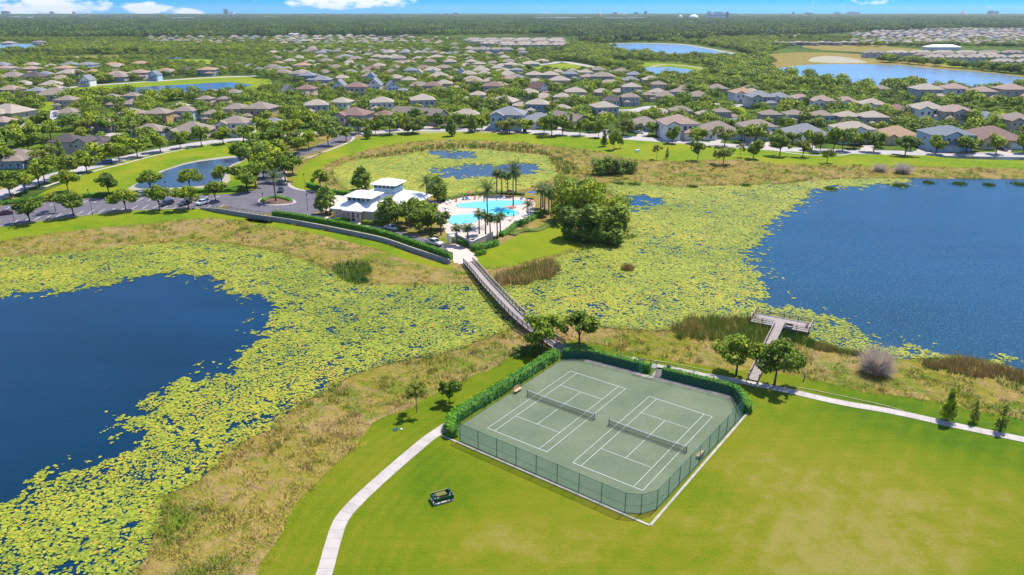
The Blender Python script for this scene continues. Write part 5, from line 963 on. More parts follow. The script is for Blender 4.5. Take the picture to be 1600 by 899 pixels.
# ---------------------------------------------------------------- tree cover of the suburbs and the far woods
FAR = {}
def far_tree(seed, n, size, w, h, m, nl=7):
    r = random.Random(seed); lobes = [(q*math.cos(a), q*math.sin(a), z, w*.32, w*.32, h*.24) for a, q, z in [(i*2.4, r.uniform(.2, .32)*w if i else 0, h*r.uniform(.42, .68) if i else h*.72) for i in range(nl)]]
    V, Fc, t = leaf_cloud(lobes, n, size, seed, shell=.6, clump=.8); me = npmesh('crown', V, Fc, t); me.materials.append(M[m])
    o = bpy.data.objects.new('wood_tree_source', me); return o
srcA = [far_tree(201, 620, .62, 9, 8.5, 'leaf'), far_tree(202, 620, .62, 10, 9, 'leaf'), far_tree(203, 620, .6, 8, 8, 'leafdark'), far_tree(204, 560, .6, 9, 8.5, 'leafyel')]
def patch(seed, nt, R, hh, m):
    r = np.random.default_rng(seed); V = []; Fc = []; T_ = []; k = 0
    for i in range(nt):
        x, y = r.uniform(-R, R, 2); h = hh*r.uniform(.75, 1.3); w = r.uniform(2.2, 4.2)
        v, f, t = leaf_cloud([(0, 0, h*.72, w*.8, w*.8, h*.26), (.6, .4, h*.5, w, w, h*.2)], 46, 1.5, seed*100+i, shell=.75, clump=.3)
        V.append(v+np.array([x, y, 0])); Fc.append(f+k); T_.append(np.clip(t+r.normal(0, .16), 0, 1)); k += len(v)
    me = npmesh('canopy', np.concatenate(V), np.concatenate(Fc), np.concatenate(T_)); me.materials.append(M[m]); return bpy.data.objects.new('wood_patch_source', me)
srcB = [patch(301, 60, 32, 15, 'forest'), patch(302, 60, 32, 16, 'forest'), patch(303, 60, 32, 14, 'forest'), patch(304, 55, 32, 12, 'leafdark')]
def instancer(name, pts, scl, src, label, zs=None):
    me = npmesh(name, pts, np.zeros((0, 3), int)) if False else bpy.data.meshes.new(name)
    me.vertices.add(len(pts)); me.vertices.foreach_set('co', np.asarray(pts, np.float32).ravel())
    a = me.attributes.new('size', 'FLOAT_VECTOR', 'POINT'); a.data.foreach_set('vector', np.asarray(scl, np.float32).ravel())
    a = me.attributes.new('turn', 'FLOAT', 'POINT'); a.data.foreach_set('value', RNG.uniform(0, 6.28, len(pts)).astype(np.float32))
    a = me.attributes.new('pick', 'INT', 'POINT'); a.data.foreach_set('value', RNG.integers(0, 1000, len(pts)).astype(np.int32))
    o = link(name, me); tag(o, label, 'woods', kind='stuff')
    ng = bpy.data.node_groups.new(name, 'GeometryNodeTree'); ng.interface.new_socket('Geometry', in_out='INPUT', socket_type='NodeSocketGeometry'); ng.interface.new_socket('Geometry', in_out='OUTPUT', socket_type='NodeSocketGeometry')
    N = ng.nodes; L = ng.links; gi = N.new('NodeGroupInput'); go = N.new('NodeGroupOutput'); ip = N.new('GeometryNodeInstanceOnPoints'); jn = N.new('GeometryNodeJoinGeometry')
    for s_ in src:
        oi = N.new('GeometryNodeObjectInfo'); oi.inputs[0].default_value = s_; oi.inputs['As Instance'].default_value = True; L.new(oi.outputs['Geometry'], jn.inputs[0])
    def at(n, t):
        k = N.new('GeometryNodeInputNamedAttribute'); k.data_type = t; k.inputs[0].default_value = n; return k.outputs[0]
    L.new(gi.outputs[0], ip.inputs['Points']); L.new(jn.outputs[0], ip.inputs['Instance']); ip.inputs['Pick Instance'].default_value = True
    L.new(at('pick', 'INT'), ip.inputs['Instance Index']); L.new(at('size', 'FLOAT_VECTOR'), ip.inputs['Scale'])
    cx = N.new('ShaderNodeCombineXYZ'); L.new(at('turn', 'FLOAT'), cx.inputs[2]); L.new(cx.outputs[0], ip.inputs['Rotation']); L.new(ip.outputs[0], go.inputs[0])
    md = o.modifiers.new('scatter', 'NODES'); md.node_group = ng; print(name, len(pts))
HX = np.array([h[0] for h in HOUSES]); HY = np.array([h[1] for h in HOUSES]); HR = np.array([h[2] for h in HOUSES])
FAR_CLEAR = [wpoly(p, 2) for p in ([(-80, 66), (60, 67), (60, 83), (-80, 86)], [(920, 69), (1000, 65), (1110, 72), (1180, 88), (1165, 95), (1040, 93), (960, 88), (928, 78)], [(1000, 104), (1080, 105), (1105, 116), (1080, 126), (1020, 122)], [(1200, 104), (1270, 90), (1350, 90), (1450, 102), (1530, 110), (1610, 121), (1600, 136), (1500, 141), (1390, 142), (1320, 139), (1250, 134), (1210, 120)],
    [(90, 142), (170, 130), (360, 117), (425, 128), (420, 142), (390, 146), (300, 149), (180, 151), (110, 148)], [(60, 91), (120, 87), (200, 86), (255, 88), (180, 92), (110, 95)], [(248, 95), (320, 92.5), (348, 99), (290, 102)], [(244, 90), (268, 89), (292, 91), (268, 93)], [(815, 108), (850, 102), (895, 96), (940, 106), (905, 113), (860, 112)], [(945, 94), (1050, 98), (1115, 107), (1125, 117), (1020, 107), (960, 102)],
    [(1200, 84), (1255, 70), (1330, 67), (1400, 73), (1455, 80), (1440, 90), (1480, 108), (1380, 103), (1220, 106)], [(1430, 93), (1490, 91), (1540, 97), (1540, 106), (1440, 105)], [(720, 56), (890, 56), (895, 72), (800, 74), (720, 66)], [(1340, 74), (1660, 74), (1660, 97), (1440, 90), (1340, 82)], 
    [(45, 190), (95, 160), (110, 190), (70, 208)], [(925, 185), (975, 165), (1035, 163), (1035, 172), (985, 186)], [(1112, 160), (1170, 160), (1172, 172), (1116, 170)], [(150, 206), (200, 206), (200, 217), (150, 217)])]
NEARLIM = [P(*p)[:2] for p in [(-300, 300), (0, 300), (50, 281), (100, 268), (190, 247), (250, 233), (325, 220), (400, 213), (460, 205), (500, 200), (560, 206), (680, 200), (760, 200), (830, 203), (900, 207), (960, 211), (1040, 217), (1120, 223), (1200, 229), (1300, 233), (1400, 236), (1600, 240), (2000, 255), (3500, 300), (3500, 23.5), (-1800, 23.5), (-1800, 300)]]
def free(x, y, hr=1.0, road_m=1.5):
    frnt = RNG.random(len(x))
    k = inside(x, y, NEARLIM)
    for c in FAR_CLEAR: k &= ~inside(x, y, c)
    idx = np.where(k)[0]
    for s0 in range(0, len(idx), 20000):
        ii = idx[s0:s0+20000]; d = (x[ii, None]-HX)**2+(y[ii, None]-HY)**2; k[ii] &= (d > (HR*hr)**2).all(1)
        t_ = HY[None, :]-y[ii, None]; lat = np.abs(x[ii, None]-HX*(y[ii, None]/HY)); k[ii] &= ~((t_ > 0) & (t_ < HR*1.9) & (lat < HR*.75) & (frnt[ii, None] < .78)).any(1)
    for pts, w in ROADS:
        for a, b in zip(pts[:-1], pts[1:]):
            a = np.array(a); b = np.array(b); d = b-a; L2 = (d**2).sum(); t = np.clip(((x-a[0])*d[0]+(y-a[1])*d[1])/L2, 0, 1); k &= (x-a[0]-t*d[0])**2+(y-a[1]-t*d[1])**2 > (w*.5+road_m)**2
    return k
def screen_y(x, y): 
    ang = np.arctan2(CAMH, y); return 449.5-F*np.tan(PITCH-ang)
def suburb_cover():
    n = 110000; y = RNG.uniform(330, 1750, n); x = RNG.uniform(-1, 1, n)*(.74*y+25)
    wood = fbm(x*.004+3, y*.004+8); py = screen_y(x, y); px = 800+F*x/(y*CP+CAMH*SP)
    dens = np.where(py > 120, .58, .70)*np.ones(n)
    # the wood between the right lakes and the houses, and along the upper lakes
    inwood = ((px > 1030) & (px < 1420) & (py < 140) & (py > 112)) | ((px > 880) & (px < 1020) & (py > 72) & (py < 108)) | ((px > 1100) & (py < 128) & (px < 1215)) | ((px < 700) & (py > 74) & (py < 84))
    dens = np.where(inwood, 1.0, dens*(.22+.9*(vnoise(x*.03, y*.03)))*np.where(py < 122, 1.6, .72))
    k = (RNG.random(n) < dens*np.where(inwood, .62, .42)) & free(x, y, .92)
    x, y = x[k], y[k]; inwood = inwood[k]
    # poisson-like thinning on a 5 m grid
    key = (np.floor(x/4.6).astype(int)*100003+np.floor(y/4.6).astype(int)); _, u = np.unique(key, return_index=True); x, y, inwood = x[u], y[u], inwood[u]
    o = np.argsort(y); x, y, inwood = x[o], y[o], inwood[o]
    return x, y, inwood
SX, SY, SW = suburb_cover()
def near_suburb_trees(limit):
    """the nearest ones are things of their own"""
    used = []; cnt = {}; i = 0; took = np.zeros(len(SX), bool)
    for i in range(len(SX)):
        if NTREE[0] >= limit: break
        x, y = SX[i], SY[i]
        if any((x-a)**2+(y-b)**2 < (w*.42+2.5)**2 for a, b, w in TREES): took[i] = True; continue
        j = int(np.argmin((HX[:NREAL]-x)**2+(HY[:NREAL]-y)**2)); dx, dy = x-HX[j], y-HY[j]
        side = ('right of' if dx > 0 else 'left of') if abs(dx) > abs(dy) else ('behind' if dy > 0 else 'in front of')
        used.append((x, y, j, side)); cnt.setdefault((j, side), []).append(len(used)-1); took[i] = True; TREES.append((x, y, 8)); NTREE[0] += 1
    kinds = ['mid0', 'mid1', 'mid2', 'dark0', 'dark1', 'mid1', 'yel0', 'mid2', 'sabal', 'mid0']
    adj = {'mid': 'leafy round', 'dark': 'dark bushy', 'yel': 'yellowish', 'sabal': 'tufted palm'}
    for key, ids in cnt.items():
        ids.sort(key=lambda q: used[q][0]/used[q][1])
        for r_, q in enumerate(ids):
            x, y, j, side = used[q]; kd = kinds[random.randrange(len(kinds))]; a = adj[kd.rstrip('0123456789')]
            kn = 'palm' if kd == 'sabal' else 'tree'
            sh = HOUSES[j][3]; l = '%s %s %s the %s' % (a, '' if kd == 'sabal' else 'tree', side, sh)
            if len(ids) > 1: l = '%s tree, %s from left, %s the %s' % (a.replace('tufted palm', 'palm'), ordn(r_), side, sh)
            ws = ' '.join(l.split()).split(' ')
            tree(0, 0, random.uniform(5.0, 8.2), random.uniform(6.5, 10) if kd != 'sabal' else 4.5, kd, ' '.join(ws[:16]), 'garden trees among the houses', world_pt=(x, y))
    return took
TOOK = near_suburb_trees(298)
def finish_cover():
    x, y, w = SX[~TOOK], SY[~TOOK], SW[~TOOK]
    k = np.ones(len(x), bool)
    tx = np.array([t[0] for t in TREES]); ty = np.array([t[1] for t in TREES])
    near = y < 520; d = (x[near, None]-tx)**2+(y[near, None]-ty)**2; k[near] = (d > 22).all(1)
    x, y, w = x[k], y[k], w[k]; n = len(x); s_ = RNG.uniform(.5, 1.08, n)*np.where(w, 1.15, 1)*(1-.22*np.clip((y-560)/250, 0, 1)*(~w)); sz = s_*RNG.uniform(.8, 1.15, n)
    instancer('suburb_tree_cover', np.stack([x, y, np.zeros(n)], 1), np.stack([s_, s_, sz], 1), srcA, 'leafy green trees filling the gardens between the distant houses')
finish_cover()
def woods():
    P0 = []; 
    y = 1500.0
    while y < 13000:
        step = 58 if y < 4500 else 58*(y/4500)**1.1
        half = .74*y+60; xs = np.arange(-half, half, step)+RNG.uniform(-8, 8); yy = y+RNG.uniform(-.35, .35, len(xs))*step; xs = xs+RNG.uniform(-.35, .35, len(xs))*step
        sc_ = step/58*1.12; P0.append(np.stack([xs, yy, np.full(len(xs), sc_)], 1)); y += step
    A = np.concatenate(P0); x, y, s_ = A.T; py = screen_y(x, y); px = 800+F*x/(y*CP+CAMH*SP)
    k = free(x, y, 1.6, 20)
    # the built-up suburb keeps its own trees up to this line of the forest edge
    edge = np.interp(px, [-200, 0, 200, 400, 450, 600, 720, 900, 930, 1200, 1340, 1500, 1700], [57, 58, 60, 60, 57, 58, 56, 56, 68, 60, 52, 44, 46])
    k &= py < edge
    k &= ~((px > 1330) & (py > 50)); k &= ~((px < 430) & (py > 27.4) & (py < 31))
    # scattered clearings
    k &= ~((fbm(x*.0012+5, y*.0008+2) > .66) & (py < 44) & (py > 28)); x, y, s_ = x[k], y[k], s_[k]
    hz = np.where(y > 4500, 1.0, 1.0)*RNG.uniform(.85, 1.2, len(x)); instancer('pine_forest', np.stack([x, y, np.zeros(len(x))], 1), np.stack([s_, s_, hz], 1), srcB, 'dense dark pine and cypress forest stretching to the horizon')
    # belts of trees along the far lake shores
    pts = []
    for line, n, sp in (([(935, 74), (950, 82), (985, 88), (1040, 93), (1090, 93.5), (1150, 95)], 120, 1.6), ([(930, 68), (1000, 64.5), (1100, 70), (1180, 84)], 90, 1), ([(1215, 122), (1260, 133), (1330, 140), (1400, 142), (1430, 140)], 60, 2), ([(1380, 97), (1440, 102), (1530, 110), (1620, 118)], 70, .6), ([(0, 83), (60, 85), (120, 83), (160, 84), (250, 82), (350, 80)], 110, 1.5), ([(1180, 60), (1340, 62)], 60, 1), ([(1340, 73), (1600, 75)], 70, .6)):
        w = [P(*p)[:2] for p in line]; w = crv(w, 6, False)
        for i in range(n):
            t = RNG.random()*(len(w)-1); a = w[int(t)].lerp(w[min(int(t)+1, len(w)-1)], t % 1); pts.append((a.x+RNG.normal(0, 8*sp), a.y+RNG.normal(0, 8*sp), 0))
    n = len(pts); s_ = RNG.uniform(.8, 1.35, n); instancer('lakeside_tree_belts', pts, np.stack([s_, s_, s_], 1), srcA, 'belts of trees along the shores of the far lakes')
woods()
# ---------------------------------------------------------------- tennis courts
M['darkscreen'] = screen_mat('dark_green_windscreen', (.012, .085, .06), .62)
CA = Vector((-3.7493, 98.404)); TH = -0.63693
U_ = Vector((math.cos(TH), math.sin(TH))); V_ = Vector((-math.sin(TH), math.cos(TH)))
FENCE_PX = [(719, 690), (976, 802), (1001, 804), (1026, 797), (1160, 651), (1144, 620), (916, 562), (880, 562), (716, 668)]
FW = [P(*p)[:2] for p in FENCE_PX]; FW = [Vector(p) for p in FW]
CTR = sum(FW, Vector((0, 0)))/len(FW)
M['courtline'] = vary('court_line_paint', (.52, .54, .50), .8, .10, 1.5)
def build_court():
    grow = [CTR+(p-CTR)*1.004 for p in FW]
    cs = sheet('court_surface', grow, .10, M['court'], .12); tag(cs, 'pale green hard surface carrying both tennis courts inside the fence', 'court surface')
    for k, (off, sh, l) in enumerate(((0, 0, 'left tennis court white boundary lines'), (15.402, -.056, 'right tennis court white boundary lines, nearer the camera'))):
        o = CA+U_*off+V_*sh; e = empty('court_lines', (o.x, o.y, .105), TH, l, 'court lines')
        def ln(x0, y0, x1, y1, w=.06):
            bm = bmesh.new(); dz = random.uniform(0, .002)
            if abs(x1-x0) > abs(y1-y0): box(bm, x0, x1, y0-w/2, y0+w/2, 0, .004+dz)
            else: box(bm, x0-w/2, x0+w/2, y0, y1, 0, .007+dz)
            link('line', bmmesh('line', bm), e, M['courtline'])
        for x in (0, 1.37, 9.6, 10.97): ln(x, 0, x, 23.77, .06)
        for y in (0, 23.77): ln(0, y, 10.97, y, .08)
        for y in (5.485, 18.285): ln(1.37, y, 9.6, y, .06)
        ln(5.485, 5.485, 5.485, 18.285, .06)
        # net
        n = empty('tennis_net', (o.x+V_.x*11.885, o.y+V_.y*11.885, .10), TH, ('net of the left court sagging between two dark posts', 'net of the right court sagging between two dark posts')[k], 'tennis net')
        for x in (-.91, 11.88):
            bm = bmesh.new(); tube(bm, [(x, 0, 0), (x, 0, 1.12)], .055, 8); box(bm, x-.12, x+.12, -.1, .1, 0, .02); link('post', bmmesh('post', bm), n, M['black'])
        S = 24; V = []; Fc = []
        xs = [(-.86+12.69*i/S) for i in range(S+1)]; top = [1.03-.13*(1-((x-5.485)/6.35)**2) for x in xs]
        bm = bmesh.new()
        lo = [bm.verts.new((x, 0, .05)) for x in xs]; hi = [bm.verts.new((x, 0, t)) for x, t in zip(xs, top)]
        for i in range(S): bm.faces.new((lo[i], lo[i+1], hi[i+1], hi[i]))
        link('net_mesh', bmmesh('net_mesh', bm), n, M['net'])
        bm = bmesh.new()
        for i in range(S): bar(bm, (xs[i], 0, top[i]), (xs[i+1], 0, top[i+1]), .035, .07)
        link('head_band', bmmesh('head_band', bm), n, M['paint'])
        bm = bmesh.new(); box(bm, 5.455, 5.515, -.02, .02, 0, .87); link('centre_strap', bmmesh('centre_strap', bm), n, M['paint'])
        bm = bmesh.new(); box(bm, xs[0], xs[-1], -.02, .02, .03, .06); link('bottom_cord', bmmesh('bottom_cord', bm), n, M['black'])
build_court()
def build_fence():
    e = empty('court_fence', (CTR.x, CTR.y, .0), 0, 'tall green chain-link fence with windscreen enclosing both tennis courts', 'fence')
    H = 3.05; post = None; n = len(FW); gate_at = P(1022, 589)[:2]
    def lp(p, z): return (p.x-CTR.x, p.y-CTR.y, z)
    rails = bmesh.new(); mids = bmesh.new()
    for i in range(n):
        a, b = FW[i], FW[(i+1) % n]; L_ = (b-a).length; k = max(1, round(L_/3.35)); 
        for j in range(k):
            p = a.lerp(b, j/k); q = a.lerp(b, (j+1)/k)
            if post is None:
                bm = bmesh.new(); tube(bm, [(0, 0, 0), (0, 0, H+.05)], .05, 7); tube(bm, [(0, 0, H+.05), (0, 0, H+.11)], [.06, .015], 7); post = bmmesh('post', bm); post.materials.append(M['green'])
            o = bpy.data.objects.new('post', post); COL.objects.link(o); o.parent = e; o.location = lp(p, .0)
            bar(rails, lp(p, H), lp(q, H), .045, .045); bar(mids, lp(p, .12), lp(q, .12), .03, .03); bar(mids, lp(p, 1.25), lp(q, 1.25), .03, .03)
            if i == 5:      # gate bay in the back fence
                mid = (p+q)/2
                if abs((mid-Vector(gate_at)).length) < L_/k*.55: gate_bay = (p, q); continue
            bm = bmesh.new(); d = (q-p).normalized(); v = [bm.verts.new(lp(p+d*.04, .14)), bm.verts.new(lp(q-d*.04, .14)), bm.verts.new(lp(q-d*.04, H-.03)), bm.verts.new(lp(p+d*.04, H-.03))]; bm.faces.new(v)
            link('mesh_panel', bmmesh('mesh_panel', bm), e, M['screen'] if i in (0, 1, 2, 3) else M['chainlink'])
            if i in (4, 5, 6):
                bm = bmesh.new(); nn = (CTR-p).normalized()*.03; bm.faces.new([bm.verts.new(lp(p+nn, .14)), bm.verts.new(lp(q+nn, .14)), bm.verts.new(lp(q+nn, 1.75)), bm.verts.new(lp(p+nn, 1.75))]); link('windscreen', bmmesh('windscreen', bm), e, M['darkscreen'])
    link('top_rail', bmmesh('top_rail', rails), e, M['green']); link('mid_rail', bmmesh('mid_rail', mids), e, M['green'])
    p, q = gate_bay; d = (q-p).normalized(); g = p.lerp(q, .5)
    for w0, w1 in ((-.62, .62),):
        bm = bmesh.new()
        for s_ in (w0, w1): x = g+d*s_; tube(bm, [lp(x, .05), lp(x, 2.9)], .05, 6)
        for z in (.15, 1.2, 2.15, 2.9): bar(bm, lp(g+d*w0, z), lp(g+d*w1, z), .04, .04)
        link('gate', bmmesh('gate', bm), e, M['black'])
    for (x0, x1) in ((p, g-d*.66), (g+d*.66, q)):
        bm = bmesh.new(); bm.faces.new([bm.verts.new(lp(x0, .14)), bm.verts.new(lp(x1, .14)), bm.verts.new(lp(x1, H-.03)), bm.verts.new(lp(x0, H-.03))]); link('mesh_panel', bmmesh('mesh_panel', bm), e, M['screen'])
    # hedges hugging the outside
    def off(a, b, d_, t0=0., t1=1.):
        a2 = a.lerp(b, t0); b2 = a.lerp(b, t1); dd = (b-a).normalized(); nn = Vector((dd.y, -dd.x))
        if (a+nn-CTR).length < (a-CTR).length: nn = -nn
        return [a2+nn*d_, a2.lerp(b2, .33)+nn*d_, a2.lerp(b2, .66)+nn*d_, b2+nn*d_]
    hedge('court_hedge', None, 1.6, 1.75, 'thick green hedge along the left side of the tennis courts', 110, world_pts=[Vector(P(708, 684)[:2])]+off(FW[8], FW[7], 1.5, .02, 1.0), size=.15)
    gt = (Vector(gate_at)-FW[6]).length/(FW[5]-FW[6]).length
    hedge('court_hedge', None, 1.2, 1.6, 'green hedge behind the courts between the bridge corner and the gate', 110, world_pts=[off(FW[7], FW[6], 1.2)[0]]+off(FW[6], FW[5], 1.2, 0.0, gt-.045), size=.15)
    hedge('court_hedge', None, 1.2, 1.6, 'green hedge behind the courts right of the gate', 110, world_pts=off(FW[6], FW[5], 1.2, gt+.04, .995)+off(FW[5], FW[4], 1.2, .1, .85)[1:], size=.15)
    # mow strip kerb along the two near sides
    c = [P(690, 681)[:2], P(760, 712)[:2], P(860, 757)[:2], P(1015, 822)[:2]]
    tag(ribbon('concrete_kerb', [c[0], c[3]], .34, .12, M['concrete'], 1, .14, True, None), 'pale concrete kerb along the near left side of the courts', 'kerb')
    tag(ribbon('concrete_kerb', [P(1016, 822)[:2], P(1176, 637)[:2]], .34, .125, M['concrete'], 1, .14, True, None), 'pale concrete kerb along the near right side of the courts', 'kerb')
    for a, b, l in ((FW[5], FW[6], 'back'), (FW[8], FW[7], 'left')):
        dd = (b-a).normalized(); nn = (CTR-(a+b)/2).normalized(); 
        sheet('gutter_strip', [a+nn*.1, b+nn*.1, b+nn*1.0, a+nn*1.0], .106, M['concrete'], kind='structure') if l == 'back' else None
build_fence()
def bench(px, py, rz, label):
    p = P(px, py); e = empty('bench', (p.x, p.y, .10), rz, label, 'bench')
    for k in range(4):
        bm = bmesh.new(); box(bm, -.9, .9, -.30+k*.15, -.17+k*.15, .42, .46); link('seat_slat', bmmesh('seat_slat', bm), e, M['benchwood'])
    for k in range(3):
        bm = bmesh.new(); box(bm, -.9, .9, .33+k*.03, .37+k*.03, .52+k*.15, .64+k*.15); link('back_slat', bmmesh('back_slat', bm), e, M['benchwood'])
    for x in (-.7, .7):
        bm = bmesh.new(); bar(bm, (x, -.24, 0), (x, -.24, .42), .05, .05); bar(bm, (x, .26, 0), (x, .40, .98), .05, .05); bar(bm, (x, -.30, .395), (x, .32, .395), .05, .05); link('leg', bmmesh('leg', bm), e, M['darkgreen'])
bench(809, 613, TH+math.pi/2, 'tan slatted bench on the left court edge against the hedge'); bench(1094, 714, TH-math.pi/2, 'tan slatted bench inside the near right fence')
def bin_(px, py, label):
    p = P(px, py); e = empty('litter_bin', (p.x, p.y, .07), 0, label, 'litter bin')
    bm = bmesh.new(); tube(bm, [(0, 0, 0), (0, 0, .85)], [.30, .33], 12); link('body', bmmesh('body', bm), e, M['wallgrey'])
    for k in range(12):
        a = k*math.pi/6; bm = bmesh.new(); bar(bm, (math.cos(a)*.33, math.sin(a)*.33, .03), (math.cos(a)*.355, math.sin(a)*.355, .82), .07, .02); link('slat', bmmesh('slat', bm), e, M['wood'])
    bm = bmesh.new(); tube(bm, [(0, 0, .85), (0, 0, .95), (0, 0, 1.12)], [.38, .38, .12], 12); link('lid', bmmesh('lid', bm), e, M['black'])
bin_(1044, 580, 'dark lidded litter bin beside the path just right of the court gate')
# ---------------------------------------------------------------- footbridge
def board_run(name, pts, w, h, e, m):
    bm = bmesh.new()
    for a, b in zip(pts[:-1], pts[1:]): bar(bm, a, b, w, h)
    return link(name, bmmesh(name, bm), e, m)
def footbridge():
    px = [(731, 409, .35), (745, 424, .7), (761, 443, 1.2), (776, 459, 1.5), (796, 480, 1.6), (817, 500, 1.4), (845, 522, .9), (876, 544, .25)]
    W_ = [Vector((*P(x, y, z)[:2], z)) for x, y, z in px]; fine = []
    xy = crv([w[:2] for w in W_], 8, False)
    for i, p in enumerate(xy):
        t = i/8; k = min(int(t), len(W_)-2); fine.append(Vector((p[0], p[1], W_[k].z+(W_[k+1].z-W_[k].z)*(t-k))))
    o = fine[0].copy(); o.z = 0; e = empty('footbridge', o, 0, 'long weathered timber footbridge with railings crossing the lily covered water', 'footbridge')
    f = [p-o for p in fine]; L_ = [0]
    for a, b in zip(f[:-1], f[1:]): L_.append(L_[-1]+(b-a).length)
    def at(s_):
        i = min(max(int(np.searchsorted(L_, s_))-1, 0), len(f)-2); t = (s_-L_[i])/(L_[i+1]-L_[i]); p = f[i].lerp(f[i+1], t); d = (f[i+1]-f[i]).normalized(); return p, d, Vector((-d.y, d.x, 0)).normalized()
    tot = L_[-1]; hw = 1.25; bm = bmesh.new(); s_ = .1
    while s_ < tot:
        p, d, n_ = at(s_); z = p.z+random.uniform(-.006, .006); a = p+n_*(hw+random.uniform(-.02, .03)); b = p-n_*(hw+random.uniform(-.02, .03)); a.z = b.z = z; bar(bm, a, b, .185, .045); s_ += .2
    tag(link('deck_planks', bmmesh('deck_planks', bm), e, M['woodlight']), kind='stuff')
    for sd in (-1, 1):
        line = lambda z, q=0.: [f[i]+Vector((-(f[min(i+1, len(f)-1)]-f[max(i-1, 0)]).y, (f[min(i+1, len(f)-1)]-f[max(i-1, 0)]).x, 0)).normalized()*sd*(hw+q)+Vector((0, 0, z)) for i in range(len(f))]
        board_run('handrail', line(1.14, .03), .16, .05, e, M['woodlight'])
        for z in (.35, .62, .89): board_run('rail_board', line(z, -.03), .04, .15, e, M['wood'])
        board_run('stringer', line(-.16, -.05), .08, .24, e, M['wood'])
        s_ = .3; pm = bmesh.new(); box(pm, -.06, .06, -.06, .06, -.3, 1.11); pm = bmmesh('post', pm); pm.materials.append(M['wood']); pl = bmesh.new(); tube(pl, [(0, 0, -2.2), (0, 0, -.05)], .12, 7); pl = bmmesh('piling', pl); pl.materials.append(M['wood'])
        k = 0
        while s_ < tot-.1:
            p, d, n_ = at(s_); q = p+n_*sd*(hw+.02); o2 = bpy.data.objects.new('post', pm); COL.objects.link(o2); o2.parent = e; o2.location = q; o2.rotation_euler = (0, 0, math.atan2(d.y, d.x))
            if k % 2 == 0 and 3 < s_ < tot-3:
                o3 = bpy.data.objects.new('piling', pl); COL.objects.link(o3); o3.parent = e; o3.location = q
            s_ += 2.1; k += 1
footbridge()
def dock():
    z = 1.0; c = [P(x, y, z) for x, y in ((1177, 488), (1268, 505), (1262, 519), (1172, 502))]; o = Vector((c[3].x, c[3].y, 0)); xa = ((c[2]-c[3])+(c[1]-c[0])).normalized(); ya = Vector((-xa.y, xa.x, 0)); rz = math.atan2(xa.y, xa.x)
    Wd = ((c[2]-c[3]).length+(c[1]-c[0]).length)/2; D = ((c[0]-c[3]).dot(ya)+(c[1]-c[2]).dot(ya))/2
    e = empty('fishing_dock', o, rz, 'T shaped timber dock with railings at the end of its boardwalk', 'dock')
    toL = lambda p: Vector(((p-o).dot(xa), (p-o).dot(ya), p.z))
    w0 = toL(P(1217, 511, z)); w1 = toL(P(1177, 594, .3)); w0.z = z; w1.z = .3
    bm = bmesh.new(); x = .07
    while x < Wd: box(bm, x, x+.135, 0+random.uniform(-.02, .02), D, z-.045, z+random.uniform(-.004, .004)); x += .147
    d = (w1-w0); L_ = d.length; dn = d.normalized(); nn = Vector((-dn.y, dn.x, 0)).normalized(); s_ = 0
    while s_ < L_: p = w0+dn*s_; bar(bm, p+nn*.85, p-nn*.85, .135, .04); s_ += .147
    tag(link('deck_planks', bmmesh('deck_planks', bm), e, M['woodlight']), kind='stuff')
    for y in (.05, D*.5, D-.05):
        bm = bmesh.new(); box(bm, 0, Wd, y-.05, y+.05, z-.30, z-.05); link('beam', bmmesh('beam', bm), e, M['wood'])
    pm = bmesh.new(); box(pm, -.06, .06, -.06, .06, -.35, 1.05); pm = bmmesh('post', pm); pm.materials.append(M['wood']); pl = bmesh.new(); tube(pl, [(0, 0, -2), (0, 0, -.05)], .13, 7); pl = bmmesh('piling', pl); pl.materials.append(M['wood'])
    def put(me, nm, p):
        q = bpy.data.objects.new(nm, me); COL.objects.link(q); q.parent = e; q.location = p
    def rail(a, b, n, m='wood', top='wood'):
        a = Vector(a); b = Vector(b)
        for i in range(n+1): put(pm, 'post', a.lerp(b, i/n))
        board_run('handrail', [a+Vector((0, 0, 1.07)), b+Vector((0, 0, 1.07))], .15, .05, e, M[top])
        for h in (.35, .72): board_run('rail_board', [a+Vector((0, 0, h)), b+Vector((0, 0, h))], .04, .13, e, M[m])
    rail((0, D, z), (Wd, D, z), 4); rail((0, 0, z), (0, D, z), 2, 'wood', 'woodlight'); rail((Wd, 0, z), (Wd, D, z), 2, 'wood', 'woodlight')
    rail((0, 0, z), (w0.x-.95, 0, z), 2); rail((w0.x+.95, 0, z), (Wd, 0, z), 2)
    for x in np.linspace(.3, Wd-.3, 6):
        for y in (.1, D-.1): put(pl, 'piling', (x, y, z))
    for sd in (-1, 1): rail(w0+nn*sd*.9, w1+nn*sd*.9, 9, 'wood', 'woodlight')
    for i in range(1, 9):
        for sd in (-1, 1): put(pl, 'piling', w0.lerp(w1, i/9)+nn*sd*.8-Vector((0, 0, .1)))
    for (x, y, r) in ((Wd*.66, .7, 0), (Wd*.93, D*.5, math.pi/2)):
        q = e.matrix_basis @ Vector((x, y, z)); b = empty('dock_bench', q, rz+r, 'brown timber bench on the dock %s' % ('against its near railing' if r == 0 else 'at its right end'), 'bench')
        bm = bmesh.new(); box(bm, -.7, .7, -.2, .2, .42, .47); link('seat', bmmesh('seat', bm), b, M['bark'])
        for xx in (-.6, .6): bm = bmesh.new(); box(bm, xx-.05, xx+.05, -.18, .18, 0, .42); link('leg', bmmesh('leg', bm), b, M['bark'])
        bm = bmesh.new(); box(bm, -.7, .7, -.26, -.2, .42, .85); link('backrest', bmmesh('backrest', bm), b, M['bark'])
dock()
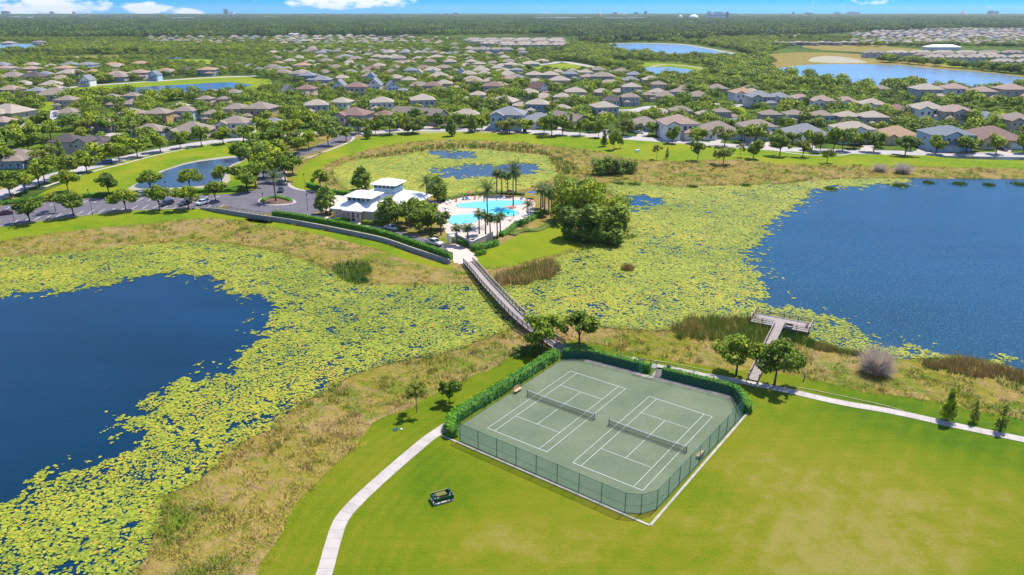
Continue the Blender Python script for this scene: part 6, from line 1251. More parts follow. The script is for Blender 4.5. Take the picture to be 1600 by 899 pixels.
bm = bmesh.new(); box(bm, -.08, .08, -.08, .08, 0, 1.3); box(bm, -.1, .1, -.1, .1, 1.3, 1.36); o = link('wooden_post', bmmesh('wooden_post', bm), m=M['wood']); o.location = P(1256, 595); tag(o, 'short grey wooden post in the rough grass right of the dock oaks', 'post')
# ---------------------------------------------------------------- pump enclosure
def pump():
    p = P(691, 781); e = empty('pump_enclosure', (p.x, p.y, .03), math.radians(25), 'open topped dark green metal pump enclosure on a concrete pad in the lawn', 'pump enclosure')
    w, d, h, g = 1.5, .86, 1.0, .30; e.scale = (.86, .86, .86)
    bm = bmesh.new(); box(bm, -w-.12, w+.12, -d-.15, d+.15, 0, .10); link('pad', bmmesh('pad', bm), e, M['path'])
    for nm, b in (('front', (-w, w, -d, -d+.05)), ('back', (-w, w, d-.05, d)), ('left', (-w, -w+.05, -d+.06, d-.06)), ('right', (w-.05, w, -d+.06, d-.06))):
        for k in range(2):
            bm = bmesh.new(); box(bm, b[0]+.002*k, b[1]-.002*k, b[2]+.004*k, b[3]-.004*k, g+k*(h-g)/2+.012, g+(k+1)*(h-g)/2); link('wall_panel', bmmesh('wall_panel', bm), e, M['darkgreen'])
    for x in (-w, -.6, .6, w):
        for y in (-d-.03, d+.03):
            bm = bmesh.new(); box(bm, x-.06, x+.06, y-.03, y+.03, .1, h+.01); link('leg', bmmesh('leg', bm), e, M['darkgreen'])
    bm = bmesh.new(); box(bm, -w-.03, w+.03, -d-.07, -d, h+.012, h+.05); box(bm, -w-.03, -w+.06, -d, d, h+.012, h+.05); box(bm, w-.06, w+.03, -d, d, h+.012, h+.05); link('rim', bmmesh('rim', bm), e, M['green'])
    bm = bmesh.new(); box(bm, -w-.03, w+.03, d, d+.07, h+.012, h+.05); link('back_rim', bmmesh('back_rim', bm), e, vary('pale_olive_trim', (.38, .38, .16), .7))
    bm = bmesh.new(); box(bm, -.92, .72, -.25, .72, .30, .98); bmesh.ops.bevel(bm, geom=bm.edges[:], offset=.05, segments=2, affect='EDGES'); link('tank_lid', bmmesh('tank_lid', bm), e, vary('olive_lid', (.13, .125, .022), .7))
    for (x, y) in ((-1.35, -.45), (-1.15, -.7), (-.9, -.55), (.95, -.5), (1.2, .0), (1.42, -.7)):
        bm = bmesh.new(); tube(bm, [(x, y, .1), (x, y, .82), (x+.2, y+.04, .92)], .075, 8); link('pipe', bmmesh('pipe', bm), e, M['paint'])
    bm = bmesh.new(); tube(bm, [(-1.1, .35, .15), (-1.1, .35, .95)], .24, 12); link('motor', bmmesh('motor', bm), e, M['darkgreen'])
    bm = bmesh.new(); box(bm, 1.05, 1.5, .25, .8, .12, 1.25); bmesh.ops.bevel(bm, geom=bm.edges[:], offset=.05, segments=2, affect='EDGES'); link('control_box', bmmesh('control_box', bm), e, M['darkgreen'])
pump()
bm = bmesh.new(); tube(bm, [(0, 0, 0), (0, 0, .12)], .45, 14); tube(bm, [(.9, .1, 0), (.9, .1, .16)], .16, 8, 1); me = bmmesh('valve_cover', bm); me.materials.append(M['green']); me.materials.append(M['paint']); o = link('valve_cover', me); o.location = P(618, 672); tag(o, 'small round green valve cover in the grass left of the footpath', 'valve cover')
# thin pale erosion sock along the rough edge right of the path
for pts, l in (([(960, 556), (985, 560), (1040, 567), (1100, 579), (1112, 582)], 'thin pale erosion sock on the grass behind the court gate'), ([(1228, 604), (1260, 609), (1310, 619), (1370, 632), (1412, 643)], 'thin pale erosion sock on the grass right of the dock oaks')):
    w = crv([P(*p)[:2] for p in pts], 4, False); bm = bmesh.new(); tube(bm, [(p[0], p[1], .09) for p in w], .085, 6); tag(link('erosion_sock', bmmesh('erosion_sock', bm), m=vary('straw_sock', (.42, .38, .17), .9)), l, 'erosion sock')
# ---------------------------------------------------------------- retaining wall and its railing
def retaining_wall():
    px = [(314, 327), (345, 333), (400, 342), (450, 349), (500, 358), (550, 368), (600, 379), (650, 396), (702, 413)]
    w = crv([P(*p)[:2] for p in px], 4, False); e = empty('retaining_wall', (w[0].x, w[0].y, 0), 0, 'long curved grey block retaining wall above the rough grass', 'wall')
    o = Vector((w[0].x, w[0].y)); L_ = 0; prev = None; hts = []
    for i in range(len(w)): hts.append(np.interp(i/(len(w)-1), [0, .12, 1], [.3, 1.35, 1.25]))
    for k in range(4):
        bm = bmesh.new()
        for i in range(len(w)-1):
            a, b = w[i]-o, w[i+1]-o; z0, z1 = k/4, (k+1)/4-.025; q = random.uniform(-.015, .015)
            d = (b-a).normalized(); n_ = Vector((-d.y, d.x)); v = []
            for (p, hh) in ((a, hts[i]), (b, hts[i+1])):
                for s_ in (-.18-k*.004+q, .18): v += [bm.verts.new((p.x+n_.x*s_, p.y+n_.y*s_, hh*z0)), bm.verts.new((p.x+n_.x*s_, p.y+n_.y*s_, hh*z1))]
            for f in ((0, 4, 5, 1), (1, 5, 7, 3), (2, 3, 7, 6), (0, 2, 6, 4), (0, 1, 3, 2), (4, 6, 7, 5)): bm.faces.new([v[j] for j in f])
        link('block_course', bmmesh('block_course', bm), e, M['wallgrey'])
    bm = bmesh.new()
    for i in range(len(w)-1): bar(bm, (*(w[i]-o), hts[i]+.03), (*(w[i+1]-o), hts[i+1]+.03), .42, .10)
    link('coping', bmmesh('coping', bm), e, M['concrete'])
    r = empty('path_railing', (w[0].x, w[0].y, 0), 0, 'thin dark railing on the left stretch of the retaining wall', 'railing')
    pts = [(*(w[i]-o), hts[i]+.08) for i in range(0, 15)]
    for h in (1.0, .2): board_run('rail', [Vector(p)+Vector((0, 0, h)) for p in pts], .04, .04, r, M['black'])
    bm = bmesh.new(); tube(bm, [(0, 0, 0), (0, 0, 1.02)], .03, 6); pm = bmmesh('post', bm); pm.materials.append(M['black'])
    for i in range(len(pts)-1):
        for t in (0, .5): q = bpy.data.objects.new('post', pm); COL.objects.link(q); q.parent = r; q.location = Vector(pts[i]).lerp(Vector(pts[i+1]), t)
retaining_wall()
# ---------------------------------------------------------------- clubhouse
def clubhouse():
    rz = math.radians(-17); p = P(517.5, 326.5, 3); e = empty('clubhouse', (p.x+.4, p.y+.3, 0), rz, 'beige clubhouse with white metal hip roofs and two raised lantern roofs', 'clubhouse')
    blocks = [(0, 15, 0, 12, 3.1), (1.2, 18, 11.98, 25, 3.1), (5.2, 10.4, -1.6, .02, 3.3)]
    for b in blocks:
        bm = bmesh.new(); box(bm, *b[:4], 0, b[4]); link('wall', bmmesh('wall', bm), e, WALL['beige'])
    for r in ((0, 15, 0, 13, 3.15, .36), (0.6, 18.4, 11, 26, 3.17, .36), (5.2, 10.4, -1.9, 3.4, 3.4, .52), (13.5, 22, 15.5, 24.5, 3.1, .34)):
        bm = bmesh.new(); hip(bm, *r[:6], .7)
        o = link('roof', bmmesh('roof', bm), e, M['paint'])
        # standing seams
        bm = bmesh.new(); x0, x1, y0, y1 = r[0]-.7, r[1]+.7, r[2]-.7, r[3]+.7; hd = min(x1-x0, y1-y0)/2; zz = r[4]+.14; x = x0+.5
        while x < x1:
            t = min(x-x0, x1-x, hd); bar(bm, (x, y0+.02, zz+.02), (x, y0+t, zz+t*r[5]+.02), .05, .05); x += .9
        y = y0+.5
        while y < y1:
            t = min(y-y0, y1-y, hd); bar(bm, (x1-.02, y, zz+.02), (x1-t, y, zz+t*r[5]+.02), .05, .05); y += .9
        link('roof_seam', bmmesh('roof_seam', bm), e, M['trim'])
    bl = vary('blue_grey_panel', (.30, .40, .45), .6)
    for (x0, x1, y0, y1, z0, z1) in ((3.6, 11.4, 3, 9.6, 4.0, 6.4), (6.6, 13.8, 15, 21.4, 4.6, 7.9)):
        bm = bmesh.new(); box(bm, x0, x1, y0, y1, z0, z1); link('lantern_wall', bmmesh('lantern_wall', bm), e, bl)
        n = 5
        for k in range(n):
            x = x0+(x1-x0)*(k+.5)/n; bm = bmesh.new(); box(bm, x-.55, x+.55, y0-.05, y0, z1-1.15, z1-.25); link('window', bmmesh('window', bm), e, M['pane'])
        for k in range(4):
            y = y0+(y1-y0)*(k+.5)/4; bm = bmesh.new(); box(bm, x1, x1+.05, y-.55, y+.55, z1-1.15, z1-.25); link('window', bmmesh('window', bm), e, M['pane'])
        bm = bmesh.new(); hip(bm, x0, x1, y0, y1, z1, .34, 1.0); link('lantern_roof', bmmesh('lantern_roof', bm), e, M['paint'])
    # entrance bay with tall glazed door and side windows
    bm = bmesh.new(); box(bm, 7.1, 8.5, -1.68, -1.6, 0, 2.9); link('door_frame', bmmesh('door_frame', bm), e, M['trim'])
    for z0, z1 in ((.1, 1.1), (1.2, 2.05), (2.15, 2.75)):
        bm = bmesh.new(); box(bm, 7.25, 8.35, -1.71, -1.68, z0, z1); link('door_pane', bmmesh('door_pane', bm), e, M['pane'])
    for x in (6.2, 9.4):
        bm = bmesh.new(); box(bm, x-.45, x+.45, -1.66, -1.6, 1.3, 2.6); link('window', bmmesh('window', bm), e, M['pane'])
        for q in (x-.48, x, x+.48): bm = bmesh.new(); box(bm, q-.04, q+.04, -1.70, -1.6, 1.28, 2.62); link('window_bar', bmmesh('window_bar', bm), e, M['trim'])
    for x in (1.2, 2.6, 4, 11.4, 12.8, 14.2):
        bm = bmesh.new(); box(bm, x-.06, x+.06, -.08, 0, 0, 3.0); link('pilaster', bmmesh('pilaster', bm), e, WALL['taupe'])
    for y in (2, 5, 8, 14, 17, 20):
        bm = bmesh.new(); xx = 15 if y < 12 else 18; box(bm, xx, xx+.05, y-.6, y+.6, 1.0, 2.3); link('window', bmmesh('window', bm), e, M['pane'])
    for (x, y) in ((21.4, 16.2), (21.4, 23.8), (17.9, 15.8), (14, 24.6)):
        bm = bmesh.new(); tube(bm, [(x, y, 0), (x, y, 3.1)], .16, 10); link('column', bmmesh('column', bm), e, M['trim'])
clubhouse()
# ---------------------------------------------------------------- pool
def pool():
    out = [(715, 320), (730, 318), (747, 316), (772, 314), (795, 314.5), (812, 314), (821, 317), (813, 320), (797, 321), (787, 324), (790, 327), (804, 330), (811, 334), (802, 338), (772, 341), (750, 343), (741, 348), (722, 351), (704, 350), (702, 341), (714, 337), (735, 335.5), (750, 333), (754, 330), (745, 326), (722, 325), (714, 323)]
    w = wpoly(out, 3); sheet('swimming_pool', w, .14, M['pool'], kind='structure')
    cop = [Vector((0, 0))]*0; c = sum(w, Vector((0, 0)))/len(w); V = []; fs = []; n = len(w)
    for i, p in enumerate(w):
        d = (w[(i+1) % n]-w[i-1]).normalized(); nn = Vector((d.y, -d.x))
        area = 1
        V += [(p.x-nn.x*.15, p.y-nn.y*.15, .16), (p.x+nn.x*.25, p.y+nn.y*.25, .16), (p.x-nn.x*.15, p.y-nn.y*.15, .09), (p.x+nn.x*.25, p.y+nn.y*.25, .09)]
    for i in range(n):
        a = i*4; b = ((i+1) % n)*4; fs += [(a, b, b+1, a+1), (a+1, b+1, b+3, a+3), (a, a+2, b+2, b)]
    me = bpy.data.meshes.new('pool_coping'); me.from_pydata(V, [], fs); link('pool_coping', me, m=vary('blue_grey_coping', (.16, .30, .36), .6))['kind'] = 'structure'
    sheet('deep_pool', wpoly([(773, 331), (778, 328), (786, 326.5), (798, 328), (804, 330), (799, 334), (786, 334.5), (777, 333.5)], 3), .147, M['pool_deep'], kind='structure')
    sheet('pool_island', wpoly([(794, 325), (799, 323), (806, 324), (805, 326), (798, 327)], 3), .22, vary('red_mulch', (.32, .13, .09), .9), .1, kind='structure')
pool()
def lounger(px, py, rz, fab, label):
    p = P(px, py); e = empty('sun_lounger', (p.x, p.y, .09), rz, label, 'sun lounger', 'sun loungers on the pool deck')
    fm = {'blue': M['fabblue'], 'white': M['trim'], 'red': M['fabred']}[fab]
    bm = bmesh.new(); box(bm, -.33, .33, -.95, .35, .30, .36); link('seat', bmmesh('seat', bm), e, fm)
    bm = bmesh.new(); bar(bm, (0, .35, .33), (0, .92, .72), .66, .06); link('backrest', bmmesh('backrest', bm), e, fm)
    for x in (-.28, .28):
        for y in (-.85, .3): bm = bmesh.new(); box(bm, x-.025, x+.025, y-.025, y+.025, 0, .3); link('leg', bmmesh('leg', bm), e, M['trim'])
M['fabblue'] = vary('blue_canvas', (.05, .12, .32), .8); M['fabred'] = vary('salmon_canvas', (.42, .12, .08), .8)
LG = [(695, 326, 'white', 1.0), (698, 329, 'blue', 1.0), (701, 332, 'white', 1.0), (699, 319, 'white', .4), (704, 317, 'white', .4), (713, 315, 'red', .1), (724, 312.5, 'blue', .1), (729, 312.5, 'blue', .1), (734, 312, 'white', .1), (742, 311.5, 'red', 0), (777, 310, 'blue', 0), (782, 310, 'blue', 0), (788, 310, 'white', 0), (797, 310, 'red', 0), (815, 311.5, 'blue', -.3), (827, 316, 'red', -.8), (829, 319, 'blue', -1), (830, 322, 'red', -1.2), (820, 340, 'blue', -2.2), (824, 337, 'white', -2.2), (827, 333, 'blue', -2.0), (816, 344, 'white', -2.4), (808, 348, 'blue', -2.4), (797, 345, 'white', -2.6)]
for i, (x, y, c, r) in enumerate(sorted(LG)): lounger(x, y, r, c, '%s sun lounger, %s from the left among those round the pool' % ({'blue': 'blue', 'white': 'white', 'red': 'salmon'}[c], ordn(i)))
def umbrella(px, py, h, r, m, label):
    p = P(px, py); e = empty('parasol', (p.x, p.y, .09), 0, label, 'parasol')
    bm = bmesh.new(); tube(bm, [(0, 0, 0), (0, 0, h)], .035, 6); link('pole', bmmesh('pole', bm), e, M['trim'])
    bm = bmesh.new(); t = bm.verts.new((0, 0, h+.05)); v = [bm.verts.new((math.cos(k*math.pi/4)*r, math.sin(k*math.pi/4)*r, h-.55)) for k in range(8)]
    for k in range(8): bm.faces.new((t, v[k], v[(k+1) % 8]))
    link('canopy', bmmesh('canopy', bm), e, m)
umbrella(831, 310, 2.5, 1.5, M['fabblue'], 'blue parasol at the far right corner of the pool deck'); umbrella(733, 371, 2.4, 1.1, M['fabblue'], 'small blue parasol beside the pump enclosure wall by the gate'); umbrella(734, 309, 2.3, 1.2, M['fabred'], 'salmon parasol at the far left of the pool'); umbrella(796, 307, 2.3, 1.3, M['fabred'], 'salmon parasol at the far side of the pool below the palms')
def person(px, py, shirt, label, rz=0):
    p = P(px, py); me = bpy.data.meshes.new('body')
    J = [((0, 0, .95), .135), ((0, .0, 1.2), .125), ((0, 0, 1.42), .14), ((0, 0, 1.52), .06), ((0, -.02, 1.64), .10), ((0, -.01, 1.74), .075), ((.19, 0, 1.42), .065), ((.24, .02, 1.15), .045), ((.25, -.08, .90), .035), ((-.19, 0, 1.42), .065), ((-.24, .02, 1.15), .045), ((-.24, -.06, .90), .035), ((.09, 0, .88), .095), ((.10, -.02, .48), .065), ((.11, .02, .07), .042), ((.11, -.16, .03), .035), ((-.09, 0, .88), .095), ((-.10, .0, .48), .065), ((-.11, .05, .07), .042), ((-.11, -.12, .03), .035)]
    E = [(0, 1), (1, 2), (2, 3), (3, 4), (4, 5), (2, 6), (6, 7), (7, 8), (2, 9), (9, 10), (10, 11), (0, 12), (12, 13), (13, 14), (14, 15), (0, 16), (16, 17), (17, 18), (18, 19)]
    me.from_pydata([j[0] for j in J], E, []); e = empty('person', (p.x, p.y, .12), rz, label, 'person'); o = link('body', me, e, vary('skin', (.42, .25, .17), .6))
    md = o.modifiers.new('s', 'SKIN')
    for i, j in enumerate(J): me.skin_vertices[0].data[i].radius = (j[1], j[1]*.8)
    me.skin_vertices[0].data[0].use_root = True; o.modifiers.new('b', 'SUBSURF').levels = 1; o.modifiers['b'].render_levels = 1
    bm = bmesh.new(); tube(bm, [(0, 0, .70), (0, 0, .98), (0, 0, 1.25), (0, 0, 1.46)], [.2, .185, .175, .15], 10); link('clothes', bmmesh('clothes', bm), e, shirt)
    bm = bmesh.new(); bmesh.ops.create_uvsphere(bm, u_segments=8, v_segments=6, radius=.112, matrix=Matrix.Translation((0, .02, 1.71))); link('hair', bmmesh('hair', bm, True), e, M['bark'])
person(794, 339, M['fabblue'], 'person in dark blue standing at the near edge of the deep pool'); person(802.5, 341, M['fabred'], 'person in salmon standing on the deck right of the deep pool', 1.2)
# pool pump yard: beige walls and white gate
def yard():
    a, b, c = P(712, 375), P(738, 388), P(770, 373); 
    for pts, h, l in (([a, b], 1.9, 'beige wall left of the corner below the pool palms'), ([b, c], 1.9, 'beige wall right of the corner below the pool palms')):
        e = empty('yard_wall', (pts[0].x, pts[0].y, 0), 0, l, 'wall'); q = pts[1]-pts[0]; bm = bmesh.new(); bar(bm, (0, 0, h/2), (q.x, q.y, h/2), .22, h); link('wall', bmmesh('wall', bm), e, WALL['beige']); bm = bmesh.new(); bar(bm, (0, 0, h+.04), (q.x, q.y, h+.04), .34, .08); link('coping', bmmesh('coping', bm), e, M['trim'])
    p = P(706, 380); e = empty('white_gate', (p.x, p.y, 0), .3, 'white arched gate beside the pickup truck at the pool entrance', 'gate')
    for x in (-1.1, 1.1): bm = bmesh.new(); box(bm, x-.2, x+.2, -.2, .2, 0, 2.9); box(bm, x-.27, x+.27, -.27, .27, 2.9, 3.0); link('pillar', bmmesh('pillar', bm), e, M['trim'])
    bm = bmesh.new(); box(bm, -.9, .9, -.1, .1, 2.5, 2.75); link('lintel', bmmesh('lintel', bm), e, M['trim'])
    for k in range(7): bm = bmesh.new(); x = -.78+k*.26; box(bm, x-.03, x+.03, -.03, .03, .1, 1.9); link('bar', bmmesh('bar', bm), e, M['trim'])
yard()
# ---------------------------------------------------------------- vehicles
def carpaint(n, c):
    m = vary(n, c, .3, .04, 2, 0, .6); m.node_tree.nodes['Principled BSDF'].inputs['Coat Weight'].default_value = .5; return m
CP_ = {'white': carpaint('white_car_paint', (.66, .66, .66)), 'dark': carpaint('dark_car_paint', (.03, .035, .05)), 'blue': carpaint('blue_car_paint', (.01, .05, .30)), 'silver': carpaint('silver_car_paint', (.38, .40, .42)), 'maroon': carpaint('maroon_car_paint', (.18, .06, .05))}
WH = None
def wheel_mesh():
    bm = bmesh.new()
    for r, x0, x1, mi in ((.34, -.11, .11, 0), (.2, -.12, .12, 1)):
        A = [bm.verts.new((x0, math.cos(k*math.pi/8)*r, math.sin(k*math.pi/8)*r)) for k in range(16)]; B = [bm.verts.new((x1, math.cos(k*math.pi/8)*r, math.sin(k*math.pi/8)*r)) for k in range(16)]
        for k in range(16): bm.faces.new((A[k], A[(k+1) % 16], B[(k+1) % 16], B[k])).material_index = mi
        bm.faces.new(A[::-1]).material_index = mi; bm.faces.new(B).material_index = mi
    me = bmmesh('wheel', bm); me.materials.append(M['black']); me.materials.append(M['wallgrey']); return me
WH = wheel_mesh()
def prism(bm, prof, hw, taper=None):
    A = [bm.verts.new((-(hw if taper is None else hw-taper*max(0, z-.9)), y, z)) for y, z in prof]; B = [bm.verts.new(((hw if taper is None else hw-taper*max(0, z-.9)), y, z)) for y, z in prof]; n = len(prof)
    for i in range(n): bm.faces.new((A[i], A[(i+1) % n], B[(i+1) % n], B[i]))
    bm.faces.new(A[::-1]); bm.faces.new(B); bmesh.ops.recalc_face_normals(bm, faces=bm.faces[:])
def car(px, py, deg, col, kind, label):
    p = P(px, py); e = empty({'sedan': 'parked_car', 'suv': 'parked_suv', 'pickup': 'pickup_truck'}[kind], (p.x, p.y, .08), math.radians(deg), label, 'pickup truck' if kind == 'pickup' else 'car')
    if kind == 'sedan': body = [(-2.3, .35), (-2.3, .72), (-2.15, .85), (-.9, .95), (1.3, 1.0), (2.15, .95), (2.3, .8), (2.3, .35)]; cab = [(-1.1, .93), (-.35, 1.42), (.95, 1.45), (1.75, .98)]
    elif kind == 'suv': body = [(-2.35, .4), (-2.35, .85), (-2.2, 1.0), (-1.1, 1.08), (2.3, 1.12), (2.38, .4)]; cab = [(-1.3, 1.06), (-.65, 1.68), (1.95, 1.70), (2.28, 1.1)]
    else: body = [(-2.8, .45), (-2.8, .95), (-2.6, 1.08), (-1.4, 1.14), (.7, 1.14), (2.75, 1.14), (2.8, .45)]; cab = [(-1.5, 1.12), (-.9, 1.80), (.6, 1.82), (.85, 1.12)]
    bm = bmesh.new(); prism(bm, body, .93); bmesh.ops.bevel(bm, geom=[x for x in bm.edges if x.calc_face_angle(0) > .6], offset=.07, segments=2, affect='EDGES'); link('body', bmmesh('body', bm), e, CP_[col])
    bm = bmesh.new(); prism(bm, cab, .84, .20); link('window', bmmesh('window', bm), e, M['pane'])
    ym = (cab[1][0]+cab[2][0])/2; bm = bmesh.new(); z = cab[1][1]; box(bm, -.70, .70, cab[1][0]+.04, cab[2][0]-.02, z-.02, z+.04); bmesh.ops.bevel(bm, geom=bm.edges[:], offset=.02, segments=1, affect='EDGES'); link('roof', bmmesh('roof', bm), e, CP_[col])
    for sx in (-1, 1):
        bm = bmesh.new()
        for a, b in ((cab[0], cab[1]), (cab[1], cab[2]), (cab[2], cab[3]), ((ym, 1.0), (ym, z))):
            f = lambda q: (sx*(.845-.20*max(0, q[1]-.9)), q[0], q[1]); bar(bm, f(a), f(b), .06, .06)
        link('pillar', bmmesh('pillar', bm), e, CP_[col])
        for y in (-1.45, 1.4) if kind != 'pickup' else (-1.8, 1.8):
            o = bpy.data.objects.new('wheel', WH); COL.objects.link(o); o.parent = e; o.location = (sx*.85, y, .34)
        y0 = body[0][0]; bm = bmesh.new(); box(bm, sx*.62-.16, sx*.62+.16, y0-.02, y0+.03, .62, .76); link('headlight', bmmesh('headlight', bm), e, M['trim'])
        y1 = body[-1][0]; bm = bmesh.new(); box(bm, sx*.70-.12, sx*.70+.12, y1-.03, y1+.02, .66, .84); link('tail_light', bmmesh('tail_light', bm), e, M['fabred'])
    if kind == 'pickup':
        bm = bmesh.new(); box(bm, -.76, .76, .98, 2.66, 1.142, 1.15); link('bed_floor', bmmesh('bed_floor', bm), e, M['black'])
        for x in (-.84, .84): bm = bmesh.new(); box(bm, x-.07, x+.07, .9, 2.76, 1.143, 1.32); link('bed_side', bmmesh('bed_side', bm), e, CP_[col])
        bm = bmesh.new(); box(bm, -.9, .9, 2.68, 2.78, 1.144, 1.31); link('tailgate', bmmesh('tailgate', bm), e, CP_[col])
for a in ((612, 359, 52, 'white', 'sedan', 'white car parked in front of the clubhouse trees'), (678, 383, 52, 'white', 'pickup', 'white pickup truck parked by the hedge near the pool gate'), (261, 321, -28, 'dark', 'suv', 'dark blue car in the lot, leftmost of three in the near bays'), (289, 321, -28, 'dark', 'sedan', 'dark sedan in the lot, middle of three in the near bays'), (317, 320, -28, 'white', 'suv', 'white car at the right end of the near parking bays'), (221, 307, -28, 'silver', 'suv', 'silver car in the far parking bays left of a tree'), (264, 304, -28, 'white', 'sedan', 'white car in the far parking bays'),
          (8, 336, -60, 'maroon', 'sedan', 'dark brown red car at the left end of the parking lot'), (167, 256, -62, 'blue', 'suv', 'bright blue car on the village road at left'), (439, 300, 10, 'dark', 'sedan', 'dark car at the roundabout entrance under the grove'), (54, 197, -75, 'white', 'sedan', 'white car on the cul-de-sac beside the blue grey house'), (999, 209, 70, 'white', 'sedan', 'white car on a driveway left of the salmon roofed white house'),
          (1063, 212, 20, 'white', 'suv', 'white car in front of the salmon roofed white house'), (1117, 214, 15, 'silver', 'suv', 'silver car on the driveway under the brown gable house'), (1567, 236, 10, 'dark', 'sedan', 'dark car on the driveway at the right end of the lakefront road'), (1347, 226, 0, 'dark', 'sedan', 'dark car beside the front of the tan roofed white house'), (488, 190, 80, 'white', 'sedan', 'white car on the street behind the grove, left of two'), (492, 196, 80, 'dark', 'sedan', 'dark car on the street behind the grove, right of two'), (963, 210, 40, 'white', 'sedan', 'white car under trees by the lakefront road centre'), (985, 183, 20, 'dark', 'suv', 'dark car parked in the side street behind the lakefront houses'), (820, 206, 0, 'dark', 'sedan', 'dark car parked under the street tree by the grey roofed house')): car(*a)
def lamp(px, py, h, label):
    p = P(px, py); e = empty('street_lamp', p, 0, label, 'street lamp', None)
    bm = bmesh.new(); tube(bm, [(0, 0, 0), (0, 0, .5), (0, 0, .55), (0, 0, h-.6)], [.14, .12, .07, .055], 8); link('pole', bmmesh('pole', bm), e, M['black'])
    bm = bmesh.new(); tube(bm, [(0, 0, h-.6), (0, 0, h-.45), (0, 0, h-.1), (0, 0, h)], [.10, .2, .24, .05], 8); link('lantern', bmmesh('lantern', bm), e, M['black'])
for a in ((145, 336, 8.2, 'dark lamp post at the kerb between the second and third parking trees'), (24, 352, 7, 'dark lamp post at the kerb at the far left'), (263, 318, 7.5, 'dark lamp post beside the near parked cars'), (320, 300, 6, 'dark lamp post behind the lot against the lawn pond'), (477, 298, 6.2, 'dark lamp post on the far side of the roundabout'), (481, 329, 5.4, 'dark lamp post on the near side of the roundabout'), (412, 320, 4, 'low dark lamp post left of the roundabout island')): lamp(*a)
# roundabout island
sheet('island_kerb', wpoly([(403, 315), (412, 309), (432, 307), (452, 310), (463, 316), (455, 320), (432, 322), (410, 320)], 3), .17, M['path'], .1, kind='structure')
sheet('island_bed', wpoly([(406, 315), (414, 310), (432, 308.4), (450, 311), (459, 316), (452, 318.8), (432, 320.4), (412, 319)], 3), .21, vary('bark_mulch', (.14, .075, .05), .9), .04, kind='structure')
hedge('flower_bed', [(410, 316), (418, 311), (432, 309.6), (447, 312), (454, 315)], 1.6, .5, 'ring of low green planting in the roundabout island', 60, z0=.2)
bm = bmesh.new(); box(bm, -1, 1, -.5, .5, 0, .9); box(bm, -.8, .8, -.4, .4, .9, 1.15); o = link('white_marker', bmmesh('white_marker', bm), m=M['paint']); o.location = P(996, 238); o.rotation_euler = (0, 0, .5); tag(o, 'small white utility box lying on the roadside lawn', 'utility box')
# ---------------------------------------------------------------- skyline
def zt(py, D): return CAMH + D*math.tan(math.atan((449.5-py)/F)-PITCH)
M['farwhite'] = vary('pale_far_facade', (.80, .79, .77), .8); M['fargrey'] = vary('grey_far_facade', (.20, .22, .25), .8); M['fartan'] = vary('tan_far_facade', (.36, .28, .24), .8)
M['bandglass'] = vary('brown_glazing', (.16, .12, .11), .3)
def skyline(x0, x1, top, D, m, label, kind='tower', name='tower_block'):
    k = D/(F)*.937/CP*1.0; cx = ((x0+x1)/2-800)/F*(D*CP+CAMH*SP); w = (x1-x0)/F*(D*CP+CAMH*SP); H = zt(top, D)
    e = empty(name, (cx, D, 0), 0, label, 'building')
    if kind == 'dome':
        bm = bmesh.new(); n = 12
        for r in range(5):
            a0 = r*math.pi/10; 
        tube(bm, [(0, 0, H*math.sin(t*math.pi/10)) for t in range(6)], [w/2*max(.05, math.cos(t*math.pi/10)) for t in range(6)], 14); link('roof', bmmesh('roof', bm), e, M[m]); return
    if kind == 'tent':
        bm = bmesh.new(); tube(bm, [(0, 0, 0), (0, 0, H*.35), (0, 0, H*.6), (0, 0, H)], [w/2, w*.42, w*.14, 2], 12); link('roof', bmmesh('roof', bm), e, M[m]); return
    bm = bmesh.new(); box(bm, -w/2, w/2, -20, 20, 0, H); link('wall', bmmesh('wall', bm), e, M[m])
    bm = bmesh.new(); box(bm, -w*.3, w*.3, -12, 12, H, H*1.06+2); link('roof_block', bmmesh('roof_block', bm), e, M['fargrey'])
    for z in np.arange(H*.3, H*.9, H/3.2):
        bm = bmesh.new(); box(bm, -w*.46, w*.46, -20.6, -20, z, z+H/14); link('window_band', bmmesh('window_band', bm), e, M['bandglass'])
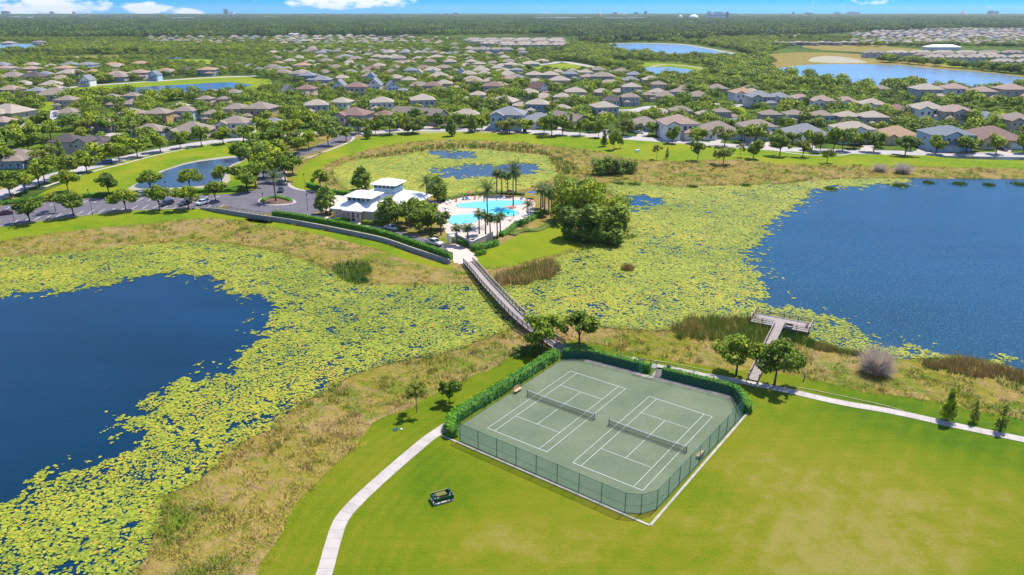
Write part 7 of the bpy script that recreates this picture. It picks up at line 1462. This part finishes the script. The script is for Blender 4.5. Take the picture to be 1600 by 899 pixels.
for a in ((351, 357, 15, 9500, 'fargrey', 'grey tower on the left horizon right of the small clouds'), (360, 366, 19, 9500, 'farwhite', 'low pale block just right of the left horizon tower'), (80, 84, 18.5, 9800, 'fargrey', 'small dark block on the horizon under the left cloud'), (4, 16, 18, 9800, 'fargrey', 'wide dark block at the left end of the horizon'), (115, 118, 18.5, 9800, 'fargrey', 'tiny dark block right under the left cloud'),
          (504, 512, 21, 9500, 'farwhite', 'pale block on the horizon under the centre left cloud'), (683, 690, 21, 9500, 'farwhite', 'pale block on the horizon left of a dark one near centre'), (708, 716, 20.6, 9500, 'fargrey', 'dark wide block on the horizon near centre'), (697, 699, 20.8, 9500, 'fargrey', 'thin dark tower on the horizon near centre'),
          (967, 978, 20, 9000, 'fartan', 'tan hotel with rounded top on the horizon, leftmost of the resort group', 'dome', 'hotel'), (957, 964, 20, 9000, 'fartan', 'tan hotel left of the domed one', 'tower', 'hotel'), (930, 941, 19.5, 9000, 'fartan', 'broad tan hotel left in the resort group', 'dome', 'hotel'), (990, 997, 20, 9000, 'fartan', 'small tan hotel in the resort group'), (1006, 1010, 18, 9000, 'fargrey', 'slim grey tower right in the resort group'),
          (1104, 1110, 19.2, 5200, 'farwhite', 'left tower of the white hotel with brown glazing', 'tower', 'hotel'), (1110.5, 1133, 20.2, 5210, 'farwhite', 'main slab of the white hotel with brown glazing', 'tower', 'hotel'), (1134, 1136.5, 19.5, 5200, 'fargrey', 'thin dark tower right of the white hotel'), (1075, 1092, 22.6, 5300, 'farwhite', 'white domed hall left of the white hotel', 'dome', 'domed_hall'), (1058, 1067, 23.4, 5300, 'farwhite', 'smaller white domed hall at the left of the resort', 'dome', 'domed_hall'),
          (1238, 1240, 19, 9500, 'fargrey', 'thin dark mast block on the right horizon'), (1256, 1270, 20.4, 9800, 'fargrey', 'long low block on the right horizon'), (1303, 1312, 19.8, 9800, 'farwhite', 'pale block on the right horizon left of two'), (1322, 1342, 19, 9800, 'farwhite', 'long pale block on the right horizon'), (1495, 1512, 15, 8500, 'fartan', 'pointed tan landmark hill with spire on the right horizon', 'tent', 'landmark_hill'), (1543, 1550, 17.2, 9500, 'fargrey', 'grey tower right of the pointed landmark'), (1554, 1558, 18, 9500, 'fargrey', 'slim grey block at the right end of the horizon')):
    skyline(*a)
# pale long roofs of warehouses far off
for i, (x0, x1, y) in enumerate(((15, 28, 31), (30, 48, 32), (268, 300, 33), (912, 924, 32.5), (980, 998, 33), (868, 890, 32.5), (1000, 1007, 33), (1155, 1172, 26.8), (757, 790, 41), (835, 900, 33), (440, 465, 57), (945, 975, 33.5))):
    p = P((x0+x1)/2, y); w = (x1-x0)/pxm((x0+x1)/2, y); e = empty('warehouse', (p.x, p.y, 0), 0, '%s low pale warehouse roof in the far woods, counted from the left' % ordn([0, 1, 2, 7, 9, 5, 10, 11, 4, 6, 3, 8][i]), 'warehouse'); h = 19 if y < 40 else 8 if y < 50 else 5
    bm = bmesh.new(); box(bm, -w/2, w/2, -30, 30, 0, h); link('wall', bmmesh('wall', bm), e, M['farwhite']); bm = bmesh.new(); box(bm, -w/2-1, w/2+1, -31, 31, h, h+1.5); link('roof', bmmesh('roof', bm), e, M['trim'])
for x0, x1, y, l in ((1446, 1496, 78, 'long white pavilion roof among the blue grey terraces'),):
    p = P((x0+x1)/2, y); w = (x1-x0)/pxm((x0+x1)/2, y); e = empty('pavilion', (p.x, p.y, 0), 0, l, 'pavilion'); bm = bmesh.new(); box(bm, -w/2, w/2, -9, 9, 0, 4.5); link('wall', bmmesh('wall', bm), e, WALL['white']); bm = bmesh.new(); hip(bm, -w/2, w/2, -9, 9, 4.5, .35, 1); link('roof', bmmesh('roof', bm), e, M['paint'])
# ---------------------------------------------------------------- air
def haze():
    bm = bmesh.new(); box(bm, -13000, 13000, -300, 14500, -1.2, 125); o = link('haze', bmmesh('haze', bm)); o['kind'] = 'stuff'
    m = bpy.data.materials.new('haze_air'); m.use_nodes = True; nt = m.node_tree; nt.nodes.clear(); out = nt.nodes.new('ShaderNodeOutputMaterial'); v = nt.nodes.new('ShaderNodeVolumePrincipled')
    v.inputs['Color'].default_value = (.72, .86, 1, 1); v.inputs['Density'].default_value = 4.2e-5; v.inputs['Anisotropy'].default_value = .2; nt.links.new(v.outputs[0], out.inputs['Volume']); o.data.materials.append(m)
haze()
# labels check while building
_l = {}
for o in bpy.data.objects:
    if o.parent is None and o.get('label'):
        k = len(o['label'].split())
        if k < 4 or k > 16: print('LABEL LEN', k, o['label'])
        _l.setdefault(o['label'], []).append(o.name)
for k, v in _l.items():
    if len(v) > 1: print('DUP', len(v), k)
print('objects', len(bpy.data.objects), 'tris', sum(len(m.polygons) for m in bpy.data.meshes))
